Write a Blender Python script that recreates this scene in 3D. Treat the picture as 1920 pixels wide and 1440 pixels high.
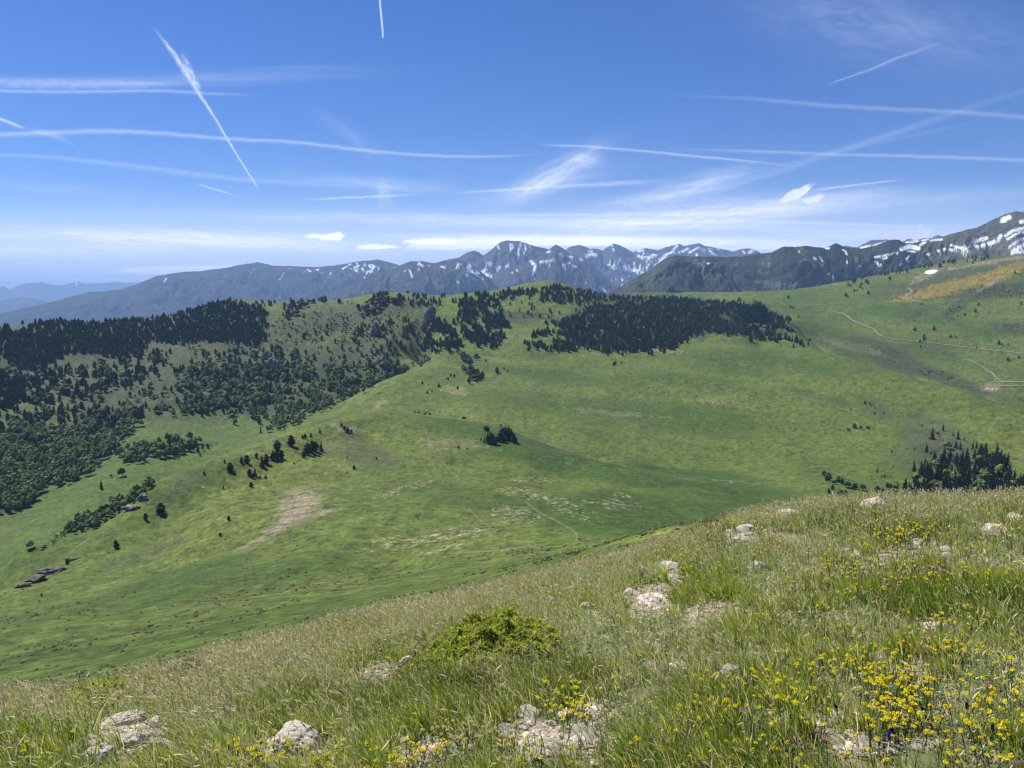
import bpy, math, random
import numpy as np
from math import radians, sin, cos, pi

# ------------------------------------------------------------------ camera, sky, sun, exposure
for ob in list(bpy.data.objects):
    bpy.data.objects.remove(ob)
scene = bpy.context.scene
ROOT = scene.collection
FPX = 1440.0
PITCH = -math.atan(160.0 / FPX)
SP, CP = math.sin(PITCH), math.cos(PITCH)

cam_data = bpy.data.cameras.new("camera")
cam_data.sensor_width = 36.0
cam_data.lens = 36.0 * FPX / 1920.0
cam_data.clip_start = 0.05
cam_data.clip_end = 400000.0
cam = bpy.data.objects.new("camera", cam_data)
cam.rotation_euler = (pi / 2 + PITCH, 0, 0)
ROOT.objects.link(cam)
scene.camera = cam

SUN_EL, SUN_AZ = 51.0, -48.0        # azimuth measured clockwise from the view direction (+Y)
world = bpy.data.worlds.new("World")
scene.world = world
world.use_nodes = True
wt = world.node_tree
bg = wt.nodes["Background"]
sky = wt.nodes.new("ShaderNodeTexSky")
sky.sky_type = 'NISHITA'
sky.sun_disc = False
sky.sun_elevation = radians(SUN_EL)
sky.sun_rotation = radians(SUN_AZ)
sky.altitude = 2300
sky.air_density = 1.0
sky.dust_density = 0.25
sky.ozone_density = 4.5
hs = wt.nodes.new("ShaderNodeHueSaturation")
hs.inputs["Hue"].default_value = 0.514
hs.inputs["Saturation"].default_value = 1.25
hs.inputs["Value"].default_value = 0.98
wt.links.new(sky.outputs[0], hs.inputs["Color"])
wt.links.new(hs.outputs[0], bg.inputs[0])
bg.inputs[1].default_value = 0.073

sun_data = bpy.data.lights.new("sun", 'SUN')
sun_data.energy = 5.0
sun_data.angle = radians(0.53)
sun_data.color = (1.0, 0.965, 0.90)
sun = bpy.data.objects.new("sun", sun_data)
az, el = radians(SUN_AZ), radians(SUN_EL)
sdir = (cos(el) * sin(az), cos(el) * cos(az), sin(el))
from mathutils import Vector
sun.rotation_euler = Vector(sdir).to_track_quat('Z', 'Y').to_euler()
sun.location = (-60, 60, 200)
ROOT.objects.link(sun)

scene.view_settings.view_transform = 'Standard'
scene.view_settings.look = 'None'
scene.view_settings.exposure = 0.70
scene.view_settings.gamma = 1.0
scene.cycles.max_bounces = 6
scene.cycles.diffuse_bounces = 2
scene.cycles.glossy_bounces = 1
scene.cycles.transmission_bounces = 2
scene.cycles.transparent_max_bounces = 12
scene.cycles.volume_bounces = 1
scene.cycles.use_denoising = True
scene.cycles.use_adaptive_sampling = False
scene.cycles.pixel_filter_type = 'BLACKMAN_HARRIS'
scene.cycles.filter_width = 1.35

# ------------------------------------------------------------------ helpers
def pix_dir(u, v):
    x = (np.asarray(u, float) - 960.0) / FPX
    y = (720.0 - np.asarray(v, float)) / FPX
    dx = x
    dy = CP - y * SP
    dz = SP + y * CP
    h = np.hypot(dx, dy)
    return np.arctan2(dx, dy), dz / h          # azimuth, tan(elevation)

def project(x, y, z):
    f = y * CP + z * SP
    up = -y * SP + z * CP
    f = np.where(f < 1e-3, 1e-3, f)
    return 960.0 + FPX * x / f, 720.0 - FPX * up / f

def _hash(ix, iy, seed):
    n = (ix.astype(np.int64) * 374761393 + iy.astype(np.int64) * 668265263 + seed * 974634777) & 0x7fffffff
    n = ((n ^ (n >> 13)) * 1274126177) & 0x7fffffff
    n = n ^ (n >> 16)
    return (n & 0xffffff).astype(np.float64) / 0xffffff

def vnoise(x, y, seed=0):
    """gradient noise in [-1, 1]"""
    x = np.asarray(x, float); y = np.asarray(y, float)
    x0 = np.floor(x); y0 = np.floor(y)
    fx = x - x0; fy = y - y0
    ux = fx * fx * fx * (fx * (fx * 6 - 15) + 10)
    uy = fy * fy * fy * (fy * (fy * 6 - 15) + 10)
    def g(ix, iy, dx, dy):
        a = _hash(ix, iy, seed) * 2 * pi
        return np.cos(a) * dx + np.sin(a) * dy
    n00 = g(x0, y0, fx, fy); n10 = g(x0 + 1, y0, fx - 1, fy)
    n01 = g(x0, y0 + 1, fx, fy - 1); n11 = g(x0 + 1, y0 + 1, fx - 1, fy - 1)
    return 1.45 * ((n00 * (1 - ux) + n10 * ux) * (1 - uy) + (n01 * (1 - ux) + n11 * ux) * uy)

def fbm(x, y, octv=4, seed=0, gain=0.5, lac=2.03):
    s = 0; a = 1.0; t = 0
    for i in range(octv):
        s = s + a * vnoise(x * lac ** i + 17.3 * i, y * lac ** i - 9.1 * i, seed + i)
        t += a; a *= gain
    return s / t

def ridged(x, y, octv=4, seed=0, gain=0.5):
    s = 0; a = 1.0; t = 0; w = 1.0
    for i in range(octv):
        n = (1 - np.abs(vnoise(x * 2.03 ** i + 7.7 * i, y * 2.03 ** i + 3.1 * i, seed + i))) ** 2 * w
        s = s + a * n; t += a; a *= gain
        w = np.clip(n * 1.6, 0, 1)
    return s / t

def sstep(a, b, x):
    t = np.clip((x - a) / (b - a), 0, 1)
    return t * t * (3 - 2 * t)

def lin(c):      # sRGB 0..255 -> linear
    c = np.asarray(c, float) / 255.0
    return np.where(c <= 0.04045, c / 12.92, ((c + 0.055) / 1.055) ** 2.4)

def tag(o, label=None, cat=None, group=None, kind=None):
    if label: o["label"] = label
    if cat: o["category"] = cat
    if group: o["group"] = group
    if kind: o["kind"] = kind
    return o

def mesh_np(name, V, F, mat=None, col=None, smooth=True, attrs=None):
    """V (n,3), F (m,3|4) int array or list of such arrays"""
    Fs = F if isinstance(F, list) else [F]
    Fs = [np.asarray(f, np.int32) for f in Fs if len(f)]
    me = bpy.data.meshes.new(name)
    nl = sum(f.size for f in Fs); nf = sum(len(f) for f in Fs)
    me.vertices.add(len(V)); me.vertices.foreach_set("co", np.ascontiguousarray(V, np.float32).ravel())
    me.loops.add(nl); me.loops.foreach_set("vertex_index", np.concatenate([f.ravel() for f in Fs]))
    me.polygons.add(nf)
    tot = np.concatenate([np.full(len(f), f.shape[1], np.int32) for f in Fs])
    st = np.concatenate([[0], np.cumsum(tot)[:-1]]).astype(np.int32)
    me.polygons.foreach_set("loop_start", st)
    me.polygons.foreach_set("use_smooth", np.full(nf, smooth))
    me.update(calc_edges=True)
    if col is not None:
        a = me.color_attributes.new("Col", 'FLOAT_COLOR', 'POINT')
        c = np.ones((len(V), 4), np.float32); c[:, :3] = col
        a.data.foreach_set("color", c.ravel())
    for k, arr in (attrs or {}).items():
        a = me.attributes.new(k, 'FLOAT', 'POINT')
        a.data.foreach_set("value", np.ascontiguousarray(arr, np.float32))
    if mat: me.materials.append(mat)
    return me

def link(name, me, parent=None):
    o = bpy.data.objects.new(name, me)
    ROOT.objects.link(o)
    if parent: o.parent = parent
    return o

def grid_faces(nr, nc):
    i = np.arange(nr * nc).reshape(nr, nc)
    return np.stack([i[:-1, :-1].ravel(), i[:-1, 1:].ravel(), i[1:, 1:].ravel(), i[1:, :-1].ravel()], 1)

class Acc:
    """collects vertices, triangles and colours of many small pieces of ONE mesh"""
    def __init__(s): s.V = []; s.F = []; s.C = []; s.n = 0
    def add(s, V, F, C):
        V = np.asarray(V, float); F = np.asarray(F, int)
        s.V.append(V); s.F.append(F + s.n)
        C = np.asarray(C, float)
        s.C.append(np.broadcast_to(C, V.shape).copy()); s.n += len(V)
    def tile(s, V, F, C, pos, scl, rot, tint=None):
        """copies of a small mesh at pos (n,3), scale (n,) or (n,3), z-rotation (n,), colour multiplier tint (n,3)"""
        n = len(pos); m = len(V)
        scl = np.asarray(scl, float)
        if scl.ndim == 1: scl = np.repeat(scl[:, None], 3, 1)
        c, si = np.cos(rot)[:, None], np.sin(rot)[:, None]
        W = V[None] * scl[:, None, :]
        X = W[..., 0] * c - W[..., 1] * si; Y = W[..., 0] * si + W[..., 1] * c
        P = np.stack([X, Y, W[..., 2]], 2) + np.asarray(pos)[:, None, :]
        CC = np.broadcast_to(C, (m, 3))[None] * (np.ones((n, 1, 3)) if tint is None else np.asarray(tint)[:, None, :])
        FF = (F[None] + (np.arange(n) * m)[:, None, None]).reshape(-1, F.shape[1])
        s.add(P.reshape(-1, 3), FF, CC.reshape(-1, 3))
    def mesh(s, name, mat, smooth=False):
        ks = sorted({f.shape[1] for f in s.F})
        return mesh_np(name, np.concatenate(s.V), [np.concatenate([f for f in s.F if f.shape[1] == k]) for k in ks],
                       mat, np.concatenate(s.C), smooth)

# ------------------------------------------------------------------ materials
def new_mat(name):
    m = bpy.data.materials.new(name); m.use_nodes = True
    nt = m.node_tree; nt.nodes.clear()
    out = nt.nodes.new("ShaderNodeOutputMaterial")
    return m, nt, out

def attr_col(nt, name="Col"):
    a = nt.nodes.new("ShaderNodeAttribute"); a.attribute_name = name
    return a.outputs["Color"]

def math_node(nt, op, a, b=None, c=None):
    n = nt.nodes.new("ShaderNodeMath"); n.operation = op
    for i, x in enumerate((a, b, c)):
        if x is None: continue
        if isinstance(x, (int, float)): n.inputs[i].default_value = x
        else: nt.links.new(x, n.inputs[i])
    return n.outputs[0]

def noise_node(nt, scale, detail=4, rough=0.6, coord=None, vscale=None):
    tc = nt.nodes.new("ShaderNodeTexCoord")
    src = tc.outputs["Object"]
    if vscale:
        mp = nt.nodes.new("ShaderNodeMapping"); mp.inputs["Scale"].default_value = vscale
        nt.links.new(src, mp.inputs[0]); src = mp.outputs[0]
    n = nt.nodes.new("ShaderNodeTexNoise")
    n.inputs["Scale"].default_value = scale; n.inputs["Detail"].default_value = detail
    n.inputs["Roughness"].default_value = rough
    nt.links.new(src, n.inputs["Vector"])
    return n.outputs["Fac"]

def mul_col(nt, col, fac):
    m = nt.nodes.new("ShaderNodeVectorMath"); m.operation = 'SCALE'
    nt.links.new(col, m.inputs[0]); nt.links.new(fac, m.inputs["Scale"])
    return m.outputs[0]

def land_mat(name, scales, amp, bump_scale, bump_dist, rough=0.9, bump_strength=0.6):
    """vertex-painted ground colour, broken up by several octaves of noise, plus bump"""
    m, nt, out = new_mat(name)
    col = attr_col(nt)
    f = None
    for s, a, vs in scales:
        n = noise_node(nt, s, 5, 0.65, vscale=vs)
        t = math_node(nt, 'MULTIPLY_ADD', n, 2 * a, 1 - a)
        f = t if f is None else math_node(nt, 'MULTIPLY', f, t)
    col = mul_col(nt, col, f)
    b = nt.nodes.new("ShaderNodeBump")
    b.inputs["Strength"].default_value = bump_strength; b.inputs["Distance"].default_value = bump_dist
    nt.links.new(noise_node(nt, bump_scale, 6, 0.7), b.inputs["Height"])
    p = nt.nodes.new("ShaderNodeBsdfPrincipled")
    p.inputs["Roughness"].default_value = rough; p.inputs["Specular IOR Level"].default_value = 0.15
    nt.links.new(col, p.inputs["Base Color"]); nt.links.new(b.outputs[0], p.inputs["Normal"])
    nt.links.new(p.outputs[0], out.inputs[0])
    return m

def leaf_mat(name, transl=0.4, rough=0.6, spec=0.2, noise=None, tmul=(1.0, 1.0, 1.0)):
    m, nt, out = new_mat(name)
    col = attr_col(nt)
    if noise:
        n = noise_node(nt, noise[0], 3, 0.6)
        col = mul_col(nt, col, math_node(nt, 'MULTIPLY_ADD', n, 2 * noise[1], 1 - noise[1]))
    p = nt.nodes.new("ShaderNodeBsdfPrincipled")
    p.inputs["Roughness"].default_value = rough; p.inputs["Specular IOR Level"].default_value = spec
    nt.links.new(col, p.inputs["Base Color"])
    if transl > 0:
        t = nt.nodes.new("ShaderNodeBsdfTranslucent")
        mm = nt.nodes.new("ShaderNodeVectorMath"); mm.operation = 'MULTIPLY'
        nt.links.new(col, mm.inputs[0]); mm.inputs[1].default_value = tmul
        nt.links.new(mm.outputs[0], t.inputs[0])
        mx = nt.nodes.new("ShaderNodeMixShader"); mx.inputs[0].default_value = transl
        nt.links.new(p.outputs[0], mx.inputs[1]); nt.links.new(t.outputs[0], mx.inputs[2])
        nt.links.new(mx.outputs[0], out.inputs[0])
    else:
        nt.links.new(p.outputs[0], out.inputs[0])
    return m

class TPS:
    def __init__(s, X, Y, Z, lam=1e-4):
        s.X, s.Y = np.asarray(X, float), np.asarray(Y, float)
        n = len(s.X)
        K = s.k(s.X[:, None] - s.X[None], s.Y[:, None] - s.Y[None]) + lam * np.eye(n)
        P = np.stack([np.ones(n), s.X, s.Y], 1)
        A = np.zeros((n + 3, n + 3)); A[:n, :n] = K; A[:n, n:] = P; A[n:, :n] = P.T
        w = np.linalg.solve(A, np.concatenate([Z, np.zeros(3)]))
        s.w, s.a = w[:n], w[n:]
    @staticmethod
    def k(dx, dy):
        r2 = dx * dx + dy * dy + 1e-12
        return 0.5 * r2 * np.log(r2)
    def __call__(s, x, y):
        x = np.asarray(x, float); sh = x.shape
        x = x.ravel(); y = np.asarray(y, float).ravel()
        o = np.empty(len(x))
        for i in range(0, len(x), 4000):
            xx, yy = x[i:i + 4000], y[i:i + 4000]
            o[i:i + 4000] = s.k(xx[:, None] - s.X, yy[:, None] - s.Y) @ s.w + s.a[0] + s.a[1] * xx + s.a[2] * yy
        return o.reshape(sh)

def in_poly(px, py, poly):
    poly = np.asarray(poly, float); inside = np.zeros(np.shape(px), bool)
    j = len(poly) - 1
    for i in range(len(poly)):
        xi, yi = poly[i]; xj, yj = poly[j]
        c = ((yi > py) != (yj > py)) & (px < (xj - xi) * (py - yi) / (yj - yi + 1e-9) + xi)
        inside ^= c; j = i
    return inside

def seg_dist(px, py, pts):
    """distance in pixels to a polyline and the arc position 0..1 of the closest point"""
    d = np.full(np.shape(px), 1e9); pos = np.zeros(np.shape(px))
    pts = np.asarray(pts, float); L = np.hypot(*(pts[1:] - pts[:-1]).T); tot = L.sum(); acc = 0
    for k in range(len(pts) - 1):
        ax, ay = pts[k]; bx, by = pts[k + 1]
        t = np.clip(((px - ax) * (bx - ax) + (py - ay) * (by - ay)) / (L[k] ** 2 + 1e-9), 0, 1)
        dd = np.hypot(px - ax - t * (bx - ax), py - ay - t * (by - ay))
        m = dd < d
        d = np.where(m, dd, d); pos = np.where(m, (acc + t * L[k]) / tot, pos); acc += L[k]
    return d, pos
# ------------------------------------------------------------------ the hills between 28 m and 2.8 km: survey points
CP_ = []      # (u, v, r)
def pts(s, drop=None, back=1.13):
    for a in s:
        CP_.append(a)
        if drop is not None:
            CP_.append((a[0], a[1] + drop, a[2] * back))
# hidden drop just below the hill top we stand on
EDGE = [(-600, 1405), (-300, 1345), (0, 1298), (200, 1272), (300, 1248), (400, 1216), (500, 1190), (600, 1165), (700, 1143), (800, 1124), (900, 1106),
        (1000, 1082), (1100, 1062), (1180, 1045), (1250, 1010), (1330, 985), (1400, 968), (1500, 950), (1600, 942), (1700, 938), (1800, 936), (1920, 934), (2200, 925), (2600, 930)]
EDU = np.array([e[0] for e in EDGE], float); EDV = np.array([e[1] for e in EDGE], float)
EDR = np.interp(EDU, [-600, 0, 400, 900, 1300, 1600, 1920, 2600], [4.5, 6.3, 7.2, 8.2, 9.8, 11, 12, 13])
for u, v in zip(EDU, EDV):
    for r, dv in ((16, 75), (24, 105), (36, 105)):
        CP_.append((u, v + dv, r))
# near slope
pts([(-500, 1400, 90), (0, 1296, 80), (200, 1262, 80), (400, 1215, 80), (600, 1165, 78), (800, 1122, 75), (1000, 1074, 68), (1100, 1042, 62),
     (-500, 1380, 120), (0, 1262, 110), (200, 1225, 110), (400, 1180, 110), (600, 1140, 110), (800, 1102, 105)])
pts([(1180, 1014, 62), (1270, 990, 60), (1350, 984, 60)], 14, 1.5)
pts([(1000, 1056, 110), (1090, 1034, 95)], 6, 1.3)
pts([(1450, 1000, 70), (1600, 1010, 70), (1750, 1020, 80), (1920, 1030, 90), (2400, 1030, 90), (1400, 1000, 160), (1600, 1000, 170), (1920, 1000, 180), (2400, 980, 180),
     (1500, 975, 330), (1700, 965, 350), (1920, 960, 360), (2400, 940, 360)])
pts([(-500, 1300, 170), (0, 1186, 165), (200, 1158, 168), (400, 1126, 175), (600, 1096, 185), (760, 1080, 195)], 3, 1.18)
# gully behind it
pts([(-500, 1270, 260), (0, 1160, 265), (150, 1128, 275), (300, 1092, 290), (400, 1050, 305), (470, 1005, 330), (540, 960, 370), (600, 925, 410)])
pts([(150, 1145, 215), (350, 1102, 235), (600, 1070, 240), (800, 1050, 240), (1000, 1022, 235), (1150, 1002, 240), (500, 1040, 290), (650, 1000, 300), (800, 1000, 300), (950, 990, 290), (1100, 985, 290)])
# spur ridge facing us, its crest hides the valley
pts([(-500, 1180, 330), (-200, 1150, 345), (0, 1108, 360), (50, 1085, 370), (100, 1058, 385), (150, 1022, 400), (200, 985, 420), (250, 945, 440), (300, 902, 462), (350, 880, 480),
     (400, 860, 500), (450, 843, 522), (500, 826, 548), (550, 808, 580), (600, 796, 615), (650, 782, 655)], 46, 1.17)
pts([(700, 770, 690), (740, 768, 700), (790, 778, 690), (850, 786, 680), (900, 793, 668), (960, 808, 650), (1020, 830, 622), (1080, 852, 596), (1140, 868, 572), (1200, 882, 545), (1260, 896, 520)], 7, 1.11)
pts([(200, 1040, 370), (300, 980, 410), (350, 940, 430), (400, 960, 390), (400, 905, 460), (500, 900, 465), (500, 860, 505), (600, 870, 500), (600, 830, 560), (700, 870, 500), (700, 815, 590),
     (700, 930, 405), (800, 930, 400), (800, 870, 490), (800, 820, 580), (900, 900, 440), (900, 850, 540), (900, 960, 345), (1000, 930, 400), (1000, 880, 490), (1020, 850, 560), (1100, 950, 360), (1200, 950, 375), (1300, 965, 370), (1400, 960, 390), (1150, 895, 490), (1060, 882, 520)])
pts([(1050, 913, 445), (1110, 908, 448), (1180, 916, 450), (1250, 921, 450), (1300, 918, 450), (1350, 926, 445), (1420, 940, 440)])
# the broad hill
pts([(1100, 875, 640), (1200, 895, 590), (1300, 905, 560), (1400, 915, 540), (1500, 925, 545), (1600, 930, 565), (1750, 935, 600), (1920, 935, 620), (2400, 930, 620),
     (900, 780, 790), (1000, 800, 770), (1100, 820, 740), (1200, 840, 720), (1300, 850, 720), (1400, 860, 710), (1500, 860, 715), (1600, 860, 720), (1750, 870, 730), (1920, 880, 740), (2400, 860, 760),
     (640, 768, 900), (760, 745, 880), (880, 745, 890), (1000, 750, 900), (1150, 760, 900), (1300, 770, 900), (1450, 775, 900), (1600, 785, 890), (1750, 805, 870), (1920, 825, 860), (2400, 820, 860),
     (880, 700, 1060), (1000, 700, 1080), (1150, 700, 1090), (1300, 700, 1090), (1450, 700, 1080), (1600, 715, 1040), (1750, 750, 980),
     (860, 668, 1200), (950, 660, 1230), (1060, 664, 1230), (1200, 662, 1240), (1300, 650, 1260), (1400, 655, 1240)])
pts([(588, 788, 860), (640, 757, 960), (674, 740, 1000), (707, 723, 1045), (750, 706, 1100), (790, 688, 1160)], 13, 1.08)
pts([(812, 662, 1240), (830, 650, 1260)])
pts([(1430, 640, 1330), (1480, 643, 1300), (1520, 650, 1270), (1600, 672, 1190), (1700, 701, 1110), (1800, 728, 1040), (1920, 767, 970), (2100, 820, 900), (2400, 850, 900)], 26, 1.16)
# valley meadow and its wooded far side, up to the skyline
pts([(-500, 1130, 560), (0, 1080, 560), (50, 1030, 590), (100, 985, 630), (150, 950, 670), (200, 905, 730), (250, 872, 790), (300, 850, 840), (350, 838, 880), (400, 822, 930), (450, 806, 970), (500, 797, 990), (560, 786, 1010), (620, 768, 1050),
     (-500, 1010, 700), (0, 985, 700), (60, 960, 720), (120, 920, 770), (180, 880, 830), (240, 830, 900), (300, 812, 950), (400, 800, 1000),
     (-500, 850, 900), (0, 860, 880), (100, 840, 930), (200, 800, 1010), (350, 770, 1060), (500, 765, 1080), (600, 745, 1120), (680, 725, 1150),
     (-500, 760, 1080), (0, 760, 1080), (150, 750, 1110), (300, 730, 1150), (450, 710, 1190), (600, 690, 1220), (720, 680, 1230), (775, 675, 1230),
     (-500, 690, 1280), (0, 690, 1280), (150, 680, 1300), (300, 665, 1320), (450, 645, 1350), (600, 630, 1360), (700, 625, 1360), (780, 628, 1345),
     (0, 650, 1400), (150, 640, 1420), (300, 625, 1440), (450, 600, 1460), (600, 592, 1460), (720, 580, 1450), (800, 595, 1415)])
pts([(-500, 660, 1520), (-100, 630, 1540), (0, 616, 1560), (80, 612, 1560), (150, 609, 1570), (230, 606, 1570), (310, 598, 1570), (370, 583, 1570), (400, 573, 1570), (430, 569, 1570), (480, 574, 1560), (540, 575, 1550), (600, 572, 1540),
     (660, 569, 1530), (700, 560, 1520), (730, 557, 1520), (790, 560, 1530), (850, 562, 1540), (900, 556, 1580), (960, 551, 1620), (1000, 541, 1660), (1035, 537, 1680), (1075, 543, 1690), (1120, 552, 1700), (1200, 556, 1700), (1270, 560, 1690),
     ], 34, 1.22)
pts([(1350, 566, 1660), (1420, 578, 1600), (1465, 594, 1530)], 9, 1.12)
pts([(1490, 616, 1440), (1490, 600, 1700)])
pts([(900, 610, 1400), (960, 600, 1430), (960, 575, 1510), (1050, 620, 1350), (1050, 590, 1450), (1050, 565, 1540), (1200, 630, 1340), (1200, 600, 1450), (1200, 575, 1580), (1330, 615, 1400), (1330, 590, 1500), (1420, 610, 1440), (860, 640, 1290), (860, 590, 1430)])
# right-hand mountainside
pts([(1560, 662, 1500), (1640, 684, 1430), (1720, 704, 1360), (1800, 727, 1290), (1870, 745, 1240), (1920, 770, 1200), (2400, 800, 1150),
     (1520, 640, 1590), (1600, 640, 1600), (1700, 660, 1540), (1800, 680, 1480), (1920, 690, 1450), (1920, 725, 1330), (2400, 700, 1400),
     (1540, 605, 1780), (1650, 600, 1780), (1750, 610, 1730), (1850, 620, 1680), (1950, 620, 1670), (2400, 600, 1700),
     (1380, 565, 2060), (1450, 570, 2000), (1550, 570, 1990), (1650, 560, 2010), (1750, 565, 1950), (1850, 565, 1920), (1950, 560, 1930), (2400, 520, 2000),
     (1700, 530, 2160), (1800, 525, 2140), (1920, 515, 2150)])
pts([(1150, 553, 2250), (1240, 549, 2270), (1300, 548, 2280), (1400, 546, 2300), (1480, 542, 2320), (1560, 532, 2350), (1620, 522, 2380), (1680, 510, 2400), (1740, 499, 2400), (1800, 490, 2400), (1860, 483, 2400), (1920, 479, 2400), (2100, 462, 2420), (2400, 440, 2450)], 60, 1.16)
# ground behind the skyline (unseen): falls away
for u in (-500, -100, 200, 500, 800, 1000): CP_.append((u, 760, 2300)); CP_.append((u, 800, 2900))
for u in (1200, 1500, 1800, 2100, 2400): CP_.append((u, 700, 3050))

cu, cv, cr = np.array(CP_, float).T
cth, ct = pix_dir(cu, cv)
KTH = 2.6
far_tps = TPS(cth * KTH, np.log(cr), ct, 2e-5)

TH0, TH1 = radians(-52), radians(52)
TMIN, TMAX = radians(-50), radians(50)
R0, R1 = 12.0, 3150.0

def relief(x, y, r):
    """metres of natural unevenness added to the surveyed surface"""
    a = np.clip(r / 400.0, 0.04, 1.0)
    n = 4.5 * a * fbm(x / 130.0, y / 130.0, 3, 5)
    n = n + 1.3 * np.clip(r / 260.0, 0.08, 1) * fbm(x / 26.0, y / 26.0, 4, 9, 0.55)
    return n * sstep(20, 90, r)

def far_t(th, r):
    thc = np.clip(th, TMIN, TMAX)
    return far_tps(thc * KTH, np.log(r))

# coarse evaluation grid, then everything interpolates from it
GN, GM = 430, 640
g_th = np.linspace(TH0, TH1, GN); g_lr = np.linspace(math.log(R0), math.log(R1), GM)
GT = far_t(np.repeat(g_th[None], GM, 0), np.exp(np.repeat(g_lr[:, None], GN, 1)))      # (GM, GN)

def bilin(G, fx, fy):
    fx = np.clip(fx, 0, G.shape[1] - 1.001); fy = np.clip(fy, 0, G.shape[0] - 1.001)
    x0 = fx.astype(int); y0 = fy.astype(int); a = fx - x0; b = fy - y0
    return (G[y0, x0] * (1 - a) + G[y0, x0 + 1] * a) * (1 - b) + (G[y0 + 1, x0] * (1 - a) + G[y0 + 1, x0 + 1] * a) * b

def far_z(x, y):
    r = np.hypot(x, y); th = np.arctan2(x, y)
    t = bilin(GT, (th - TH0) / (TH1 - TH0) * (GN - 1), (np.log(np.maximum(r, R0)) - g_lr[0]) / (g_lr[-1] - g_lr[0]) * (GM - 1))
    return t * r + relief(x, y, r)

# final polar sheet
NC, NR = 1180, 900
cth1 = np.concatenate([np.linspace(TH0, radians(-36), 60)[:-1], np.linspace(radians(-36), radians(36), NC - 118), np.linspace(radians(36), TH1, 60)[1:]])
NC = len(cth1)
lr1 = np.linspace(math.log(27.0), math.log(R1), NR)
TH, RR = np.meshgrid(cth1, np.exp(lr1))
FX, FY = RR * np.sin(TH), RR * np.cos(TH)
FZ = far_z(FX, FY)
FT = FZ / RR
FU, FV = project(FX, FY, FZ)

def hit(u, v, rmin=30.0, rmax=3000.0):
    """first point of the hills met by the sight line of a survey pixel -> x, y, z, r (nan if none)"""
    u = np.atleast_1d(np.asarray(u, float)); v = np.atleast_1d(np.asarray(v, float))
    th, t = pix_dir(u, v)
    out = np.full((len(u), 4), np.nan)
    ci = np.searchsorted(cth1, th)
    for k in range(len(u)):
        c = min(max(ci[k], 1), NC - 1); a = (th[k] - cth1[c - 1]) / (cth1[c] - cth1[c - 1])
        col = FT[:, c - 1] * (1 - a) + FT[:, c] * a
        r = RR[:, 0]
        m = np.where((col >= t[k]) & (r >= rmin) & (r <= rmax))[0]
        if len(m) == 0: continue
        i = m[0]
        rr = r[i]
        if i > 0 and col[i - 1] < t[k]:
            f = (t[k] - col[i - 1]) / (col[i] - col[i - 1] + 1e-12); rr = r[i - 1] + f * (r[i] - r[i - 1])
        x, y = rr * math.sin(th[k]), rr * math.cos(th[k])
        out[k] = (x, y, 0, rr)
    ok = ~np.isnan(out[:, 0])
    out[ok, 2] = far_z(out[ok, 0], out[ok, 1])
    return out

# ------------------------------------------------------------------ colour of the hills (albedo)
def mix(c, tgt, m):
    return c * (1 - m[..., None]) + np.asarray(tgt) * m[..., None]

GRASS = np.array((0.085, 0.114, 0.020)); LUSH = np.array((0.040, 0.074, 0.011)); YEL = np.array((0.116, 0.136, 0.026))
DRY = np.array((0.145, 0.138, 0.062)); HEATH = np.array((0.050, 0.056, 0.028)); EARTH = np.array((0.25, 0.205, 0.14)); BROOM = np.array((0.25, 0.18, 0.028))
ROCKC = np.array((0.17, 0.16, 0.155)); DARKG = np.array((0.05, 0.075, 0.028))

def blob(U, V, u0, v0, ru, rv, ang=0, soft=0.5):
    a = radians(ang); dx = U - u0; dy = V - v0
    p = (dx * cos(a) + dy * sin(a)) / ru; q = (-dx * sin(a) + dy * cos(a)) / rv
    d = np.sqrt(p * p + q * q)
    return 1 - sstep(1 - soft, 1 + soft, d)

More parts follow.
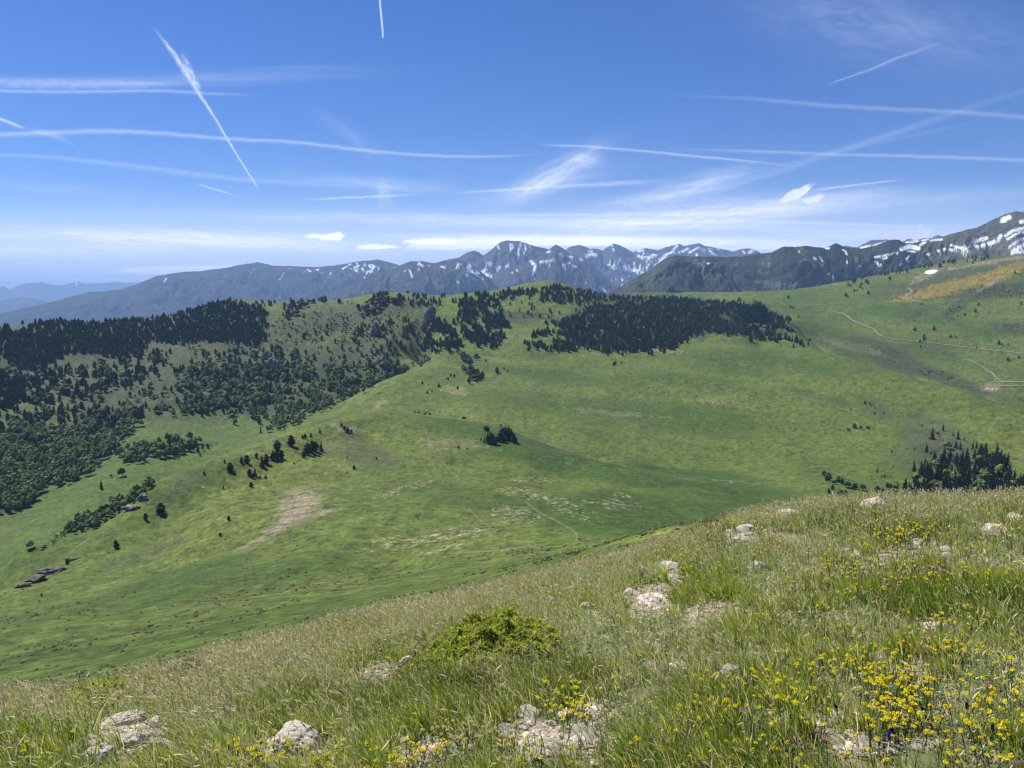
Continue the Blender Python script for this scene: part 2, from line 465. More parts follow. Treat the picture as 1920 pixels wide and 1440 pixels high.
def paint_hills(X, Y, R, U, V):
    n1 = fbm(X / 160, Y / 160, 4, 21); n2 = fbm(X / 38, Y / 38, 4, 31, 0.6); n3 = fbm(X / 9, Y / 9, 4, 41, 0.65)
    n4 = fbm(X / 3.2, Y / 3.2, 3, 51, 0.7)
    c = np.broadcast_to(GRASS, X.shape + (3,)).copy()
    c = mix(c, LUSH, sstep(-0.05, 0.35, n1 + 0.5 * n2) * 0.55)
    c = mix(c, YEL, sstep(0.05, 0.5, -n1 + 0.5 * n2) * 0.16)
    c = mix(c, DRY, sstep(0.22, 0.6, n2 * 0.6 + n3 * 0.5) * 0.35)
    rag = np.clip(n2 * 1.3 + n3 * 1.6 + n4 * 1.2, -1.5, 1.5)
    def area(tgt, amt, *b, soft=0.55, dens=0.0, sharp=0.25, rmin=0, rmax=9999):
        nonlocal c
        m = blob(U, V, *b, soft=soft) * ((R > rmin) & (R < rmax))
        m = sstep(0.5 - sharp, 0.5 + sharp, m + rag * 0.62 + dens - 0.02) * sstep(0.0, 0.3, m)
        c = mix(c, tgt, m * amt)
    def poly(tgt, amt, P, feather=10, rmin=0, rmax=9999, rag_amt=1.0, sharp=0.3):
        nonlocal c
        m = in_poly(U + rag * feather * 1.5, V + np.roll(rag, 37, 1) * feather, P) & (R > rmin) & (R < rmax)
        c = mix(c, tgt, m * amt)
    # wooded far side of the valley: dull olive-brown heath between the trees
    poly(HEATH, 0.8, [(-400, 640), (0, 600), (420, 560), (600, 575), (800, 560), (812, 660), (700, 724), (640, 750), (560, 770), (440, 790), (300, 790), (180, 812), (0, 820), (-400, 900)], 12, 880)
    poly(GRASS, 0.55, [(-200, 770), (120, 745), (150, 790), (60, 810), (-200, 830)], 12, 800)
    poly(YEL * 0.8, 0.6, [(560, 640), (760, 590), (800, 572), (790, 600), (690, 632), (600, 655)], 8, 1200)
    poly(GRASS, 0.6, [(640, 735), (700, 690), (770, 640), (800, 620), (812, 655), (780, 690), (700, 724)], 6, 1000)
    poly(GRASS, 0.6, [(480, 560), (545, 575), (520, 615), (495, 600)], 4, 1300)
    poly(YEL, 0.7, [(0, 640), (22, 618), (36, 618), (30, 632), (4, 660)], 2, 1300)
    # conifer slope left of the notch
    poly(GRASS * np.array((1.1, 1.15, 1)), 0.7, [(800, 560), (950, 548), (1000, 560), (960, 620), (900, 660), (820, 660)], 8, 1180)
    area(HEATH * 0.8, 0.9, 985, 591, 62, 7, 2, rmin=1200)
    area(HEATH, 0.8, 960, 598, 45, 8, 10, rmin=1200)
    # needle and leaf litter under the woods
    poly(DARKG * 0.55, 0.9, [(-420, 690), (-420, 660), (-100, 632), (0, 618), (34, 616), (60, 612), (140, 607), (215, 603), (300, 597), (345, 587), (385, 576), (425, 567), (455, 569), (490, 577), (500, 592), (497, 615), (500, 640), (470, 652), (395, 640), (330, 646), (280, 640), (262, 662), (210, 672), (130, 664), (100, 678), (80, 698), (30, 690)], 5, 1100, 1640)
    poly(DARKG * 0.6, 0.85, [(-420, 1010), (-420, 850), (-60, 812), (40, 800), (120, 800), (150, 812), (190, 815), (262, 800), (258, 812), (222, 830), (220, 845), (176, 880), (140, 903), (88, 912), (50, 945), (20, 958)], 4, 500, 1150)
    poly(DARKG * 0.8, 0.5, [(290, 770), (330, 745), (335, 705), (400, 680), (480, 688), (560, 675), (640, 690), (765, 690), (700, 718), (600, 765), (500, 786), (420, 778), (350, 780)], 12, 860, 1500)
    poly(DARKG * 0.7, 0.8, [(1060, 590), (1120, 548), (1240, 550), (1340, 560), (1480, 590), (1480, 628), (1360, 625), (1260, 645), (1160, 655), (1090, 640), (1040, 640)], 10, 1150)
    # broad hill patches
    area(LUSH, 0.75, 1000, 700, 130, 9, 8, soft=0.8, rmin=700)
    area(LUSH, 0.8, 1400, 680, 170, 20, 5, soft=0.8, rmin=700)
    area(LUSH, 0.6, 1100, 760, 230, 17, 4, soft=0.8, rmin=700)
    area(LUSH, 0.7, 1300, 720, 90, 14, 12, soft=0.8, rmin=700)
    area(YEL, 0.5, 1330, 740, 90, 18, 10, soft=0.8, rmin=700)
    area(YEL, 0.25, 1550, 720, 150, 14, 14, soft=0.8, rmin=700)
    area(LUSH, 0.75, 1290, 790, 140, 22, 6, soft=0.8, rmin=600)
    area(YEL, 0.5, 930, 782, 110, 11, 4, soft=0.6, rmin=690)
    area(YEL, 0.3, 1050, 730, 150, 9, 6, soft=0.8, rmin=700)
    area(DRY, 0.55, 1260, 890, 120, 9, 10, soft=0.8, rmin=520)
    area(DRY, 0.45, 1390, 930, 60, 5, 8, soft=0.8)
    area(HEATH, 0.55, 1540, 745, 60, 7, 15, rmin=700); area(HEATH, 0.5, 1640, 765, 40, 16, 30, rmin=700)
    area(HEATH * 1.15, 0.75, 1760, 830, 80, 38, 28, rmin=600); area(HEATH, 0.6, 1800, 880, 120, 40, 10, rmin=600)
    area(YEL, 0.5, 1880, 850, 60, 60, 20, soft=0.9, rmin=600)
    # our side of the saddle
    area(LUSH, 0.95, 1150, 868, 330, 36, 12, soft=0.4, rmin=300, rmax=660, dens=0.1)
    area(LUSH, 0.95, 1230, 968, 240, 42, 4, soft=0.4, rmin=150, rmax=470, dens=0.1)
    area(LUSH, 0.6, 880, 935, 150, 20, 10, soft=0.8, rmax=600)
    area(YEL, 0.5, 560, 880, 160, 60, -35, soft=0.8, rmax=600)
    area(YEL, 0.45, 430, 960, 120, 40, -38, soft=0.8, rmax=600)
    area(YEL, 0.35, 760, 830, 110, 26, 5, soft=0.8, rmax=690)
    area(DRY, 0.5, 850, 830, 60, 9, 0, soft=0.8, rmax=690)
    area(HEATH * 1.2, 0.55, 690, 855, 70, 22, 10, rmax=690); area(HEATH * 1.2, 0.55, 1000, 832, 60, 9, 15, rmax=690)
    area(HEATH * 1.2, 0.5, 350, 905, 60, 14, -40, rmax=690); area(HEATH * 1.2, 0.45, 270, 1040, 80, 12, -20, rmax=560)
    area(LUSH, 0.9, 330, 1085, 150, 16, -17, soft=0.5, rmin=230, rmax=400, dens=0.05)
    area(LUSH, 0.7, 100, 1150, 150, 12, -14, soft=0.6, rmin=200, rmax=400)
    area(LUSH, 0.6, 470, 1080, 180, 20, -12, soft=0.7, rmin=170, rmax=400)
    area(YEL * 0.85, 0.3, 330, 1150, 420, 30, -12, soft=0.8, rmax=200)
    area(DRY, 0.5, 620, 1093, 70, 4, -8, rmax=260); area(DRY, 0.3, 420, 1130, 150, 3, -10, rmax=260); area(YEL * 1.1, 0.5, 1250, 1000, 100, 8, -8, rmax=100)  # first strip: sunlit edge of the slope, painted in dry-grass colour
    area(LUSH * 1.25, 0.6, 220, 920, 330, 70, -32, soft=0.7, rmin=560, rmax=1060)
    area(EARTH * 0.8, 0.55, 645, 802, 30, 6, 8, rmin=480, rmax=700); area(HEATH * 0.9, 0.7, 655, 818, 30, 8, 5, rmin=480, rmax=700)
    # yellow sunlight along the crests, painted into the turf colour
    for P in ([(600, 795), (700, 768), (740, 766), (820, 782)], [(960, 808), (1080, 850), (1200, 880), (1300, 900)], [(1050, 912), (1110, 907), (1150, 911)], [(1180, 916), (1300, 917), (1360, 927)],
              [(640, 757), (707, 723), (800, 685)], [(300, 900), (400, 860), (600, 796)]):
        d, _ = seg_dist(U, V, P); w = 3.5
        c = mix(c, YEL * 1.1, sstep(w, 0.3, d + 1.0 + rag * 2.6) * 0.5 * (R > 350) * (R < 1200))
    # ground that has lost its grass
    for q, am in (((560, 950, 38, 25, -35), 0.85), ((528, 986, 64, 8, -33), 0.95), ((582, 968, 56, 4, -14), 0.7), ((470, 1018, 30, 3, -30), 0.4)):
        m = blob(U + n3 * 6, V + n3 * 5, *q, soft=0.75) * (R < 560)
        c = mix(c, EARTH * 0.95, m * am * np.clip(0.85 + 0.8 * n4, 0.3, 1))
    area(EARTH, 0.35, 855, 732, 24, 8, 5, rmin=700); area(EARTH, 0.35, 715, 756, 15, 6, -30, rmin=700)
    area(EARTH, 0.35, 1235, 655, 45, 6, 5, rmin=1000); area(EARTH, 0.25, 1345, 753, 30, 4, 0, rmin=700); area(EARTH, 0.25, 1160, 775, 90, 6, 5, rmin=700, dens=-0.3)
    for b in ((790, 1010, 100, 10, -10), (860, 1003, 60, 8, -6), (965, 965, 40, 14, 10), (985, 925, 35, 10, 10), (1060, 950, 45, 12, 20), (760, 915, 45, 6, -18), (830, 1030, 60, 6, -14), (1150, 945, 40, 7, 6), (1330, 885, 100, 12, 8), (1165, 930, 14, 6, 0), (1000, 900, 40, 4, 3)):
        m = blob(U, V, *b, soft=0.9) * (R < 600)
        c = mix(c, EARTH * 1.05, sstep(0.34, 0.62, m * 0.4 + n4 * 1.3 + n3 * 0.6) * sstep(0.02, 0.3, m) * 0.5)
    # right-hand mountainside
    m = (R > 1350) & (U > 1250)
    c = np.where(m[..., None], c * 0.92, c)
    area(HEATH * 0.8, 0.85, 1660, 665, 90, 22, 22, rmin=1350); area(HEATH, 0.7, 1560, 650, 70, 8, 30, rmin=1350); area(HEATH * 0.85, 0.8, 1780, 712, 90, 12, 20, rmin=1200)
    area(DRY * 0.9, 0.6, 1600, 650, 60, 8, 15, rmin=1350)
    area(HEATH * 0.75, 0.85, 1850, 545, 90, 16, -4, rmin=1500); area(HEATH * 0.8, 0.7, 1900, 615, 50, 12, 5, rmin=1400); area(HEATH * 0.85, 0.6, 1790, 580, 40, 10, -40, rmin=1500)
    area(HEATH * 0.85, 0.6, 1720, 590, 26, 8, -30, rmin=1500); area(HEATH * 0.85, 0.5, 1770, 655, 26, 10, 30, rmin=1300)
    area(HEATH, 0.7, 1760, 530, 140, 14, -12, rmin=1700); area(HEATH * 1.1, 0.6, 1840, 500, 90, 10, -12, rmin=1700)
    area(BROOM * 0.85, 0.62, 1790, 535, 105, 11, -14, soft=0.5, rmin=1650, dens=-0.02, sharp=0.4); area(BROOM * 0.85, 0.6, 1880, 512, 60, 12, -22, soft=0.5, rmin=1650, dens=-0.05, sharp=0.4)
    area(BROOM * 0.8, 0.5, 1740, 552, 60, 6, -4, rmin=1650)
    area(EARTH * 0.75, 0.75, 1860, 491, 110, 3.5, -9, rmin=1800); area(EARTH * 0.75, 0.7, 1740, 514, 32, 7, -30, rmin=1800); area(EARTH * 0.8, 0.7, 1860, 530, 34, 3, -32, rmin=1600)
    area(EARTH * 0.7, 0.6, 1862, 724, 22, 9, 0, rmin=1150); area(LUSH, 0.5, 1700, 590, 180, 12, 10, soft=0.9, rmin=1400)
    area(LUSH, 0.6, 1560, 625, 80, 14, 25, soft=0.8, rmin=1300)
    # white stones scattered on the near slopes, dark heath-coloured flecks over the turf; tussocks are modelled separately
    st = sstep(0.50, 0.62, n4 * 0.8 + n3 * 0.35) * (R < 700)
    c = mix(c, EARTH * 1.1, st * 0.35)
    dk = sstep(0.30, 0.5, -n4 * 0.6 - n3 * 0.6 + 0.15 * n2)
    c = mix(c, HEATH * 0.9, dk * 0.5)
    return c * np.clip(1 + 0.25 * n2 + 0.7 * n3 + 0.85 * n4, 0.35, 1.9)[..., None]

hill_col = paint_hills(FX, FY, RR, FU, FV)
# worn foot tracks (bare earth showing in the turf)
for P, w, a in (([(795, 800), (812, 845), (840, 880), (870, 905)], 1.0, 0.4), ([(805, 850), (815, 880), (822, 902)], 0.8, 0.35), ([(880, 955), (900, 975), (925, 992)], 0.9, 0.4),
                ([(985, 940), (1010, 960), (1050, 980), (1075, 995), (1083, 1005), (1080, 1014)], 1.2, 0.5), ([(945, 1020), (948, 1005)], 1.0, 0.4), ([(890, 665), (925, 672), (955, 680)], 1.0, 0.4),
                ([(830, 985), (870, 995), (930, 1000)], 0.7, 0.25), ([(860, 1036), (940, 1032), (1010, 1022)], 1.2, 0.5)):
    d, _ = seg_dist(FU, FV, P)
    hill_col = mix(hill_col, EARTH * 0.9, sstep(w + 0.9, w * 0.4, d) * a * (RR > 100) * (RR < 1400))

M_hill = land_mat("hill_turf", [(2.6, 0.55, None), (0.8, 0.75, None), (0.2, 0.6, None), (0.04, 0.35, None)], 1, 0.7, 1.2, bump_strength=0.7)
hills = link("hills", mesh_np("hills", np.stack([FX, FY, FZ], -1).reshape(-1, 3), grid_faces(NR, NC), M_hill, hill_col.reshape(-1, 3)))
tag(hills, kind="structure")
# ------------------------------------------------------------------ far mountains
M_mtn = land_mat("mountain_rock", [(0.012, 0.6, None), (0.05, 0.6, None)], 1, 0.02, 55.0, bump_strength=1.0)
SNOW = np.array((0.93, 0.94, 0.96))
FORD = np.array((0.020, 0.036, 0.022)); FELL = np.array((0.075, 0.100, 0.040)); SCREE = np.array((0.24, 0.215, 0.195)); CRAG = np.array((0.115, 0.105, 0.105))

def mountain(name, sil, r0, depth, base, seed, painter, gully=0.30, step=1.3, rows=150, jag=1.0, wl=900.0, lean=0.0, backk=0.8, r_var=0.03, prof=0.85):
    su = np.array([p[0] for p in sil], float); sv = np.array([p[1] for p in sil], float)
    U = np.arange(su[0], su[-1] + step, step)
    jz = jag * (1.1 * fbm(U / 9.0, U * 0 + seed, 3, seed + 3, 0.6) + 1.3 * fbm(U / 26.0, U * 0 + seed, 2, seed + 8))
    VV = np.interp(U, su, sv) + jz
    th, t = pix_dir(U, VV)
    rr = r0 * (1 + r_var * fbm(th * 9, th * 0, 2, seed + 1)) + lean * (U - 960)
    zr = t * rr
    s = np.concatenate([-np.linspace(1, 0, 26)[:-1] ** 1.5 * backk, np.linspace(0, 1, rows) ** 1.25])
    S, TH_ = np.meshgrid(s, th, indexing='ij')
    ZR = np.broadcast_to(zr, S.shape); RRr = np.broadcast_to(rr, S.shape)
    R_ = RRr - depth * S
    f = np.where(S >= 0, np.abs(S) ** prof, np.abs(S) ** 0.9 * 1.1)
    H = ZR - base
    Z = ZR - H * f
    X0 = TH_ * r0
    lat = X0 + 420 * fbm(X0 / 700, S * depth / 700, 2, seed + 20)
    g = ridged(lat / wl, S * depth / (wl * 3.0) + seed, 5, seed + 4, 0.52)
    g2 = fbm(X0 / 260, S * depth / 260, 4, seed + 5, 0.6)
    win = sstep(0, 0.30, np.abs(S)) * (1 - 0.4 * np.abs(S))
    # spurs stick out toward the valley: push height and keep below the skyline
    Z = Z + H * (1.05 * gully * (g - 0.55) * win + (0.07 * g2 + 0.11 * (ridged(lat / (wl * 0.24), S * depth / (wl * 0.5) + 3, 4, seed + 6, 0.6) - 0.5)) * sstep(0, 0.12, np.abs(S)))
    Z = np.minimum(Z, (ZR / RRr) * R_ - 0.0 * R_ + np.where(S > 0, -0.0006 * R_ * 0, 0) + 0.0)
    Z = np.maximum(Z, base - 60)
    X, Y = R_ * np.sin(TH_), R_ * np.cos(TH_)
    PU, PV = project(X, Y, Z)
    col = painter(PU, PV, X0, S * depth, S, g, g2, Z)
    o = link(name, mesh_np(name, np.stack([X, Y, Z], -1).reshape(-1, 3), grid_faces(*S.shape), M_mtn, col.reshape(-1, 3)))
    return tag(o, kind="structure")

def snow_marks(c, PU, PV, n, marks, rag=1.4):
    for P, w in marks:
        d, _ = seg_dist(PU, PV, P)
        c = mix(c, SNOW, sstep(w * 0.66, w * 0.36, d + n * rag * 1.15))
    return c

def snow_area(c, PU, PV, X, D, b, thr=0.18, seed=3, sc=70.0, st=2.2, soft=0.5):
    m = blob(PU, PV, *b, soft=soft)
    n = fbm(X / sc, D / (sc * st), 4, seed, 0.6)
    return mix(c, SNOW, sstep(thr, thr + 0.07, n * 1.0 - (1 - m) * 0.8) * (m > 0.02))

def base_paint(X, D, S, g, g2, lo, hi, forest, scale=1.0):
    X = X; n = fbm(X / (140 * scale), D / (200 * scale), 4, 77, 0.6); nn = fbm(X / (45 * scale), D / (60 * scale), 3, 78, 0.6)
    c = np.broadcast_to(np.asarray(hi), X.shape + (3,)).copy()
    c = mix(c, lo, sstep(0.05, 0.5, np.abs(S) + 0.3 * n))
    c = mix(c, FORD, sstep(0.0, 0.3, n + nn * 0.5 + (np.abs(S) - forest) * 1.6))
    c = mix(c, SCREE, sstep(0.30, 0.5, -n + 0.4 * nn + 0.15 * (0.5 - g)) * 0.5)
    return c * np.clip(1 + 0.6 * nn + 0.8 * (g - 0.5), 0.35, 2.2)[..., None] * 0.62

# --- near dark ridge on the right with the snowy summit
def paint_A(PU, PV, X, D, S, g, g2, Z):
    c = base_paint(X, D, S, g, g2, (0.052, 0.075, 0.040), (0.070, 0.082, 0.055), 0.35, 0.45)
    n = fbm(X / 24, D / 34, 4, 5, 0.65); big = fbm(X / 220, D / 260, 3, 6)
    c = mix(c, FORD, sstep(1715, 1600, PU) * sstep(-0.25, 0.15, n * 0.8 + big * 0.5 + 0.05) * 0.8)
    # summit is bare fell and scree
    m = sstep(1700, 1790, PU + n * 20)
    c = mix(c, np.array((0.118, 0.118, 0.082)), m * 0.8)
    c = mix(c, np.array((0.10, 0.125, 0.062)), m * sstep(0.0, 0.3, n + big) * 0.6)
    c = mix(c, SCREE * np.array((0.95, 0.85, 0.8)), blob(PU, PV, 1895, 470, 70, 26, -12) * 0.45)
    c = mix(c, FELL * 1.1, sstep(0.0, 1.0, blob(PU, PV, 1215, 515, 55, 26, -35)) * sstep(-0.1, 0.3, n + 0.3) * 0.7)
    for b in ((1425, 515, 6, 26, 10), (1320, 500, 30, 12, 30), (1455, 535, 34, 8, 0), (1500, 540, 16, 8, 0), (1508, 490, 8, 24, -10), (1440, 495, 4, 26, 8), (1610, 490, 9, 6, 40), (1380, 500, 4, 20, 5), (1545, 500, 4, 20, -20)):
        c = mix(c, SCREE * 0.9, blob(PU, PV, *b, soft=0.8) * sstep(-0.15, 0.15, n) * 0.8)
    nz = n * 1.0
    M = [([(1880, 412), (1892, 408)], 13), ([(1886, 414), (1877, 416)], 7), ([(1913, 416), (1925, 414)], 8), ([(1783, 460), (1806, 466)], 6), ([(1806, 466), (1830, 452), (1850, 446)], 9), ([(1812, 458), (1833, 462)], 7),
         ([(1842, 461), (1870, 452), (1876, 442)], 9), ([(1770, 467), (1792, 468)], 6), ([(1758, 470), (1764, 472)], 6), ([(1690, 467), (1706, 462), (1722, 466)], 11), ([(1700, 471), (1716, 472)], 5),
         ([(1725, 460), (1735, 454)], 6), ([(1745, 451), (1766, 449)], 4), ([(1885, 442), (1900, 432), (1920, 428)], 7), ([(1888, 448), (1908, 438), (1925, 434)], 6), ([(1893, 463), (1908, 452), (1925, 444)], 7),
         ([(1896, 472), (1925, 456)], 8), ([(1897, 476), (1925, 470)], 7), ([(1700, 486), (1704, 480)], 4), ([(1640, 482), (1665, 479)], 4), ([(1662, 478), (1682, 474)], 4), ([(1655, 485), (1668, 483)], 3), ([(1640, 490), (1652, 497)], 3), ([(1645, 494), (1648, 499)], 3),
         ([(1606, 502), (1613, 500)], 6), ([(1606, 508), (1605, 512)], 3), ([(1526, 484), (1530, 486)], 3), ([(1537, 482), (1542, 490)], 3), ([(1580, 468), (1586, 472)], 3.5), ([(1548, 465), (1554, 466)], 3.5), ([(1586, 475), (1588, 477)], 3), ([(1587, 491), (1589, 492)], 3),
         ([(1804, 470), (1815, 468)], 3.5), ([(1806, 474), (1817, 472)], 3), ([(1808, 480), (1812, 479)], 3), ([(1560, 519), (1568, 530)], 2.5), ([(1552, 512), (1558, 516)], 2.5), ([(1498, 471), (1499, 473)], 3), ([(1326, 494), (1330, 494)], 3), ([(1688, 496), (1702, 490)], 2.5), ([(1736, 478), (1742, 477)], 3)]
    return snow_marks(c, PU, PV, nz, [(P_, w_ * (0.72 if w_ > 4 else 0.95)) for P_, w_ in M], 1.5)
silA = [(1050, 600), (1120, 560), (1159, 540), (1188, 522), (1223, 503), (1246, 485), (1267, 479), (1296, 481), (1330, 481), (1360, 482), (1398, 480), (1420, 476), (1447, 473), (1468, 463), (1497, 462), (1512, 461), (1547, 465), (1567, 456), (1587, 464),
        (1617, 466), (1640, 461), (1652, 456), (1665, 451), (1675, 449), (1687, 450), (1695, 456), (1715, 456), (1733, 452), (1768, 443), (1797, 435), (1832, 426), (1850, 418), (1862, 412), (1885, 401), (1905, 396), (1920, 398), (1960, 410), (2050, 440), (2200, 470), (2400, 520)]
mountain("near_mountain_ridge", silA, 4300, 1500, -420, 3, paint_A, gully=0.26, wl=420, jag=1.2, rows=190, prof=0.9)

# --- little far crests peeping over it
def paint_B(PU, PV, X, D, S, g, g2, Z):
    c = base_paint(X, D, S, g, g2, CRAG, CRAG * 1.1, 0.9)
    n = fbm(X / 34, D / 50, 4, 5, 0.65)
    return snow_marks(c, PU, PV, n, [([(1616, 466), (1640, 462), (1662, 456)], 8), ([(1700, 455), (1720, 452)], 4), ([(1730, 452), (1740, 450)], 4)], 1.5)
mountain("far_crest", [(1540, 490), (1575, 466), (1586, 460), (1598, 463), (1608, 463), (1622, 456), (1634, 450), (1663, 449), (1680, 455), (1692, 453), (1700, 449), (1707, 448), (1716, 450), (1736, 446), (1745, 447), (1752, 443), (1760, 441), (1768, 444), (1800, 460), (1850, 480)],
         9500, 2200, -300, 13, paint_B, gully=0.3, wl=500, jag=1.0, rows=70)

# --- central massif, three ridges deep
def paint_C1(PU, PV, X, D, S, g, g2, Z):
    c = base_paint(X, D, S, g, g2, (0.055, 0.080, 0.045), (0.095, 0.100, 0.082), 0.50, 0.9)
    n = fbm(X / 34, D / 50, 4, 5, 0.65)
    c = snow_area(c, PU, PV, X, D, (885, 508, 45, 24, 30), 0.16, 3)
    c = snow_area(c, PU, PV, X, D, (770, 500, 60, 14, 0), 0.30, 4, 60)
    for P in ([(745, 515), (720, 530)], [(800, 520), (830, 545)], [(860, 520), (845, 545)]):
        d, _ = seg_dist(PU, PV, P); c = mix(c, FELL * 1.4, sstep(5, 1, d + n * 3) * 0.6)
    M = [([(786, 493), (792, 499)], 4), ([(768, 507), (772, 518)], 3), ([(828, 500), (838, 503)], 3), ([(876, 516), (892, 525)], 4), ([(870, 526), (880, 530)], 4), ([(880, 506), (890, 512)], 3.5), ([(893, 515), (905, 522)], 4), ([(856, 528), (862, 530)], 3)]
    return snow_marks(c, PU, PV, n, M, 1.8)
mountain("snow_streaked_mountain", [(470, 600), (540, 572), (600, 556), (650, 538), (680, 524), (705, 513), (735, 503), (760, 494), (773, 490), (790, 489), (813, 494), (840, 490), (858, 486), (872, 489), (885, 497), (900, 508), (915, 520), (935, 540), (960, 570)],
         8200, 2100, -560, 23, paint_C1, gully=0.34, wl=620, jag=1.3, rows=150)

def paint_C2(PU, PV, X, D, S, g, g2, Z):
    c = base_paint(X, D, S, g, g2, (0.060, 0.080, 0.050), (0.105, 0.105, 0.090), 0.55, 0.9)
    n = fbm(X / 34, D / 50, 4, 5, 0.65)
    c = snow_area(c, PU, PV, X, D, (1060, 480, 40, 30, 20), 0.30, 5, 50)
    c = mix(c, FELL * 1.3, blob(PU, PV, 1135, 535, 26, 9, 35) * 0.6)
    M = [([(994, 488), (1003, 498)], 6), ([(1003, 498), (1001, 514)], 4.5), ([(1013, 491), (1038, 488)], 4), ([(1053, 480), (1052, 484)], 5), ([(1066, 481), (1074, 483)], 4), ([(1055, 493), (1060, 504)], 2.5), ([(1048, 475), (1049, 477)], 4), ([(1001, 520), (1003, 526)], 3),
         ([(1074, 498), (1080, 500)], 3), ([(1026, 473), (1030, 472)], 4), ([(1088, 486), (1091, 488)], 4), ([(1098, 530), (1104, 534)], 3), ([(1066, 494), (1068, 501)], 2.5), ([(1125, 539), (1134, 545)], 4), ([(969, 506), (970, 508)], 3), ([(1030, 497), (1029, 498)], 3), ([(960, 511), (961, 512)], 3)]
    return snow_marks(c, PU, PV, n, M, 1.4)
mountain("pointed_mountain", [(820, 600), (860, 572), (885, 552), (905, 536), (925, 522), (945, 510), (965, 500), (985, 492), (1000, 485), (1015, 476), (1030, 468), (1038, 461), (1042, 458), (1048, 461), (1058, 467), (1068, 476), (1080, 482), (1095, 488), (1108, 497), (1125, 510), (1140, 524), (1158, 540), (1180, 558), (1210, 580)],
         9000, 2300, -560, 33, paint_C2, gully=0.36, wl=560, jag=1.2, rows=150)

def paint_C3(PU, PV, X, D, S, g, g2, Z):
    c = base_paint(X, D, S, g, g2, (0.075, 0.088, 0.062), (0.125, 0.112, 0.102), 0.8, 0.9)
    n = fbm(X / 34, D / 50, 4, 5, 0.65)
    c = mix(c, FELL * 1.2, blob(PU, PV, 925, 505, 26, 12, 0) * 0.5)
    M = [([(957, 458), (958, 468)], 3.5), ([(961, 458), (962, 467)], 2.5), ([(977, 456), (973, 470), (971, 488)], 4.2), ([(984, 458), (987, 472)], 3.2), ([(991, 459), (993, 463)], 3.5), ([(980, 470), (984, 478)], 2.5), ([(988, 476), (990, 480)], 2),
         ([(933, 461), (936, 466)], 3.5), ([(900, 513), (908, 508), (914, 502), (919, 494)], 6), ([(911, 497), (913, 490)], 2.5), ([(914, 515), (918, 518)], 9), ([(926, 499), (932, 508)], 3.5), ([(936, 502), (948, 501), (955, 497)], 4.5), ([(887, 496), (892, 498)], 3), ([(862, 496), (866, 500)], 3)]
    return snow_marks(c, PU, PV, n, M, 1.0)
mountain("flat_topped_peak", [(740, 540), (800, 500), (825, 490), (850, 485), (862, 482), (875, 474), (887, 470), (897, 473), (907, 479), (918, 471), (930, 460), (940, 453), (950, 451), (973, 452), (983, 455), (993, 458), (1010, 463), (1027, 467), (1050, 474), (1080, 490), (1120, 520)],
         10600, 2200, -560, 43, paint_C3, gully=0.28, wl=700, jag=0.9, rows=150)

def paint_C4(PU, PV, X, D, S, g, g2, Z):
    c = base_paint(X, D, S, g, g2, (0.085, 0.092, 0.075), (0.130, 0.125, 0.115), 0.9, 0.9)
    n = fbm(X / 34, D / 50, 4, 5, 0.65)
    c = snow_area(c, PU, PV, X, D, (1175, 502, 45, 16, 10), 0.02, 6, 62, 1.6)
    c = snow_area(c, PU, PV, X, D, (1230, 500, 50, 15, -25), -0.02, 7, 62, 1.6)
    c = snow_area(c, PU, PV, X, D, (1160, 530, 40, 14, 20), 0.15, 8, 62, 1.6)
    c = snow_area(c, PU, PV, X, D, (1215, 480, 40, 10, 0), 0.10, 9, 62, 1.6)
    M = [([(1098, 481), (1110, 477), (1116, 478)], 6.5), ([(1104, 471), (1110, 471)], 4), ([(1197, 471), (1206, 470)], 4.5), ([(1200, 482), (1222, 482)], 4), ([(1212, 489), (1224, 478)], 4), ([(1240, 487), (1250, 478), (1262, 474)], 7), ([(1262, 468), (1270, 460)], 4.5), ([(1274, 474), (1290, 466)], 4.5),
         ([(1293, 473), (1310, 464)], 4), ([(1315, 467), (1320, 469)], 6), ([(1305, 476), (1307, 480)], 4), ([(1230, 494), (1240, 490)], 5), ([(1146, 456), (1148, 461)], 2.5), ([(1089, 484), (1090, 488)], 3), ([(1149, 466), (1152, 470)], 2.5), ([(1340, 470), (1348, 468)], 4), ([(1328, 466), (1338, 468)], 3)]
    return snow_marks(c, PU, PV, n, M, 1.1)
mountain("snowy_far_range", [(1020, 500), (1055, 475), (1066, 464), (1076, 460), (1087, 459), (1097, 462), (1107, 467), (1118, 466), (1130, 470), (1138, 464), (1150, 456), (1160, 459), (1173, 465), (1187, 473), (1200, 468), (1212, 465), (1220, 467), (1233, 470), (1250, 463), (1262, 460), (1273, 457), (1283, 461), (1296, 458), (1310, 456), (1325, 462), (1345, 465), (1360, 468), (1400, 480), (1450, 500)],
         12500, 2600, -560, 53, paint_C4, gully=0.30, wl=800, jag=0.9, rows=130)

def paint_C5(PU, PV, X, D, S, g, g2, Z):
    c = base_paint(X, D, S, g, g2, (0.085, 0.092, 0.075), (0.130, 0.125, 0.115), 0.9, 0.9)
    n = fbm(X / 34, D / 50, 4, 5, 0.65)
    return snow_marks(c, PU, PV, n, [([(1404, 473), (1412, 470)], 5), ([(1336, 476), (1345, 478)], 3), ([(1330, 470), (1336, 474)], 3), ([(1392, 470), (1396, 474)], 3)], 1.0)
mountain("small_snowy_hump", [(1270, 500), (1318, 474), (1330, 469), (1338, 467), (1350, 471), (1365, 473), (1380, 470), (1390, 467), (1400, 466), (1410, 466), (1418, 470), (1428, 476), (1450, 490), (1480, 510)],
         10800, 2000, -400, 63, paint_C5, gully=0.3, wl=500, jag=0.9, rows=60)

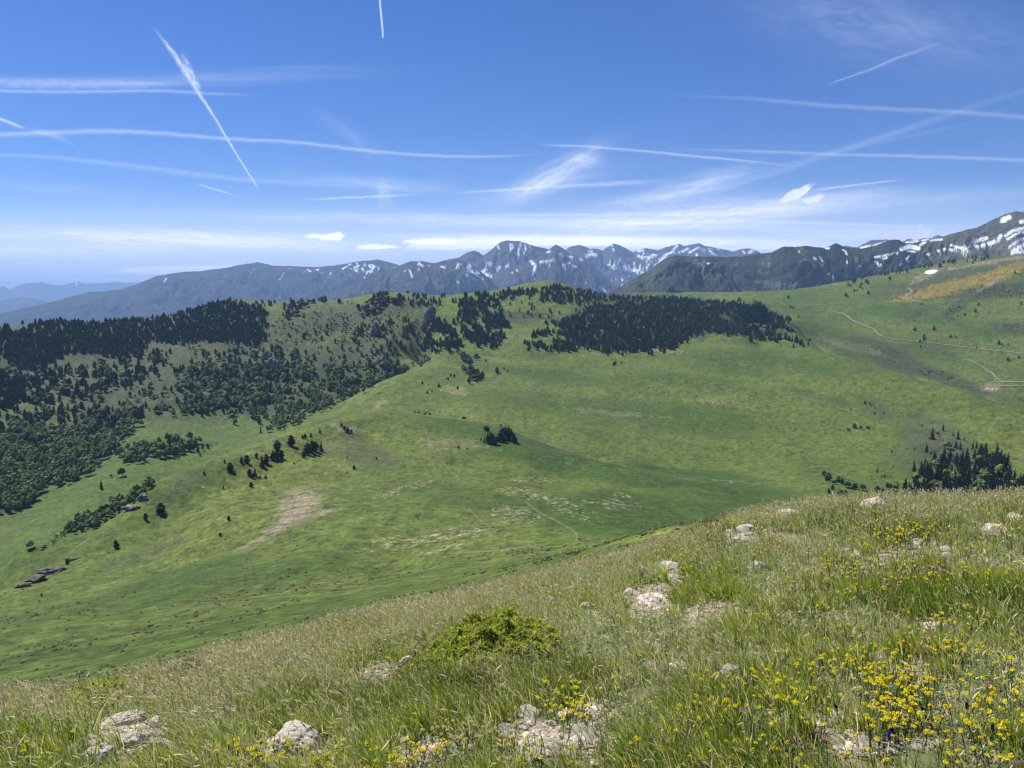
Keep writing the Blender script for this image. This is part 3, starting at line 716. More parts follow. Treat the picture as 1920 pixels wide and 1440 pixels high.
# --- long blue ridge on the left
def paint_D(PU, PV, X, D, S, g, g2, Z):
    c = base_paint(X, D, S, g, g2, (0.030, 0.046, 0.040), (0.046, 0.060, 0.050), 0.10, 1.0)
    n = fbm(X / 90, D / 130, 4, 15, 0.65)
    for b in ((640, 510, 50, 16, 20), (500, 500, 90, 8, 5), (650, 530, 60, 8, 30), (310, 520, 30, 6, -30), (430, 515, 40, 6, 0)):
        c = mix(c, SCREE * 0.7, blob(PU, PV, *b, soft=0.8) * sstep(0.05, 0.35, n) * 0.5)
    c = snow_area(c, PU, PV, X, D, (695, 505, 55, 15, 10), 0.10, 16, 85)
    c = snow_area(c, PU, PV, X, D, (600, 510, 70, 9, 5), 0.26, 17, 85)
    c = snow_area(c, PU, PV, X, D, (480, 508, 60, 8, 5), 0.34, 18, 85)
    M = [([(532, 513), (524, 524)], 2.5), ([(643, 504), (650, 500)], 3), ([(692, 498), (697, 503)], 3.5), ([(733, 506), (742, 502)], 4), ([(683, 522), (690, 508)], 3), ([(577, 506), (582, 508)], 3), ([(308, 528), (312, 522)], 2)]
    return snow_marks(c, PU, PV, n, M, 1.4)
mountain("long_blue_mountain", [(-500, 700), (-200, 635), (0, 588), (40, 579), (83, 570), (125, 558), (167, 548), (225, 543), (258, 532), (275, 525), (292, 518), (333, 511), (375, 508), (417, 503), (454, 496), (483, 492), (500, 495), (512, 498), (550, 499), (592, 501), (625, 498), (650, 494), (667, 491), (690, 488), (708, 487), (728, 491), (745, 496), (780, 510), (850, 540), (900, 570)],
         11800, 3600, -700, 73, paint_D, gully=0.15, wl=1500, jag=0.7, rows=150, r_var=0.01)

# --- very far ranges, left
def paint_E(PU, PV, X, D, S, g, g2, Z):
    c = base_paint(X, D, S, g, g2, (0.05, 0.07, 0.05), (0.09, 0.09, 0.08), 0.5, 2.0)
    c = snow_area(c, PU, PV, X, D, (145, 532, 16, 5, 0), 0.1, 16, 200); c = snow_area(c, PU, PV, X, D, (60, 534, 30, 5, 0), 0.3, 16, 200)
    return c
mountain("faint_range", [(-600, 560), (-300, 548), (-100, 540), (0, 538), (8, 537), (17, 542), (24, 541), (36, 534), (50, 531), (64, 531), (79, 529), (90, 532), (100, 534), (112, 535), (122, 534), (132, 531), (142, 530), (148, 528), (158, 532), (175, 531), (195, 531), (217, 528), (228, 530), (258, 530), (320, 535), (450, 545), (600, 560)],
         33000, 5000, -1100, 83, paint_E, gully=0.2, wl=2600, jag=0.4, rows=50)
mountain("faint_foothill", [(-600, 590), (-200, 575), (0, 564), (20, 560), (42, 557), (60, 559), (83, 564), (110, 572), (150, 585), (250, 600)], 21000, 3500, -1100, 93, paint_E, gully=0.15, wl=2000, jag=0.2, rows=40)

# ------------------------------------------------------------------ lowland sheet out to the horizon
gr = np.concatenate([[0.5], np.geomspace(300, 60000, 40)]); gt = np.linspace(0, 2 * pi, 181)
Gt, Gr = np.meshgrid(gt, gr)
gx, gy = Gr * np.sin(Gt), Gr * np.cos(Gt)
gz = -720 - 350 * sstep(9000, 16000, Gr) + 25 * fbm(gx / 900, gy / 900, 3, 4) - (Gr / 1000) ** 2 * 0.078
gc = np.broadcast_to(np.array((0.045, 0.065, 0.032)), gx.shape + (3,)) * (1 + 0.4 * fbm(gx / 700, gy / 700, 3, 8))[..., None]
lowland = link("ground", mesh_np("ground", np.stack([gx, gy, gz], -1).reshape(-1, 3), grid_faces(*gx.shape)[:, ::-1], M_mtn, gc.reshape(-1, 3)))
tag(lowland, kind="structure")
# ------------------------------------------------------------------ haze: one closed box of even air round camera, land and mountains
def box_mesh(name, lo, hi):
    x0, y0, z0 = lo; x1, y1, z1 = hi
    V = np.array([(x, y, z) for z in (z0, z1) for y in (y0, y1) for x in (x0, x1)], float)
    F = np.array([(0, 2, 3, 1), (4, 5, 7, 6), (0, 1, 5, 4), (2, 6, 7, 3), (0, 4, 6, 2), (1, 3, 7, 5)])
    return mesh_np(name, V, F, None, None, False)
HAZE_TOP = 1150.0
me = box_mesh("haze", (-39500, -39500, -1500), (39500, 39500, HAZE_TOP))
M_haze, nt, out = new_mat("air")
pv = nt.nodes.new("ShaderNodeVolumePrincipled")
pv.inputs["Color"].default_value = (0.39, 0.60, 1.0, 1)
pv.inputs["Density"].default_value = 5.0e-5
pv.inputs["Anisotropy"].default_value = 0.0
nt.links.new(pv.outputs[0], out.inputs["Volume"])
me.materials.append(M_haze)
haze = link("haze", me); tag(haze, kind="stuff")
M_haze.cycles.homogeneous_volume = True

# ------------------------------------------------------------------ clouds: thin ice-cloud veil and contrails at 9 km, small cumulus lower down
def cloud_mat(name, bright=0.9, nscale=None, namp=0.0):
    m, nt, out = new_mat(name)
    a = nt.nodes.new("ShaderNodeAttribute"); a.attribute_name = "dens"
    f = a.outputs["Fac"]
    if nscale:
        n = noise_node(nt, nscale, 6, 0.65)
        f = math_node(nt, 'MULTIPLY', f, math_node(nt, 'MULTIPLY_ADD', n, 2 * namp, 1 - namp))
    cl = nt.nodes.new("ShaderNodeClamp"); nt.links.new(f, cl.inputs[0])
    tr = nt.nodes.new("ShaderNodeBsdfTransparent")
    tl = nt.nodes.new("ShaderNodeBsdfTranslucent"); tl.inputs[0].default_value = (bright, bright, bright, 1)
    df = nt.nodes.new("ShaderNodeBsdfDiffuse"); df.inputs[0].default_value = (bright, bright, bright, 1)
    ad = nt.nodes.new("ShaderNodeMixShader"); ad.inputs[0].default_value = 0.75
    nt.links.new(df.outputs[0], ad.inputs[1]); nt.links.new(tl.outputs[0], ad.inputs[2])
    mx = nt.nodes.new("ShaderNodeMixShader")
    nt.links.new(cl.outputs[0], mx.inputs[0]); nt.links.new(tr.outputs[0], mx.inputs[1]); nt.links.new(ad.outputs[0], mx.inputs[2])
    nt.links.new(mx.outputs[0], out.inputs[0])
    return m

def on_sheet(u, v, H):
    th, t = pix_dir(u, v)
    r = H / np.maximum(t, 1e-3)
    return r * np.sin(th), r * np.cos(th)

M_veil = cloud_mat("ice_cloud", 0.95)
M_trail = cloud_mat("contrail_ice", 0.95)
M_veil.use_backface_culling = False

uu = np.arange(-260, 2190, 3.0); vv = np.concatenate([np.arange(-60, 400, 3.0), np.arange(400, 541, 1.5)])
UU, VV_ = np.meshgrid(uu, vv)
def streak(u0, v0, ru, rv, ang, den, seed, sx=60.0, sy=5.0, thr=0.0, ragged=0.9):
    a = radians(ang); dx, dy = UU - u0, VV_ - v0
    p = dx * cos(a) + dy * sin(a); q = -dx * sin(a) + dy * cos(a)
    m = np.exp(-((p / ru) ** 2 + (q / rv) ** 2) * 1.2)
    w = fbm(p / 50, q / 18, 3, seed + 50); n = fbm(p / sx + 0.8 * w, q / sy + 1.2 * w, 5, seed, 0.52)
    return 0.9 * den * m * np.clip(1 + ragged * n * 1.3 - thr, 0, 3)
D = np.zeros(UU.shape)
D += 0.46 * sstep(335, 505, VV_) * (1 + 0.25 * fbm(UU / 220, VV_ / 14, 5, 3, 0.6))
D += streak(300, 447, 330, 17, 2, 0.55, 11, 120, 6) + streak(60, 470, 300, 14, 0, 0.35, 12, 120, 6) + streak(520, 455, 170, 14, 3, 0.3, 13, 90, 6)
D += streak(980, 415, 520, 12, 1, 0.30, 14, 130, 5) + streak(1300, 405, 300, 26, -6, 0.42, 15, 100, 7) + streak(1500, 385, 160, 18, -8, 0.25, 16, 90, 7)
D += streak(1040, 325, 95, 20, -30, 0.34, 17, 80, 9, 0, 1.0) + streak(1010, 350, 110, 16, -12, 0.22, 18, 60, 5) + streak(1310, 345, 110, 18, -14, 0.28, 19, 90, 9, 0, 1.0) + streak(1240, 370, 130, 12, -8, 0.2, 20, 60, 4)
D += streak(1100, 300, 30, 14, 10, 0.22, 21, 30, 4) + streak(650, 250, 70, 14, 35, 0.06, 22, 60, 10) + streak(700, 345, 160, 13, 4, 0.16, 23, 90, 6) + streak(1660, 45, 260, 75, 10, 0.085, 24, 90, 22)
D += streak(720, 365, 16, 26, 0, 0.16, 25, 10, 20) + streak(330, 150, 300, 12, -2, 0.10, 26, 120, 5) + streak(560, 128, 130, 5, -1, 0.05, 27)
D += streak(90, 515, 260, 12, 0, 0.35, 28, 90, 5) + streak(1600, 440, 330, 16, 0, 0.20, 29, 120, 6) + streak(1750, 375, 260, 20, -5, 0.12, 30, 120, 8) + streak(60, 350, 200, 12, 4, 0.07, 31, 120, 8)
D += streak(1150, 450, 380, 9, 1, 0.55, 32, 60, 7) + streak(350, 503, 110, 7, -3, 0.5, 33, 40, 5) + streak(920, 455, 130, 10, 0, 0.40, 34, 50, 6)
D += streak(1600, 275, 330, 6, -18, 0.10, 35, 90, 5) + streak(1000, 330, 700, 60, 0, 0.03, 36, 200, 20)
D = np.clip(D, 0, 0.93)
e = np.minimum(np.minimum(np.arange(len(uu)), np.arange(len(uu))[::-1])[None, :] / 30.0, 1) * np.minimum(np.arange(len(vv))[:, None] / 18.0, 1)
D = D * e
vx, vy = on_sheet(UU, VV_, 9000.0)
vz = 9000 + 120 * fbm(vx / 6000, vy / 6000, 3, 3)
veil = link("ice_cloud_veil", mesh_np("ice_cloud_veil", np.stack([vx, vy, vz], -1).reshape(-1, 3), grid_faces(*UU.shape), M_veil, None, True, {"dens": D.ravel()}))
tag(veil, kind="stuff")

def trail(pts_, w, den, label, seed, H=9200.0, rag=0.5, fade=(0.08, 0.08), double=False, flare=None):
    """a long flattened tube of ice cloud following a flight path; w = widths along it in survey pixels"""
    P = np.asarray(pts_, float)
    seg = np.hypot(*(P[1:] - P[:-1]).T); cum = np.concatenate([[0], np.cumsum(seg)]); L = cum[-1]
    n = max(int(L / 2.2), 12); s = np.linspace(0, 1, n)
    # smooth path
    pu = np.interp(s * L, cum, P[:, 0]); pv_ = np.interp(s * L, cum, P[:, 1])
    k = max(3, n // 14); ker = np.ones(k) / k
    pad = lambda a: np.convolve(np.concatenate([a[0] - (a[1:k] - a[0])[::-1], a, a[-1] + (a[-1] - a[-k:-1])[::-1]]), ker, 'same')[k - 1:k - 1 + n]
    pu, pv_ = pad(pu), pad(pv_)
    ww = 0.82 * np.interp(s, np.linspace(0, 1, len(w)), w)
    du, dv = np.gradient(pu), np.gradient(pv_); l = np.hypot(du, dv) + 1e-9
    nu, nv = -dv / l, du / l
    m = 17; q = np.linspace(-1, 1, m)
    wob = 0.30 * fbm(s * L / 26.0, s * 0, 3, seed + 2)
    U_ = pu[None] + nu[None] * (q[:, None] * 1.35 + wob[None]) * ww[None]; V_ = pv_[None] + nv[None] * (q[:, None] * 1.35 + wob[None]) * ww[None]
    prof = np.exp(-(q * 2.0) ** 2)[:, None] * np.ones((1, n))
    if double: prof = (np.exp(-((q - 0.42) * 3.6) ** 2) + np.exp(-((q + 0.42) * 3.6) ** 2))[:, None] * np.ones((1, n))
    prof = prof * (1 - (np.abs(q) ** 8))[:, None]
    nz = fbm((s * L / 14.0)[None] + 0 * U_, q[:, None] * 2.2 + 0 * U_, 4, seed, 0.65)
    d = 0.76 * den * prof * np.clip(1 + rag * 2.4 * nz, 0, 2.2) * (sstep(0, fade[0], s) * sstep(0, fade[1], 1 - s))[None]
    x, y = on_sheet(U_, V_, H)
    thick = 60.0
    zt = H + thick * np.sqrt(np.clip(1 - q ** 2, 0, 1))[:, None] + 0 * x
    me = mesh_np("contrail", np.stack([x, y, zt], -1).reshape(-1, 3), grid_faces(m, n), M_trail, None, True, {"dens": np.clip(d, 0, 0.95).ravel()})
    o = link("contrail", me)
    return tag(o, label, "contrail", "contrails across the blue sky")
trail([(282, 46), (330, 108), (362, 160), (400, 218), (425, 260), (447, 296), (468, 330), (490, 362)], [3, 6, 8.5, 5.5, 4, 3.5, 3, 2.5], 0.5, "bright ragged diagonal contrail widening high above the long blue mountain", 1, rag=0.6, fade=(0.2, 0.06))
trail([(338, 92), (352, 128), (372, 165), (382, 182)], [4, 10, 9, 4], 0.35, "ragged side wisp beside the upper part of the bright diagonal contrail", 2, rag=0.9, fade=(0.4, 0.3))
trail([(711, -12), (715, 30), (719, 76)], [2.2, 2.6, 1.8], 0.85, "short crisp double contrail running off the top of the sky", 3, double=True, rag=0.1, fade=(0.02, 0.05))
trail([(-60, 152), (0, 157), (140, 160), (300, 160), (380, 158)], [14, 17, 15, 12, 8], 0.2, "broad faint contrail band high at the left of the sky", 4, rag=0.35, fade=(0.02, 0.3))
trail([(-40, 172), (120, 175), (300, 172), (400, 178), (515, 181)], [5, 5, 5, 5, 4], 0.22, "thin pale contrail along the lower edge of the broad faint band", 5, fade=(0.02, 0.3))
trail([(-60, 256), (60, 252), (200, 247), (300, 251), (420, 262), (560, 268), (650, 280), (750, 290), (850, 295), (940, 295), (1030, 290)], [7, 8, 8, 7, 6, 6, 6, 5.5, 5, 4, 3], 0.27, "long curving contrail crossing behind the bright diagonal one", 6, rag=0.3, fade=(0.01, 0.12))
trail([(-40, 290), (100, 296), (200, 307), (330, 323), (450, 338), (620, 348), (760, 356)], [5, 6, 8, 9, 8, 8, 6], 0.14, "faint drooping contrail below the long curving one", 7, fade=(0.02, 0.4))
trail([(-30, 216), (10, 228), (35, 238), (56, 245)], [5, 5, 5, 3], 0.45, "short bright contrail stub at the left edge of the sky", 8, fade=(0.02, 0.3))
trail([(50, 243), (100, 255), (130, 268), (152, 280)], [7, 10, 9, 5], 0.16, "fading tail continuing the short bright contrail stub", 9, fade=(0.2, 0.5))
trail([(1005, 273), (1100, 276), (1160, 281), (1230, 287), (1310, 295), (1400, 303), (1520, 316)], [3, 3.5, 4, 4.5, 4, 3, 2.5], 0.28, "slim contrail sloping down just above the feathery cirrus fan", 10, rag=0.3, fade=(0.1, 0.3))
trail([(1225, 281), (1340, 283), (1440, 286), (1560, 291), (1700, 294), (1830, 298), (1990, 305)], [4, 4.5, 5, 5, 6, 6, 6], 0.2, "long level contrail reaching the right edge over the two small clouds", 11, rag=0.3, fade=(0.3, 0.01))
trail([(1180, 180), (1400, 186), (1550, 200), (1680, 207), (1800, 212), (1900, 220), (1990, 226)], [4, 5, 7, 7, 7, 8, 8], 0.14, "hazy wide contrail high at the right side of the sky", 12, rag=0.3, fade=(0.5, 0.01))
trail([(1540, 165), (1590, 147), (1640, 130), (1680, 112), (1750, 88), (1780, 75)], [2, 3, 4.5, 5, 5, 4], 0.18, "short rising contrail high above the broom-covered slope", 13, rag=0.4, fade=(0.15, 0.4))
trail([(840, 364), (920, 359), (1000, 353), (1080, 349), (1180, 344), (1280, 338)], [2.5, 4, 5, 6, 8, 8], 0.3, "contrail crossing the foot of the feathery cirrus fan", 14, rag=0.35, fade=(0.15, 0.3))
trail([(366, 345), (400, 355), (430, 364), (446, 371)], [2, 3, 3, 2], 0.34, "tiny faint contrail left of the lower end of the bright diagonal one", 15, fade=(0.2, 0.3))
trail([(560, 377), (640, 372), (720, 369), (800, 365)], [2.5, 3.5, 4, 3], 0.36, "thin low contrail left of the cirrus fan", 16, fade=(0.25, 0.3))
trail([(1515, 360), (1570, 352), (1630, 345), (1700, 337)], [3.5, 3, 2.5, 2], 0.36, "thin contrail starting at the two small puffy clouds", 17, fade=(0.2, 0.2))
trail([(1400, 330), (1500, 300), (1620, 275), (1760, 245), (1880, 222)], [5, 5, 5, 5, 5], 0.05, "very faint slanting contrail crossing the long level one", 18, fade=(0.3, 0.3))
trail([(880, 403), (1050, 404), (1250, 403), (1450, 402), (1560, 405)], [4, 5, 5, 5, 4], 0.3, "long thin contrail low over the snowy peaks", 19, fade=(0.2, 0.3))
trail([(1200, 420), (1400, 416), (1600, 421), (1800, 428)], [4, 5, 5, 4], 0.25, "thin low contrail just above the near dark ridge", 20, fade=(0.2, 0.3))

# small cumulus: knobbly puffs of many lobes
def ico(sub=1):
    import bmesh
    bm = bmesh.new(); bmesh.ops.create_icosphere(bm, subdivisions=sub, radius=1.0)
    V = np.array([v.co[:] for v in bm.verts]); F = np.array([[v.index for v in f.verts] for f in bm.faces]); bm.free()
    return V, F
ICO1, ICO2, ICO3 = ico(1), ico(2), ico(3)
M_puff = cloud_mat("cumulus_white", 0.97)
SUNV = np.array(sdir); SH = SUNV[:2] / np.hypot(*SUNV[:2])
def cumulus(u, v, wpx, hpx, H, label, seed, lobes=9, flat=False):
    """a small domed cloud: billowing skin that faces the sun, thinning out at its ragged edge"""
    rs = np.random.RandomState(seed)
    th, t = pix_dir(u, v); r = H / t; sc = r / FPX
    na = int(min(150, max(34, wpx * 1.2))); nb = int(max(26, hpx * 1.8))
    A, B = np.meshgrid(np.linspace(-1, 1, na), np.linspace(-1, 1, nb))
    f = np.zeros(A.shape)
    for k in range(lobes):
        a = rs.uniform(-0.62, 0.62); b = rs.uniform(-0.35, 0.30) * (1 - abs(a)); q = rs.uniform(0.16, 0.34) * (1 if flat else 1.15)
        f += np.exp(-(((A - a) / (q * (1.0 if wpx < 60 else 1.2))) ** 2 + ((B - b) / (q * 1.25)) ** 2))
    n = fbm(A * wpx / 12.0 + seed, B * hpx / 8.0, 4, seed, 0.55)
    f = f + (1.5 if flat else 1.25) * n
    dn = (0.75 if flat else 0.85) * sstep(0.45, 1.9 if flat else 1.5, f) * sstep(1.0, 0.75, np.abs(A)) * sstep(1.0, 0.7, np.abs(B))
    right = np.array((math.cos(th), -math.sin(th), 0.0)); tv = np.array((-sin(el) * SH[0], -sin(el) * SH[1], cos(el)))
    C = np.array((r * math.sin(th), r * math.cos(th), H))
    bul = np.clip(f, 0, 2.5) * (0.02 if flat else 0.035) * min(wpx, hpx * 3)
    P = (A[..., None] * right * wpx * 0.72 + B[..., None] * tv * (hpx * 0.8 / cos(el)) - bul[..., None] * np.array((SH[0], SH[1], 0.1)) * 0.4) * sc
    me = mesh_np("cloud", P.reshape(-1, 3), grid_faces(nb, na), M_puff, None, True, {"dens": (dn * (0.8 if flat else 0.95)).ravel()})
    o = link("cloud", me); o.location = tuple(C)
    return tag(o, label, "cloud", "small cumulus clouds over the mountains")
cumulus(1491, 364, 27, 27, 2600, "small round puffy cloud, the bigger of the pair high over the dark ridge", 9, 12)
cumulus(1522, 373, 24, 15, 2600, "small puffy cloud, the smaller and lower of the pair over the dark ridge", 8, 12)
cumulus(606, 443, 56, 17, 2400, "small flat cumulus above the snowy hump of the long blue mountain", 4)
cumulus(706, 462, 66, 11, 2400, "thin lens-shaped white cloud left of the flat-topped peak", 5)
cumulus(1695, 440, 66, 32, 2200, "white cumulus rising behind the far crests beside the snowy summit", 16, 16)
cumulus(800, 452, 90, 12, 2600, "low white cloud left above the flat-topped peak", 7)
for i, (u, v, w, h) in enumerate([(890, 458, 210, 24), (1045, 452, 240, 20), (1160, 453, 220, 22), (1255, 455, 200, 22), (1370, 462, 190, 22), (1470, 462, 150, 12), (345, 508, 190, 16), (425, 503, 90, 12)]):
    cumulus(u, v, w, h, 2500, ["low white cloud bank left of the flat-topped peak's summit", "flat white cloud right over the flat-topped peak", "white cloud bank behind the round snowy dome", "white cloud behind the snow-fluted far peaks",
            "pale cloud behind the small snowy hump", "pale cloud low over the start of the dark ridge", "low white cloud over the shoulder of the long blue mountain", "small cloud touching the top of the long blue mountain"][i], 20 + i, 14, True)
# ------------------------------------------------------------------ roads and tracks laid on the hills
def road_mat(name, c):
    m, nt, out = new_mat(name)
    p = nt.nodes.new("ShaderNodeBsdfPrincipled"); p.inputs["Roughness"].default_value = 0.95; p.inputs["Specular IOR Level"].default_value = 0.1
    n = noise_node(nt, 0.6, 4, 0.7)
    rgb = nt.nodes.new("ShaderNodeCombineXYZ")
    for i in range(3): rgb.inputs[i].default_value = c[i]
    nt.links.new(mul_col(nt, rgb.outputs[0], math_node(nt, 'MULTIPLY_ADD', n, 0.8, 0.6)), p.inputs["Base Color"])
    nt.links.new(p.outputs[0], out.inputs[0])
    return m
M_road = road_mat("pale_gravel", (0.20, 0.185, 0.14)); M_cut = road_mat("earth_bank", (0.10, 0.10, 0.06)); M_pink = road_mat("pink_earth", (0.30, 0.235, 0.19))
def ribbon(name, P, w, mat, rmin, lift=0.35, seed=1, off=0.0):
    P = np.asarray(P, float)
    L = np.hypot(*(P[1:] - P[:-1]).T); cum = np.concatenate([[0], np.cumsum(L)])
    s = np.arange(0, cum[-1], 2.0)
    h = hit(np.interp(s, cum, P[:, 0]), np.interp(s, cum, P[:, 1]), rmin)
    h = h[~np.isnan(h[:, 0])]
    k = 5; ker = np.ones(k) / k
    xy = np.stack([np.convolve(np.pad(h[:, i], k // 2, 'edge'), ker, 'valid') for i in (0, 1)], 1)
    t = np.gradient(xy, axis=0); t /= np.hypot(t[:, 0], t[:, 1])[:, None] + 1e-9
    nn = np.stack([-t[:, 1], t[:, 0]], 1)
    ww = w * (1 + 0.25 * fbm(np.arange(len(xy)) / 4.0, np.zeros(len(xy)), 3, seed))
    rows = []
    for q in (-0.5, -0.25, 0, 0.25, 0.5):
        a = xy + nn * (ww * q + off)[:, None]
        zc = far_z(xy[:, 0] + nn[:, 0] * off, xy[:, 1] + nn[:, 1] * off)
        z = np.maximum(far_z(a[:, 0], a[:, 1]), zc - 0.4) + lift
        rows.append(np.stack([a[:, 0], a[:, 1], z], 1))
    V = np.stack(rows, 0)
    o = link(name, mesh_np(name, V.reshape(-1, 3), grid_faces(5, len(xy)), mat))
    return tag(o, kind="structure")
ribbon("road", [(1524, 584), (1545, 583), (1566, 584), (1578, 588), (1590, 594), (1600, 602), (1612, 607), (1628, 613), (1640, 618), (1645, 626), (1655, 632), (1680, 636), (1725, 641), (1760, 645), (1800, 650), (1850, 656), (1900, 661), (1960, 667)], 3.4, M_road, 1400, 0.8)
ribbon("road", [(1740, 568), (1722, 566), (1706, 562), (1697, 558), (1700, 554), (1711, 548), (1707, 543), (1700, 540)], 5.0, M_road, 1500, 0.8)
ribbon("road", [(1672, 505), (1676, 510), (1686, 512), (1702, 513)], 5.0, M_road, 1700, 0.8)
ribbon("road", [(1558, 533), (1566, 534), (1574, 535)], 8.0, M_road, 1700, 0.8)
ribbon("path", [(1813, 673), (1825, 679), (1840, 686), (1852, 696), (1860, 702)], 2.2, M_road, 1200, 0.6)
ribbon("path", [(1857, 695), (1864, 705), (1873, 713), (1884, 717)], 2.2, M_road, 1200, 0.6)
ribbon("farm_track", [(1866, 716), (1890, 716), (1920, 717), (1960, 718)], 4.0, M_pink, 1100, 0.7)
ribbon("farm_track", [(1872, 724), (1900, 724), (1940, 722)], 2.2, M_pink, 1100, 0.7, 3)
ribbon("road_bank", [(1630, 640), (1700, 662), (1725, 668)], 2.5, M_cut, 1400, 0.5)
ribbon("path", [(948, 645), (958, 634), (966, 626), (970, 620)], 1.8, M_road, 1200, 0.5)
ribbon("path", [(1018, 595), (1030, 592), (1040, 588)], 4.0, M_road, 1200, 0.5)

# ------------------------------------------------------------------ tree shapes
M_needle = leaf_mat("conifer_needles", 0.10, 0.75, 0.1, (0.35, 0.35)); M_leaf = leaf_mat("broad_leaves", 0.38, 0.65, 0.15, (0.5, 0.35))
M_bark = leaf_mat("bark", 0.0, 0.9, 0.1)
def tube(p0, p1, r0, r1, n=6):
    p0, p1 = np.array(p0, float), np.array(p1, float); d = p1 - p0; d /= np.linalg.norm(d)
    a = np.cross(d, (0, 0, 1.0)); a = np.array((1.0, 0, 0)) if np.linalg.norm(a) < 1e-3 else a / np.linalg.norm(a); b = np.cross(d, a)
    t = np.arange(n) * 2 * pi / n; c = np.cos(t)[:, None] * a + np.sin(t)[:, None] * b
    V = np.concatenate([p0 + c * r0, p1 + c * r1]); i = np.arange(n); j = (i + 1) % n
    return V, np.concatenate([np.stack([i, j, j + n], 1), np.stack([i, j + n, i + n], 1)])
def conifer_shape(seed, slim=1.0, rnd=0.0, col=(0.056, 0.084, 0.034)):
    """unit-height conifer; returns crown and trunk as (V, F, C)"""
    rs = np.random.RandomState(seed); V = []; F = []; C = []; n = 0
    layers = 11
    for k in range(layers):
        f = k / (layers - 1); z = 0.10 + 0.84 * f
        base = (1 - f) ** 0.85 if rnd == 0 else (math.sin(pi * min(1, (f * 0.82 + 0.18))) ** 0.7)
        R = (0.17 * slim + 0.10 * rnd) * base + 0.012
        m = 9; a = rs.rand() * 6.28 + np.arange(2 * m) * pi / m
        rr = R * rs.uniform(0.8, 1.2) * np.where(np.arange(2 * m) % 2 == 0, rs.uniform(0.65, 1.35, 2 * m), rs.uniform(0.35, 0.6, 2 * m))
        zo = z - R * rs.uniform(0.15, 0.55, 2 * m)
        off = rs.normal(0, 0.012, 2)
        P = np.concatenate([[[off[0], off[1], min(1.0, z + 0.095)]], np.stack([np.cos(a) * rr + off[0], np.sin(a) * rr + off[1], zo], 1)])
        i = np.arange(2 * m); V.append(P); F.append(np.stack([np.zeros(2 * m, int), 1 + i, 1 + (i + 1) % (2 * m)], 1) + n); n += len(P)
        C.append(np.array(col) * np.ones((len(P), 1)) * rs.uniform(0.75, 1.3, (len(P), 1)))
    tv, tf = tube((0, 0, -0.08), (0, 0, 0.55), 0.022, 0.008, 5)
    return (np.concatenate(V), np.concatenate(F), np.concatenate(C)), (tv, tf, np.full((len(tv), 3), 0.06))
def round_shape(seed, col=(0.135, 0.190, 0.052), lobes=15, flat=1.0):
    rs = np.random.RandomState(seed); V = []; F = []; C = []; n = 0
    v0, f0 = ICO1
    for k in range(lobes):
        a = rs.rand() * 6.28; rad = 0.25 * math.sqrt(rs.rand()) if k else 0; zc = 0.32 + 0.50 * (1 - (rad / 0.27) ** 2) * rs.rand() ** 0.5 if k else 0.55
        q = rs.uniform(0.12, 0.19) if k else 0.27
        d = rs.uniform(0.72, 1.22, len(v0))
        P = v0 * (q * d)[:, None] * np.array((1, 1, 1.0 * flat)) + np.array((rad * cos(a), rad * sin(a), zc * flat))
        V.append(P); F.append(f0 + n); n += len(P)
        C.append(np.array(col) * rs.uniform(0.8, 1.3) * rs.uniform(0.85, 1.15, (len(P), 1)))
        for _ in range(14):                       # ragged leafy sprays breaking the outline
            p = P[rs.randint(len(P))]; u = rs.normal(0, 1, 3); u /= np.linalg.norm(u); w = rs.normal(0, 1, 3); w /= np.linalg.norm(w)
            s_ = 0.045
            V.append(np.array([p + u * s_, p + w * s_, p - u * s_ * 0.6 - w * s_ * 0.5])); F.append(np.array([[0, 1, 2]]) + n); n += 3
            C.append(np.array(col) * rs.uniform(0.8, 1.7) * np.ones((3, 1)))
    tv, tf = tube((0, 0, -0.06), (0, 0, 0.45), 0.03, 0.015, 5)
    return (np.concatenate(V), np.concatenate(F), np.concatenate(C)), (tv, tf, np.full((len(tv), 3), 0.09))
SHAPES = {
    "pine": [conifer_shape(i, 1.15, 0.0) for i in range(1)] + [conifer_shape(10 + i, 0.8, 0.9 + 0.1 * i) for i in range(6)],
    "fir": [conifer_shape(20 + i, 0.92, 0.0, (0.028, 0.046, 0.024)) for i in range(4)],
    "beech": [round_shape(30 + i) for i in range(5)],
    "bush": [round_shape(50 + i, (0.105, 0.145, 0.045), 9, 0.85) for i in range(4)],
    "roundpine": [round_shape(60 + i, (0.030, 0.045, 0.022), 10, 0.95) for i in range(3)],
}
def shape_mesh(kind, i, which):
    (cr, tr) = SHAPES[kind][i]; s = cr if which == 'crown' else tr
    nm = {"pine": "pine_tree", "fir": "fir_tree", "beech": "beech_tree", "bush": "bush", "roundpine": "mountain_pine"}[kind]
    return mesh_np(nm + "_" + which, s[0], s[1], M_bark if which == 'trunk' else (M_needle if kind in ("pine", "fir", "roundpine") else M_leaf), s[2], False)
MESHES = {}
def get_mesh(kind, i, which):
    if (kind, i, which) not in MESHES: MESHES[(kind, i, which)] = shape_mesh(kind, i, which)
    return MESHES[(kind, i, which)]

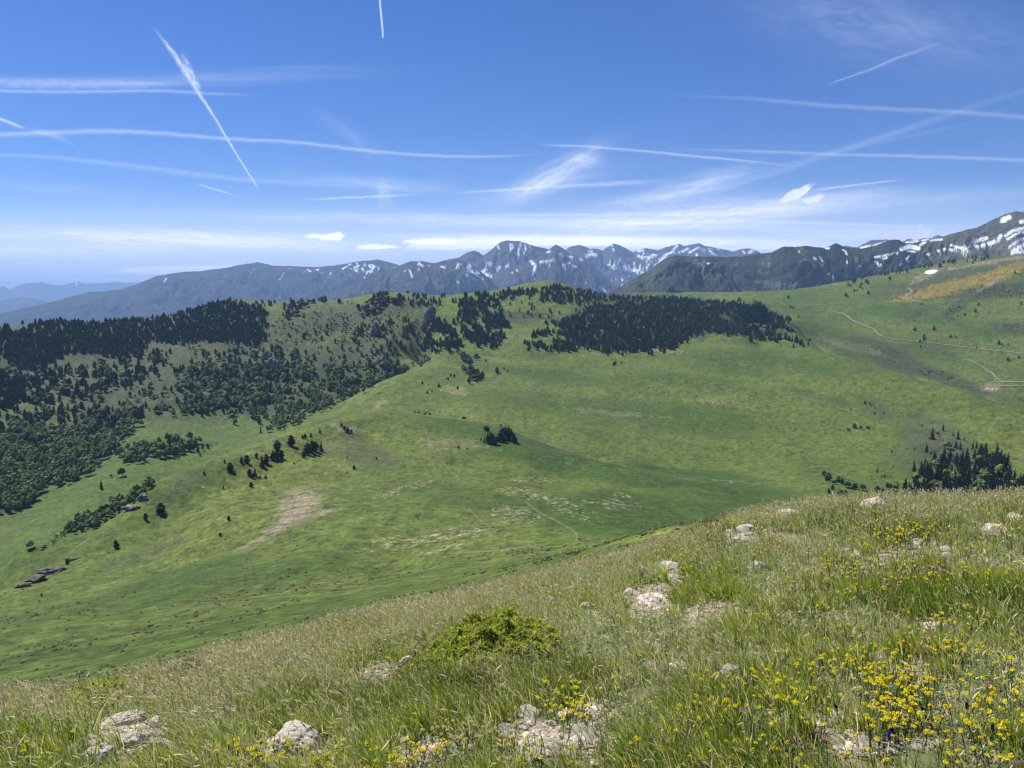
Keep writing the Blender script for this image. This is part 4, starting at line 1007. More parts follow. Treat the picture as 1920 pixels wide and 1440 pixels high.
rng = np.random.RandomState(7)
TREES = []        # dict(kind, x, y, z, r, h(m), wid, label, group)
def put(kind, h4, hm, label, group, wid=1.0):
    for k in range(len(h4)):
        if np.isnan(h4[k, 0]): continue
        TREES.append(dict(kind=kind, x=h4[k, 0], y=h4[k, 1], z=h4[k, 2], r=h4[k, 3], h=float(hm[k]), wid=wid * rng.uniform(0.85, 1.2), label=label, group=group))
def wood(poly, n, kinds, hr, label, group, rmin=30, rmax=2900, seed=0, clump=0.0, cs=26.0, wid=1.0, labels=None):
    poly = np.array(poly, float); lo = poly.min(0); hi = poly.max(0); rs = np.random.RandomState(seed + 100)
    P = []
    while len(P) < n:
        q = rs.uniform(lo - 6, hi + 6, (4 * n, 2)); jx = fbm(q[:, 0] / 14, q[:, 1] / 8, 3, seed + 9, 0.6); jy = fbm(q[:, 0] / 14 + 40, q[:, 1] / 8, 3, seed + 11, 0.6)
        q = q[in_poly(q[:, 0] + jx * 22 + rs.normal(0, 1.5, len(q)), q[:, 1] + jy * 12 + rs.normal(0, 1.2, len(q)), poly)]
        if clump: q = q[fbm(q[:, 0] / cs, q[:, 1] / (cs * 0.55), 3, seed + 5, 0.6) > rs.uniform(-0.35, 0.35, len(q)) * (1 - clump) + clump * 0.10]
        P += list(q[:n - len(P)])
    P = np.array(P); h = hit(P[:, 0], P[:, 1], rmin, rmax); ok = ~np.isnan(h[:, 0]); h = h[ok]
    ks = rs.choice(len(kinds), len(h), p=np.array([k[1] for k in kinds]) / sum(k[1] for k in kinds))
    for i, (kd, _) in enumerate(kinds):
        m = ks == i
        lab = label if not isinstance(label, dict) else label[kd]
        hh = rs.uniform(hr[0], hr[1], m.sum()) * (0.62 if kd == "bush" else 1.0)
        put(kd, h[m], hh, lab, group, wid * ({"beech": 0.88, "bush": 1.15, "roundpine": 1.2}.get(kd, 1.0)))
def single(kind, u, v, hpx, label, group, rmin=30, wid=1.0, rmax=2900):
    h = hit([u], [v], rmin, rmax)
    if np.isnan(h[0, 0]): print("no ground for", u, v, label); return
    put(kind, h, [hpx * h[0, 3] / FPX], label, group, wid)

# dense conifer woods
Lwood = [(0, 668), (12, 640), (34, 622), (60, 608), (140, 604), (215, 600), (300, 594), (345, 583), (385, 572), (425, 563), (455, 566), (490, 574), (500, 590), (497, 615), (500, 640), (470, 652), (440, 645), (395, 640), (330, 646), (280, 640), (262, 662), (210, 672), (180, 662), (130, 664), (100, 678), (80, 698), (30, 690)]
wood(Lwood, 4600, [("pine", 1)], (5, 8), "dark pine in the dense wood along the left skyline", "pines of the dense left wood", 1150, 1620, 1)
wood([(0, 640), (8, 615), (22, 612), (16, 630), (0, 652)], 50, [("pine", 1)], (8, 11), "dark pine left of the grassy ride in the skyline wood", "pines left of the ride", 1200, 1620, 2)
Rwood = [(1010, 548), (1036, 536), (1075, 541), (1120, 549), (1200, 552), (1270, 554), (1345, 562), (1400, 572), (1455, 572), (1478, 588), (1482, 602), (1445, 600), (1400, 590), (1355, 588), (1352, 600), (1400, 612), (1432, 630), (1420, 637), (1385, 628), (1330, 624), (1290, 636), (1262, 655), (1225, 648), (1200, 660), (1165, 655), (1140, 663), (1090, 652), (1060, 660), (984, 652), (984, 645), (1030, 650), (1052, 638), (1066, 627), (1020, 632), (994, 630), (1008, 622), (1060, 622), (1040, 612), (1020, 608), (1062, 600), (1095, 590), (1098, 578), (1120, 572), (1150, 575), (1175, 570), (1130, 562), (1060, 572), (1010, 560)]
wood(Rwood, 3700, [("pine", 1)], (6, 10), "dark pine in the big dense wood on the broad hill", "pines of the big wood", 1180, 1800, 3)
wood([(1140, 640), (1250, 640), (1270, 655), (1220, 664), (1140, 666)], 60, [("pine", 1)], (9, 13), "pine at the ragged lower edge of the big wood", "pines at the lower edge of the big wood", 1150, 1800, 31)
wood([(1350, 588), (1420, 575), (1485, 595), (1490, 640), (1440, 640), (1400, 620)], 110, [("pine", 1)], (8, 12), "scattered pine at the right-hand end of the big wood", "pines at the end of the big wood", 1150, 1800, 32, 0.3)
wood([(1395, 632), (1430, 632), (1490, 640), (1520, 648), (1510, 652), (1460, 646), (1400, 640)], 26, [("pine", 1)], (8, 12), "pine on the hill brow trailing off the big wood", "pines on the hill brow", 1150, 1800, 33)
wood([(870, 560), (925, 553), (938, 575), (950, 600), (950, 640), (938, 652), (905, 655), (878, 650), (862, 620), (855, 590)], 330, [("pine", 1)], (9, 13), "pine in the strip of wood right of the light grassy cutting", "pines right of the cutting", 1150, 1700, 4, 0.35)
wood([(800, 615), (830, 600), (850, 625), (865, 650), (830, 655), (802, 645)], 150, [("pine", 1)], (9, 12), "pine in the small wood left of the grassy cutting", "pines left of the cutting", 1150, 1700, 5, 0.2)
wood([(830, 562), (860, 560), (950, 548), (1010, 545), (1000, 556), (940, 566), (905, 575), (860, 575)], 130, [("pine", 1)], (8, 12), "pine on the skyline between the crag and the wooded knoll", "skyline pines by the knoll", 1150, 1750, 6, 0.3)
wood([(930, 560), (1060, 560), (1120, 590), (1060, 600), (950, 600)], 26, [("pine", 1)], (7, 10), "lone pine on the bright clearing below the wooded knoll", "pines of the bright clearing", 1150, 1750, 7)
wood([(790, 650), (860, 650), (870, 657), (800, 665)], 20, [("pine", 1)], (7, 10), "pine at the foot of the small wood by the cutting", "pines at the foot of the small wood", 1150, 1500, 8)
# skyline rows, left of the knoll
wood([(528, 572), (555, 564), (600, 560), (628, 560), (640, 566), (600, 570), (560, 578), (548, 600), (530, 596)], 60, [("pine", 2), ("roundpine", 1)], (9, 13), "pine in the skyline row right of the skyline wood", "pines of the skyline row", 1200, 1650, 9)
wood([(480, 566), (512, 568), (514, 572), (482, 572)], 16, [("pine", 1)], (7, 9), "pine just over the skyline beside the grassy notch", "pines by the grassy notch", 1200, 1650, 10)
wood([(672, 580), (700, 556), (740, 552), (745, 566), (700, 590), (676, 592)], 60, [("pine", 1), ("roundpine", 1)], (8, 13), "pine on the rocky skyline knob", "pines of the skyline knob", 1150, 1650, 11)
wood([(740, 556), (830, 560), (828, 575), (745, 575)], 50, [("pine", 1)], (8, 12), "pine on the skyline between the knob and the crag", "skyline pines by the crag", 1150, 1650, 12)
single("roundpine", 724, 566, 15, "big round pine crowning the skyline knob", "pines of the skyline knob", 1150, 1.5)
single("roundpine", 735, 567, 13, "second round pine crowning the skyline knob", "pines of the skyline knob", 1150, 1.4)
for i, (u, v) in enumerate([(652, 569), (642, 570), (660, 570)]): single("pine", u, v, 5, ["tiny pine left of the skyline knob", "tiny pine at the end of the skyline row", "tiny pine nearest the skyline knob"][i], "tiny skyline pines", 1200)
# thin skyline fringe along the left wood
wood([(30, 606), (130, 606), (215, 602), (300, 596), (345, 585), (395, 572), (430, 562), (430, 568), (345, 590), (215, 606), (30, 612)], 150, [("pine", 1)], (8, 12), "pine on the crest of the left wood", "crest pines of the left wood", 1400, 1640, 13)
# scattered slope of the valley
slope = [(0, 690), (100, 695), (200, 670), (270, 660), (400, 645), (500, 645), (640, 600), (780, 600), (800, 650), (760, 690), (690, 720), (620, 750), (560, 770), (430, 785), (270, 780), (140, 800), (0, 800)]
LB = {"pine": "pine scattered over the brownish slope across the valley", "beech": "leafy tree scattered over the brownish slope across the valley", "bush": "low bush on the brownish slope across the valley"}
wood(slope, 620, [("pine", 3), ("beech", 1), ("bush", 3)], (6, 11), LB, "scattered growth of the far slope", 880, 1620, 14, 0.3, 40)
wood([(0, 690), (130, 690), (200, 672), (330, 660), (300, 700), (160, 750), (0, 770)], 330, [("pine", 3), ("beech", 1)], (8, 12), {"pine": "pine in the loose groups below the left wood", "beech": "leafy tree in the loose groups below the left wood"}, "loose groups below the left wood", 880, 1620, 15, 0.75, 30)
wood([(0, 700), (30, 705), (45, 730), (40, 760), (0, 765)], 60, [("pine", 1)], (9, 13), "pine in the dense patch at the left edge of the slope", "pines of the left edge patch", 880, 1620, 16)
wood([(290, 770), (330, 745), (335, 705), (400, 680), (480, 688), (560, 675), (640, 690), (700, 680), (765, 690), (765, 700), (700, 718), (640, 742), (600, 765), (500, 788), (440, 792), (420, 778), (350, 780)], 620, [("beech", 5), ("pine", 1)], (8, 12.5), {"beech": "beech in the patchy wood on the lower far slope", "pine": "pine standing among the beeches of the lower far slope"}, "patchy beech wood", 860, 1500, 17, 0.55, 34)
wood([(330, 700), (395, 668), (490, 655), (560, 665), (560, 720), (440, 740)], 170, [("pine", 2), ("beech", 2)], (9, 13), {"pine": "tall pine among the beeches above the patchy wood", "beech": "beech among the pines above the patchy wood"}, "mixed wood above the meadow", 900, 1500, 18, 0.5, 28)
wood([(500, 805), (512, 788), (560, 768), (640, 742), (700, 712), (760, 690), (800, 672), (800, 680), (730, 708), (660, 745), (600, 770), (560, 795), (520, 812)], 230, [("beech", 4), ("bush", 1)], (6, 10), {"beech": "beech in the narrow strip under the grassy spur", "bush": "bush in the narrow strip under the grassy spur"}, "strip under the spur", 820, 1350, 19, 0.15)
wood([(500, 600), (560, 580), (690, 590), (780, 585), (795, 610), (700, 640), (600, 650), (520, 640)], 260, [("bush", 1)], (5.5, 9), "pale round bush on the upper slope near the skyline", "round bushes of the upper slope", 1150, 1600, 20, 0.1, 40, 1.1)
wood([(640, 620), (700, 600), (770, 600), (790, 650), (700, 680)], 110, [("pine", 2), ("bush", 1)], (7, 11), {"pine": "pine on the slope beside the rocky gully", "bush": "bush on the slope beside the rocky gully"}, "growth beside the rocky gully", 1100, 1600, 21, 0.4)
# beech wood by the meadow and its neighbours
wood([(0, 962), (0, 812), (40, 800), (90, 812), (120, 800), (150, 812), (160, 825), (190, 820), (215, 806), (262, 803), (258, 812), (222, 830), (220, 845), (176, 885), (162, 905), (140, 908), (88, 916), (70, 930), (50, 950), (20, 962)], 620, [("beech", 1)], (8, 12), "beech in the dense wood beside the valley meadow", "beeches beside the meadow", 500, 1150, 22, 0, 26, 1.0)
wood([(150, 812), (165, 775), (250, 765), (268, 775), (262, 803), (215, 806), (190, 820)], 150, [("beech", 3), ("pine", 1)], (9, 13), {"beech": "beech in the tongue of wood above the meadow", "pine": "pine in the tongue of wood above the meadow"}, "tongue of wood above the meadow", 500, 1250, 23, 0.25)
wood([(0, 790), (80, 770), (150, 760), (150, 790), (70, 806), (0, 812)], 90, [("pine", 3), ("beech", 1)], (6, 9), {"pine": "small pine on the green ground above the beech wood", "beech": "small leafy tree above the beech wood"}, "small trees above the beech wood", 700, 1300, 24, 0.2)
wood([(217, 865), (222, 850), (262, 842), (270, 836), (330, 828), (372, 826), (372, 838), (335, 856), (275, 862), (240, 872)], 95, [("beech", 6), ("pine", 1)], (8, 12), {"beech": "beech in the grove standing in the valley meadow", "pine": "conifer in the grove standing in the valley meadow"}, "grove in the valley meadow", 500, 1150, 25)
wood([(365, 830), (402, 832), (398, 846), (368, 850)], 14, [("pine", 3), ("bush", 2)], (4, 7), {"pine": "small pine right of the meadow grove", "bush": "bush right of the meadow grove"}, "small growth right of the grove", 500, 1150, 26)
wood([(122, 998), (135, 985), (180, 965), (205, 945), (245, 925), (283, 905), (290, 900), (283, 920), (235, 955), (190, 985), (140, 1000)], 115, [("beech", 3), ("bush", 1)], (5, 8), {"beech": "beech in the hedge-like line behind the grassy spur", "bush": "bush in the hedge-like line behind the grassy spur"}, "line behind the grassy spur", 425, 900, 27)
wood([(72, 1028), (110, 1000), (125, 1000), (90, 1030)], 14, [("bush", 1)], (3, 5), "bush at the low end of the line behind the spur", "bushes at the low end of the line", 400, 900, 28)
single("beech", 58, 1028, 15, "single round tree in the open meadow at the valley mouth", "lone trees of the valley", 400, 1.1)
single("roundpine", 230, 893, 19, "dark round tree just below the meadow grove", "lone trees of the valley", 500, 1.1)
single("fir", 190, 918, 18, "lone fir standing in the valley meadow", "lone trees of the valley", 500, 1.2)
single("bush", 209, 895, 8, "low bush between the lone fir and the meadow grove", "lone trees of the valley", 500)
single("fir", 173, 881, 18, "fir at the corner of the dense beech wood", "lone trees of the valley", 500)
single("fir", 489, 812, 14, "lone fir just behind the spur crest", "lone trees of the valley", 640)
# trees on the near spur
LBs = "small pine on the near grassy spur"
sp = [(600, 812, 8, "tiny pine on the bare crest of the spur"), (546, 836, 22, "tall slim pine on the spur left of the thickest clump"), (572, 822, 10, "small pine above the thickest spur clump"), (567, 822, 9, "small pine touching the top of the thickest spur clump"),
      (583, 820, 9, "small pine right above the thickest spur clump"), (577, 852, 24, "big pine in the thickest spur clump"), (586, 850, 26, "tallest pine in the thickest spur clump"), (592, 846, 20, "rightmost pine of the thickest spur clump"), (570, 858, 14, "front pine of the thickest spur clump"),
      (602, 846, 18, "narrow pine just right of the thickest spur clump"), (520, 844, 20, "broad pine on the spur left of the tall slim one"), (512, 862, 18, "pine in the middle group of the spur"), (520, 862, 18, "second pine in the middle group of the spur"), (528, 860, 16, "third pine in the middle group of the spur"),
      (492, 876, 24, "tall pine left of the middle spur group"), (500, 870, 20, "pine touching the tall one left of the middle group"), (463, 868, 16, "dark pine in the left group of the spur"), (453, 868, 12, "small dark pine in the left group of the spur"), (481, 858, 10, "slim pine between left and middle spur groups"),
      (432, 884, 18, "lone pine on the left flank of the spur"), (468, 892, 14, "pine below the left spur group"), (478, 892, 16, "second pine below the left spur group"), (474, 897, 10, "small front pine below the left spur group"), (421, 868, 7, "tiny pine left of the left spur group"),
      (383, 890, 7, "tiny pine near the small crag of the spur"), (471, 913, 10, "small pine low on the spur face"), (419, 917, 8, "small pine low on the left spur face"), (429, 976, 10, "tiny dark pine near the foot of the spur face"), (413, 1006, 9, "tiny dark pine above the green gully"),
      (302, 962, 20, "dark pine beside the bushy hollow of the spur edge"), (273, 975, 14, "small pine on the rocky edge of the spur"), (218, 1028, 16, "lone dark pine on the lower spur edge"), (126, 1058, 10, "little fir on the rock band of the lower spur"), (488, 897, 6, "tiny pine right of the lower spur group"),
      (498, 897, 6, "last tiny pine right of the lower spur group"), (551, 870, 6, "tiny pine below the thickest spur clump"), (640, 800, 8, "dark pine on the stony knob of the spur"), (646, 806, 9, "second dark pine on the stony knob"), (652, 812, 12, "front dark pine on the stony knob"), (659, 812, 8, "rightmost dark pine on the stony knob"),
      (664, 880, 9, "tiny dark pine in the heather below the stony knob"), (706, 862, 6, "dark bush in the heather below the stony knob"), (651, 860, 5, "tiny pine left of the heather patch"), (78, 1118, 6, "tiny dark tree low on the valley edge")]
for u, v, h, l in sp: single("pine", u, v, h, l, "pines on the near spur", 300, 1.35, 900)
cl = [(908, 830, 12, "small pine at the left foot of the crest clumps"), (902, 826, 6, "tiniest pine left of the crest clumps"), (914, 829, 20, "left pine of the smaller crest clump"), (919, 832, 24, "tall pine of the smaller crest clump"), (924, 833, 22, "middle pine of the smaller crest clump"), (928, 835, 18, "front pine of the smaller crest clump"),
      (936, 828, 18, "left outlier of the bigger crest clump"), (943, 825, 26, "left pine of the bigger crest clump"), (948, 824, 28, "middle pine of the bigger crest clump"), (953, 826, 28, "tallest pine of the bigger crest clump"), (957, 827, 24, "right pine of the bigger crest clump"), (963, 830, 20, "right front pine of the bigger crest clump"),
      (967, 830, 12, "rightmost small pine of the bigger crest clump"), (945, 830, 16, "front pine of the bigger crest clump"), (911, 808, 11, "round pine behind the crest clumps"), (915, 808, 9, "small pine beside the round one behind the crest clumps"), (939, 800, 5, "tiny pine behind the bigger crest clump"), (860, 841, 7, "tiny pine alone left of the crest clumps"),
      (876, 843, 4, "low bush left of the crest clumps")]
for u, v, h, l in cl: single("pine", u, v, h, l, "pines of the two crest clumps", 400, 1.35, 760)
for i, (u, v, h) in enumerate([(778, 779, 5), (785, 780, 7), (797, 781, 7), (806, 782, 7)]): single("roundpine", u, v, h, ["first, smallest round pine of the row of four behind the crest", "second round pine of the row of four behind the crest", "third round pine of the row of four behind the crest", "last round pine of the row of four behind the crest"][i], "row of round pines", 690, 1.3)
single("roundpine", 870, 791, 9, "lone round pine on the pale grass behind the crest", "lone pines of the broad hill", 690, 1.4)
for u, v, h, l in [(850, 784, 3, "tiny bush left of the lone round pine"), (837, 783, 3, "tiny bush farther left of the lone round pine")]: single("bush", u, v, h, l, "tiny bushes by the lone pine", 690)
# brow group above
wood([(860, 672), (875, 668), (897, 670), (897, 678), (880, 682), (862, 678)], 26, [("roundpine", 1)], (7, 9), "pine in the flat-topped dark clump on the brow below the wood", "dark clump on the brow", 900, 1300, 40)
wood([(868, 690), (885, 692), (896, 702), (912, 712), (905, 720), (880, 720), (870, 705)], 26, [("pine", 2), ("roundpine", 1)], (7, 11), "pine in the loose clump below the flat-topped one", "loose clump on the brow", 850, 1300, 41)
for i, (u, v, h) in enumerate([(932, 700, 13), (911, 678, 6), (945, 693, 5), (952, 697, 5), (927, 708, 3), (840, 713, 7), (823, 726, 8), (803, 722, 4), (792, 720, 6), (858, 730, 7), (801, 738, 6), (810, 734, 6), (852, 708, 8), (845, 706, 6), (813, 696, 3), (1153, 684, 8), (1165, 682, 7), (1150, 685, 6)]):
    single("pine", u, v, h, ["tall dark pine right of the brow clumps", "small pine right of the flat-topped clump", "tiny pine on the brow path", "second tiny pine on the brow path", "tiny bush under the tall brow pine", "small pine left of the loose brow clump", "small pine above the bare brow patch", "tiny pine at the far left of the brow", "pine at the far left of the brow",
        "pine standing on the bare earth patch of the brow", "left pine of the pair below the brow", "right pine of the pair below the brow", "pine touching the loose brow clump", "second pine touching the loose brow clump", "tiny pine near the spur top", "taller of the pines alone below the big wood", "right one of the pines alone below the big wood", "smallest of the pines alone below the big wood"][i], "pines around the brow", 850, 1.25)
# fir wood rising behind our hill on the right
wood([(1716, 905), (1722, 880), (1745, 868), (1790, 862), (1822, 852), (1850, 848), (1885, 862), (1895, 880), (1898, 905), (1920, 905), (1925, 940), (1690, 940), (1640, 935), (1690, 925), (1712, 925)], 240, [("fir", 9), ("beech", 1)], (8, 12.5), {"fir": "dark fir in the crowded wood behind the flowery hill top", "beech": "pale leafy tree among the dark firs behind the flowery hill top"}, "firs behind the hill top", 480, 900, 42, 0, 26, 1.2)
fx = [(1748, 824, 22, "tall fir at the top left of the fir wood"), (1768, 808, 13, "topmost small fir above the fir wood"), (1787, 818, 9, "small fir beside the slim one at the top of the fir wood"), (1796, 824, 17, "slim fir near the top of the fir wood"), (1808, 826, 6, "tiny fir right of the slim one near the top"), (1737, 848, 17, "fir on the brown heather left of the fir wood"), (1746, 852, 8, "little fir on the brown heather"),
      (1792, 840, 14, "left fir of the pair on the heather"), (1801, 843, 14, "right fir of the pair on the heather"), (1824, 842, 15, "left fir of the pair by the bright grass"), (1831, 841, 13, "right fir of the pair by the bright grass"), (1840, 852, 15, "fir at the right shoulder of the fir wood"), (1856, 851, 9, "small fir at the right shoulder of the fir wood"), (1893, 895, 24, "lone tall fir at the right border of the fir wood"),
      (1887, 893, 14, "shorter fir leaning on the lone tall one"), (1908, 912, 18, "fir near the right edge of the picture"), (1918, 912, 20, "fir at the very right edge of the picture"), (1714, 844, 6, "tiny fir at the left edge of the heather"), (1729, 798, 5, "tiny fir alone high above the fir wood"), (1672, 849, 8, "left small fir of the open hillside pair"), (1677, 842, 5, "right small fir of the open hillside pair"),
      (1645, 886, 9, "small fir in the open left of the fir wood"), (1592, 856, 3, "tiny fir alone on the open hillside"), (1597, 848, 3, "second tiny fir alone on the open hillside"), (1675, 877, 5, "tiny fir above the open row"), (1687, 874, 4, "second tiny fir above the open row"), (1659, 895, 8, "round little tree in the open left of the fir wood"), (1652, 896, 5, "tiny tree beside the round little tree"),
      (1713, 905, 13, "round tree at the left border of the fir wood"), (1699, 912, 13, "tree left of the round border tree"), (1705, 914, 12, "second tree left of the round border tree"), (1812, 856, 12, "fir on the inner edge of the heather"), (1789, 862, 8, "small fir in the middle of the fir wood"), (1798, 862, 8, "second small fir in the middle of the fir wood")]
for u, v, h, l in fx: single("fir", u, v, h, l, "firs around the heather patch", 480, 1.1, 980)
single("beech", 1776, 842, 15, "round leafy tree on the heather above the fir wood", "leafy trees of the fir wood", 480, 1.15, 980)
single("beech", 1790, 905, 22, "pale round leafy tree amid the dark firs", "leafy trees of the fir wood", 480, 1.0, 980)
single("beech", 1757, 816, 8, "small leafy tree beside the tall fir at the top left", "leafy trees of the fir wood", 480, 1.2, 980)
rowf = [(1546, 895, 10), (1550, 902, 12), (1553, 900, 15), (1564, 908, 10), (1572, 905, 13), (1579, 908, 12), (1590, 914, 14), (1602, 917, 12), (1606, 915, 10), (1618, 919, 13), (1554, 925, 10), (1561, 918, 10), (1576, 930, 14), (1585, 930, 12), (1645, 922, 12), (1651, 926, 10), (1664, 914, 10), (1670, 916, 10), (1676, 917, 9), (1680, 925, 12), (1712, 930, 16), (1545, 890, 9)]
for i, (u, v, h) in enumerate(rowf):
    single("pine" if i % 3 else "roundpine", u, v, h, "dark pine in the loose row left of the fir wood, just over the hill top", "loose row left of the fir wood", 420, 1.35, 800)
for i, (u, v, h) in enumerate([(1590, 807, 5), (1594, 808, 5), (1602, 803, 10), (1606, 804, 5), (1614, 804, 7), (1626, 804, 6), (1630, 804, 5)]): single("pine", u, v, h, "dark pine in the short row on the open broad hill", "short row on the open hill", 600, 1.4)
for u, v, h, l in [(1595, 770, 5, "lone small pine on the open broad hill above the short row"), (1622, 758, 6, "left of the tiny pines by the dark heath streak"), (1631, 759, 5, "right of the tiny pines by the dark heath streak"), (1640, 777, 5, "tiny pine below the dark heath streak"), (1658, 776, 4, "tiny pine right of the dark heath streak"), (1641, 765, 3, "tiniest pine on the dark heath streak"), (1483, 804, 3, "tiny bush on the open broad hill"), (1467, 884, 4, "tiny dark bush low on the broad hill")]:
    single("pine", u, v, h, l, "lone pines of the open broad hill", 500, 1.3)
# right-hand mountainside
rh = [(1590, 536), (1594, 538), (1602, 547), (1607, 546), (1613, 540), (1615, 534), (1617, 543), (1624, 530), (1628, 533), (1628, 552), (1586, 556), (1668, 524), (1478, 560), (1482, 577), (1487, 579), (1497, 595), (1518, 640), (1715, 620), (1751, 619), (1733, 636), (1726, 652), (1732, 640), (1725, 642), (1732, 634), (1782, 633), (1792, 634), (1831, 654), (1873, 646), (1879, 647), (1890, 647), (1835, 573), (1915, 572), (1809, 592), (1829, 586), (1910, 672), (1890, 677), (1903, 513), (1729, 572), (1484, 620), (1488, 622)]
for i, (u, v) in enumerate(rh): single("pine", u, v, 4 + 4 * rng.rand(), "small dark tree dotted over the green mountainside beyond the big hill", "trees dotted over the right mountainside", 1250, 1.35, 2700)
wood([(1770, 572), (1800, 560), (1810, 575), (1790, 600), (1770, 605)], 60, [("bush", 1)], (4, 7), "bush in the dark scrub streak of the right mountainside", "scrub of the right mountainside", 1500, 2600, 50)
wood([(1820, 545), (1920, 530), (1920, 555), (1830, 560)], 110, [("bush", 1)], (4, 7), "bush in the broad scrub patch under the yellow broom", "scrub under the broom", 1500, 2600, 51)
wood([(1870, 610), (1920, 605), (1925, 625), (1885, 622)], 40, [("bush", 1)], (3, 5), "bush in the scrub patch at the right edge", "scrub at the right edge", 1300, 2600, 52)
wood([(1700, 590), (1735, 585), (1720, 602), (1700, 602)], 30, [("bush", 1)], (3, 5), "bush in the small scrub patch of the right mountainside", "small scrub patch", 1300, 2600, 53)
wood([(1690, 690), (1750, 695), (1790, 712), (1740, 712)], 26, [("bush", 1)], (4, 7), "bush along the dark gully of the right mountainside", "gully bushes", 1250, 2000, 54)
wood([(1580, 520), (1640, 498), (1800, 490), (1850, 484), (1845, 488), (1700, 508), (1600, 530)], 130, [("pine", 1)], (9, 14), "dark pine on the far brow under the snowy summit", "pines of the far brow", 1900, 2900, 55, 0.2)

n_in = len(TREES)        # the woods run on beyond the picture's sides
wood([(-420, 690), (-420, 640), (-200, 625), (0, 615), (0, 690), (-100, 710)], 1300, [("pine", 1)], (5, 8), "-", "-", 1100, 1640, 61)
wood([(-420, 850), (-420, 700), (0, 690), (0, 800)], 500, [("pine", 2), ("beech", 1)], (7, 10), "-", "-", 800, 1620, 62, 0.4)
wood([(-420, 1010), (-420, 850), (0, 812), (0, 962)], 500, [("beech", 1)], (8, 12), "-", "-", 500, 1150, 63)
wood([(1925, 905), (1925, 870), (2160, 850), (2160, 930), (1925, 940)], 110, [("fir", 9), ("beech", 1)], (7, 12), "-", "-", 480, 900, 64)
for t in TREES[n_in:]: t["beyond"] = True
KINDNAME = {"pine": "pine_tree", "fir": "fir_tree", "beech": "beech_tree", "bush": "bush", "roundpine": "mountain_pine"}
KINDCAT = {"pine": "pine tree", "fir": "fir tree", "beech": "beech tree", "bush": "bush", "roundpine": "pine tree"}
for kind in KINDNAME:
    L = [t for t in TREES if t["kind"] == kind]
    L.sort(key=lambda t: (t.get("beyond", False), -t["h"] / t["r"]))
    nv = len(SHAPES[kind]); keep = 290 if kind != "bush" else 150
    keep = min(keep, sum(1 for t in L if not t.get('beyond')))
    for k, t in enumerate(L[:keep]):
        i = k % nv; s = t["h"]; rot = rng.rand() * 6.28; w = s * t["wid"]
        crown = get_mesh(kind, i, 'crown')
        if k < 150:                                       # big enough to show trunk and crown
            o = bpy.data.objects.new(KINDNAME[kind], None); ROOT.objects.link(o); o.empty_display_size = 0.1
            o.location = (t["x"], t["y"], t["z"]); o.rotation_euler = (0, 0, rot); o.scale = (w, w, s)
            link("crown", crown, o); link("trunk", get_mesh(kind, i, 'trunk'), o)
        else:
            o = link(KINDNAME[kind], crown); o.location = (t["x"], t["y"], t["z"]); o.rotation_euler = (0, 0, rot); o.scale = (w, w, s)
        tag(o, t["label"], KINDCAT[kind], t["group"])
    rest = L[keep:]
    if rest:
        acc = Acc(); idx = np.arange(len(rest)) % nv
        for i in range(nv):
            sub = [t for j, t in zip(idx, rest) if j == i]
            if not sub: continue
            cr = SHAPES[kind][i][0]; P = np.array([(t["x"], t["y"], t["z"]) for t in sub]); S = np.array([(t["h"] * t["wid"], t["h"] * t["wid"], t["h"]) for t in sub])
            acc.tile(cr[0], cr[1], cr[2], P, S, rng.rand(len(sub)) * 6.28, np.ones((len(sub), 3)) * rng.uniform(0.55, 1.5, (len(sub), 1)))
        nm = {"pine": "pine_forest", "fir": "fir_forest", "beech": "beech_woods", "bush": "shrubbery", "roundpine": "mountain_pine_forest"}[kind]
        tag(link(nm, acc.mesh(nm, M_needle if kind in ("pine", "fir", "roundpine") else M_leaf)), kind="stuff")
    print(kind, len(L))

# ------------------------------------------------------------------ crags, snow patch, marker post, sheep
M_rock = land_mat("grey_rock", [(0.5, 0.3, None), (2.0, 0.2, None)], 1, 1.2, 0.4, bump_strength=0.8)
def crag(u, v, wpx, hpx, label, seed, rmin=300, rmax=2900, col=(0.15, 0.142, 0.14)):
    h = hit([u], [v], rmin, rmax)[0]
    if np.isnan(h[0]): print("no crag ground", u, v); return
    sc = h[3] / FPX; V, F = ico(4)
    rs = np.random.RandomState(seed); d = np.ones(len(V))
    for _ in range(16):
        n = rs.normal(0, 1, 3); n /= np.linalg.norm(n); k = rs.uniform(0.55, 0.9); p = V @ n
        d = np.minimum(d, np.where(p > 1e-6, k / np.maximum(p, 1e-6), 9))
    V = V * d[:, None]; V = V * (1 + 0.45 * ridged(V[:, 0] * 2.4 + seed, V[:, 2] * 1.6 + V[:, 1], 5, seed, 0.65))[:, None]
    V = V * np.array((wpx * 0.5, wpx * 0.35, hpx * 0.6)) * sc
    C = np.array(col) * (1 + 1.1 * fbm(V[:, 0] / (6 * sc), V[:, 2] / (8 * sc), 4, seed))[:, None]
    o = link("crag", mesh_np("crag", V, F, M_rock, C)); o.location = (h[0], h[1], h[2] + hpx * 0.25 * sc)
    o.rotation_euler = (0, 0, -math.atan2(h[0], h[1]))
    tag(o, label, "crag", "grey crags on the hills")
crag(516, 698, 20, 32, "tall grey-blue crag in the middle of the wooded far slope", 1, 900)
crag(806, 600, 20, 30, "big grey crag at the top of the rocky gully, left of the small wood", 2, 1100)
crag(795, 620, 12, 22, "lower rib of rock below the big gully crag", 3, 1100)
crag(703, 628, 18, 26, "grey crag on the slope under the skyline knob", 4, 1100)
crag(478, 668, 14, 14, "small grey crag above the patchy beech wood", 5, 1000)
crag(436, 836, 26, 14, "dark crag breaking the crest of the near spur", 6, 400, 700, (0.10, 0.09, 0.085))
crag(330, 884, 22, 13, "dark knob of rock lower on the spur crest", 7, 380, 700, (0.10, 0.09, 0.085))
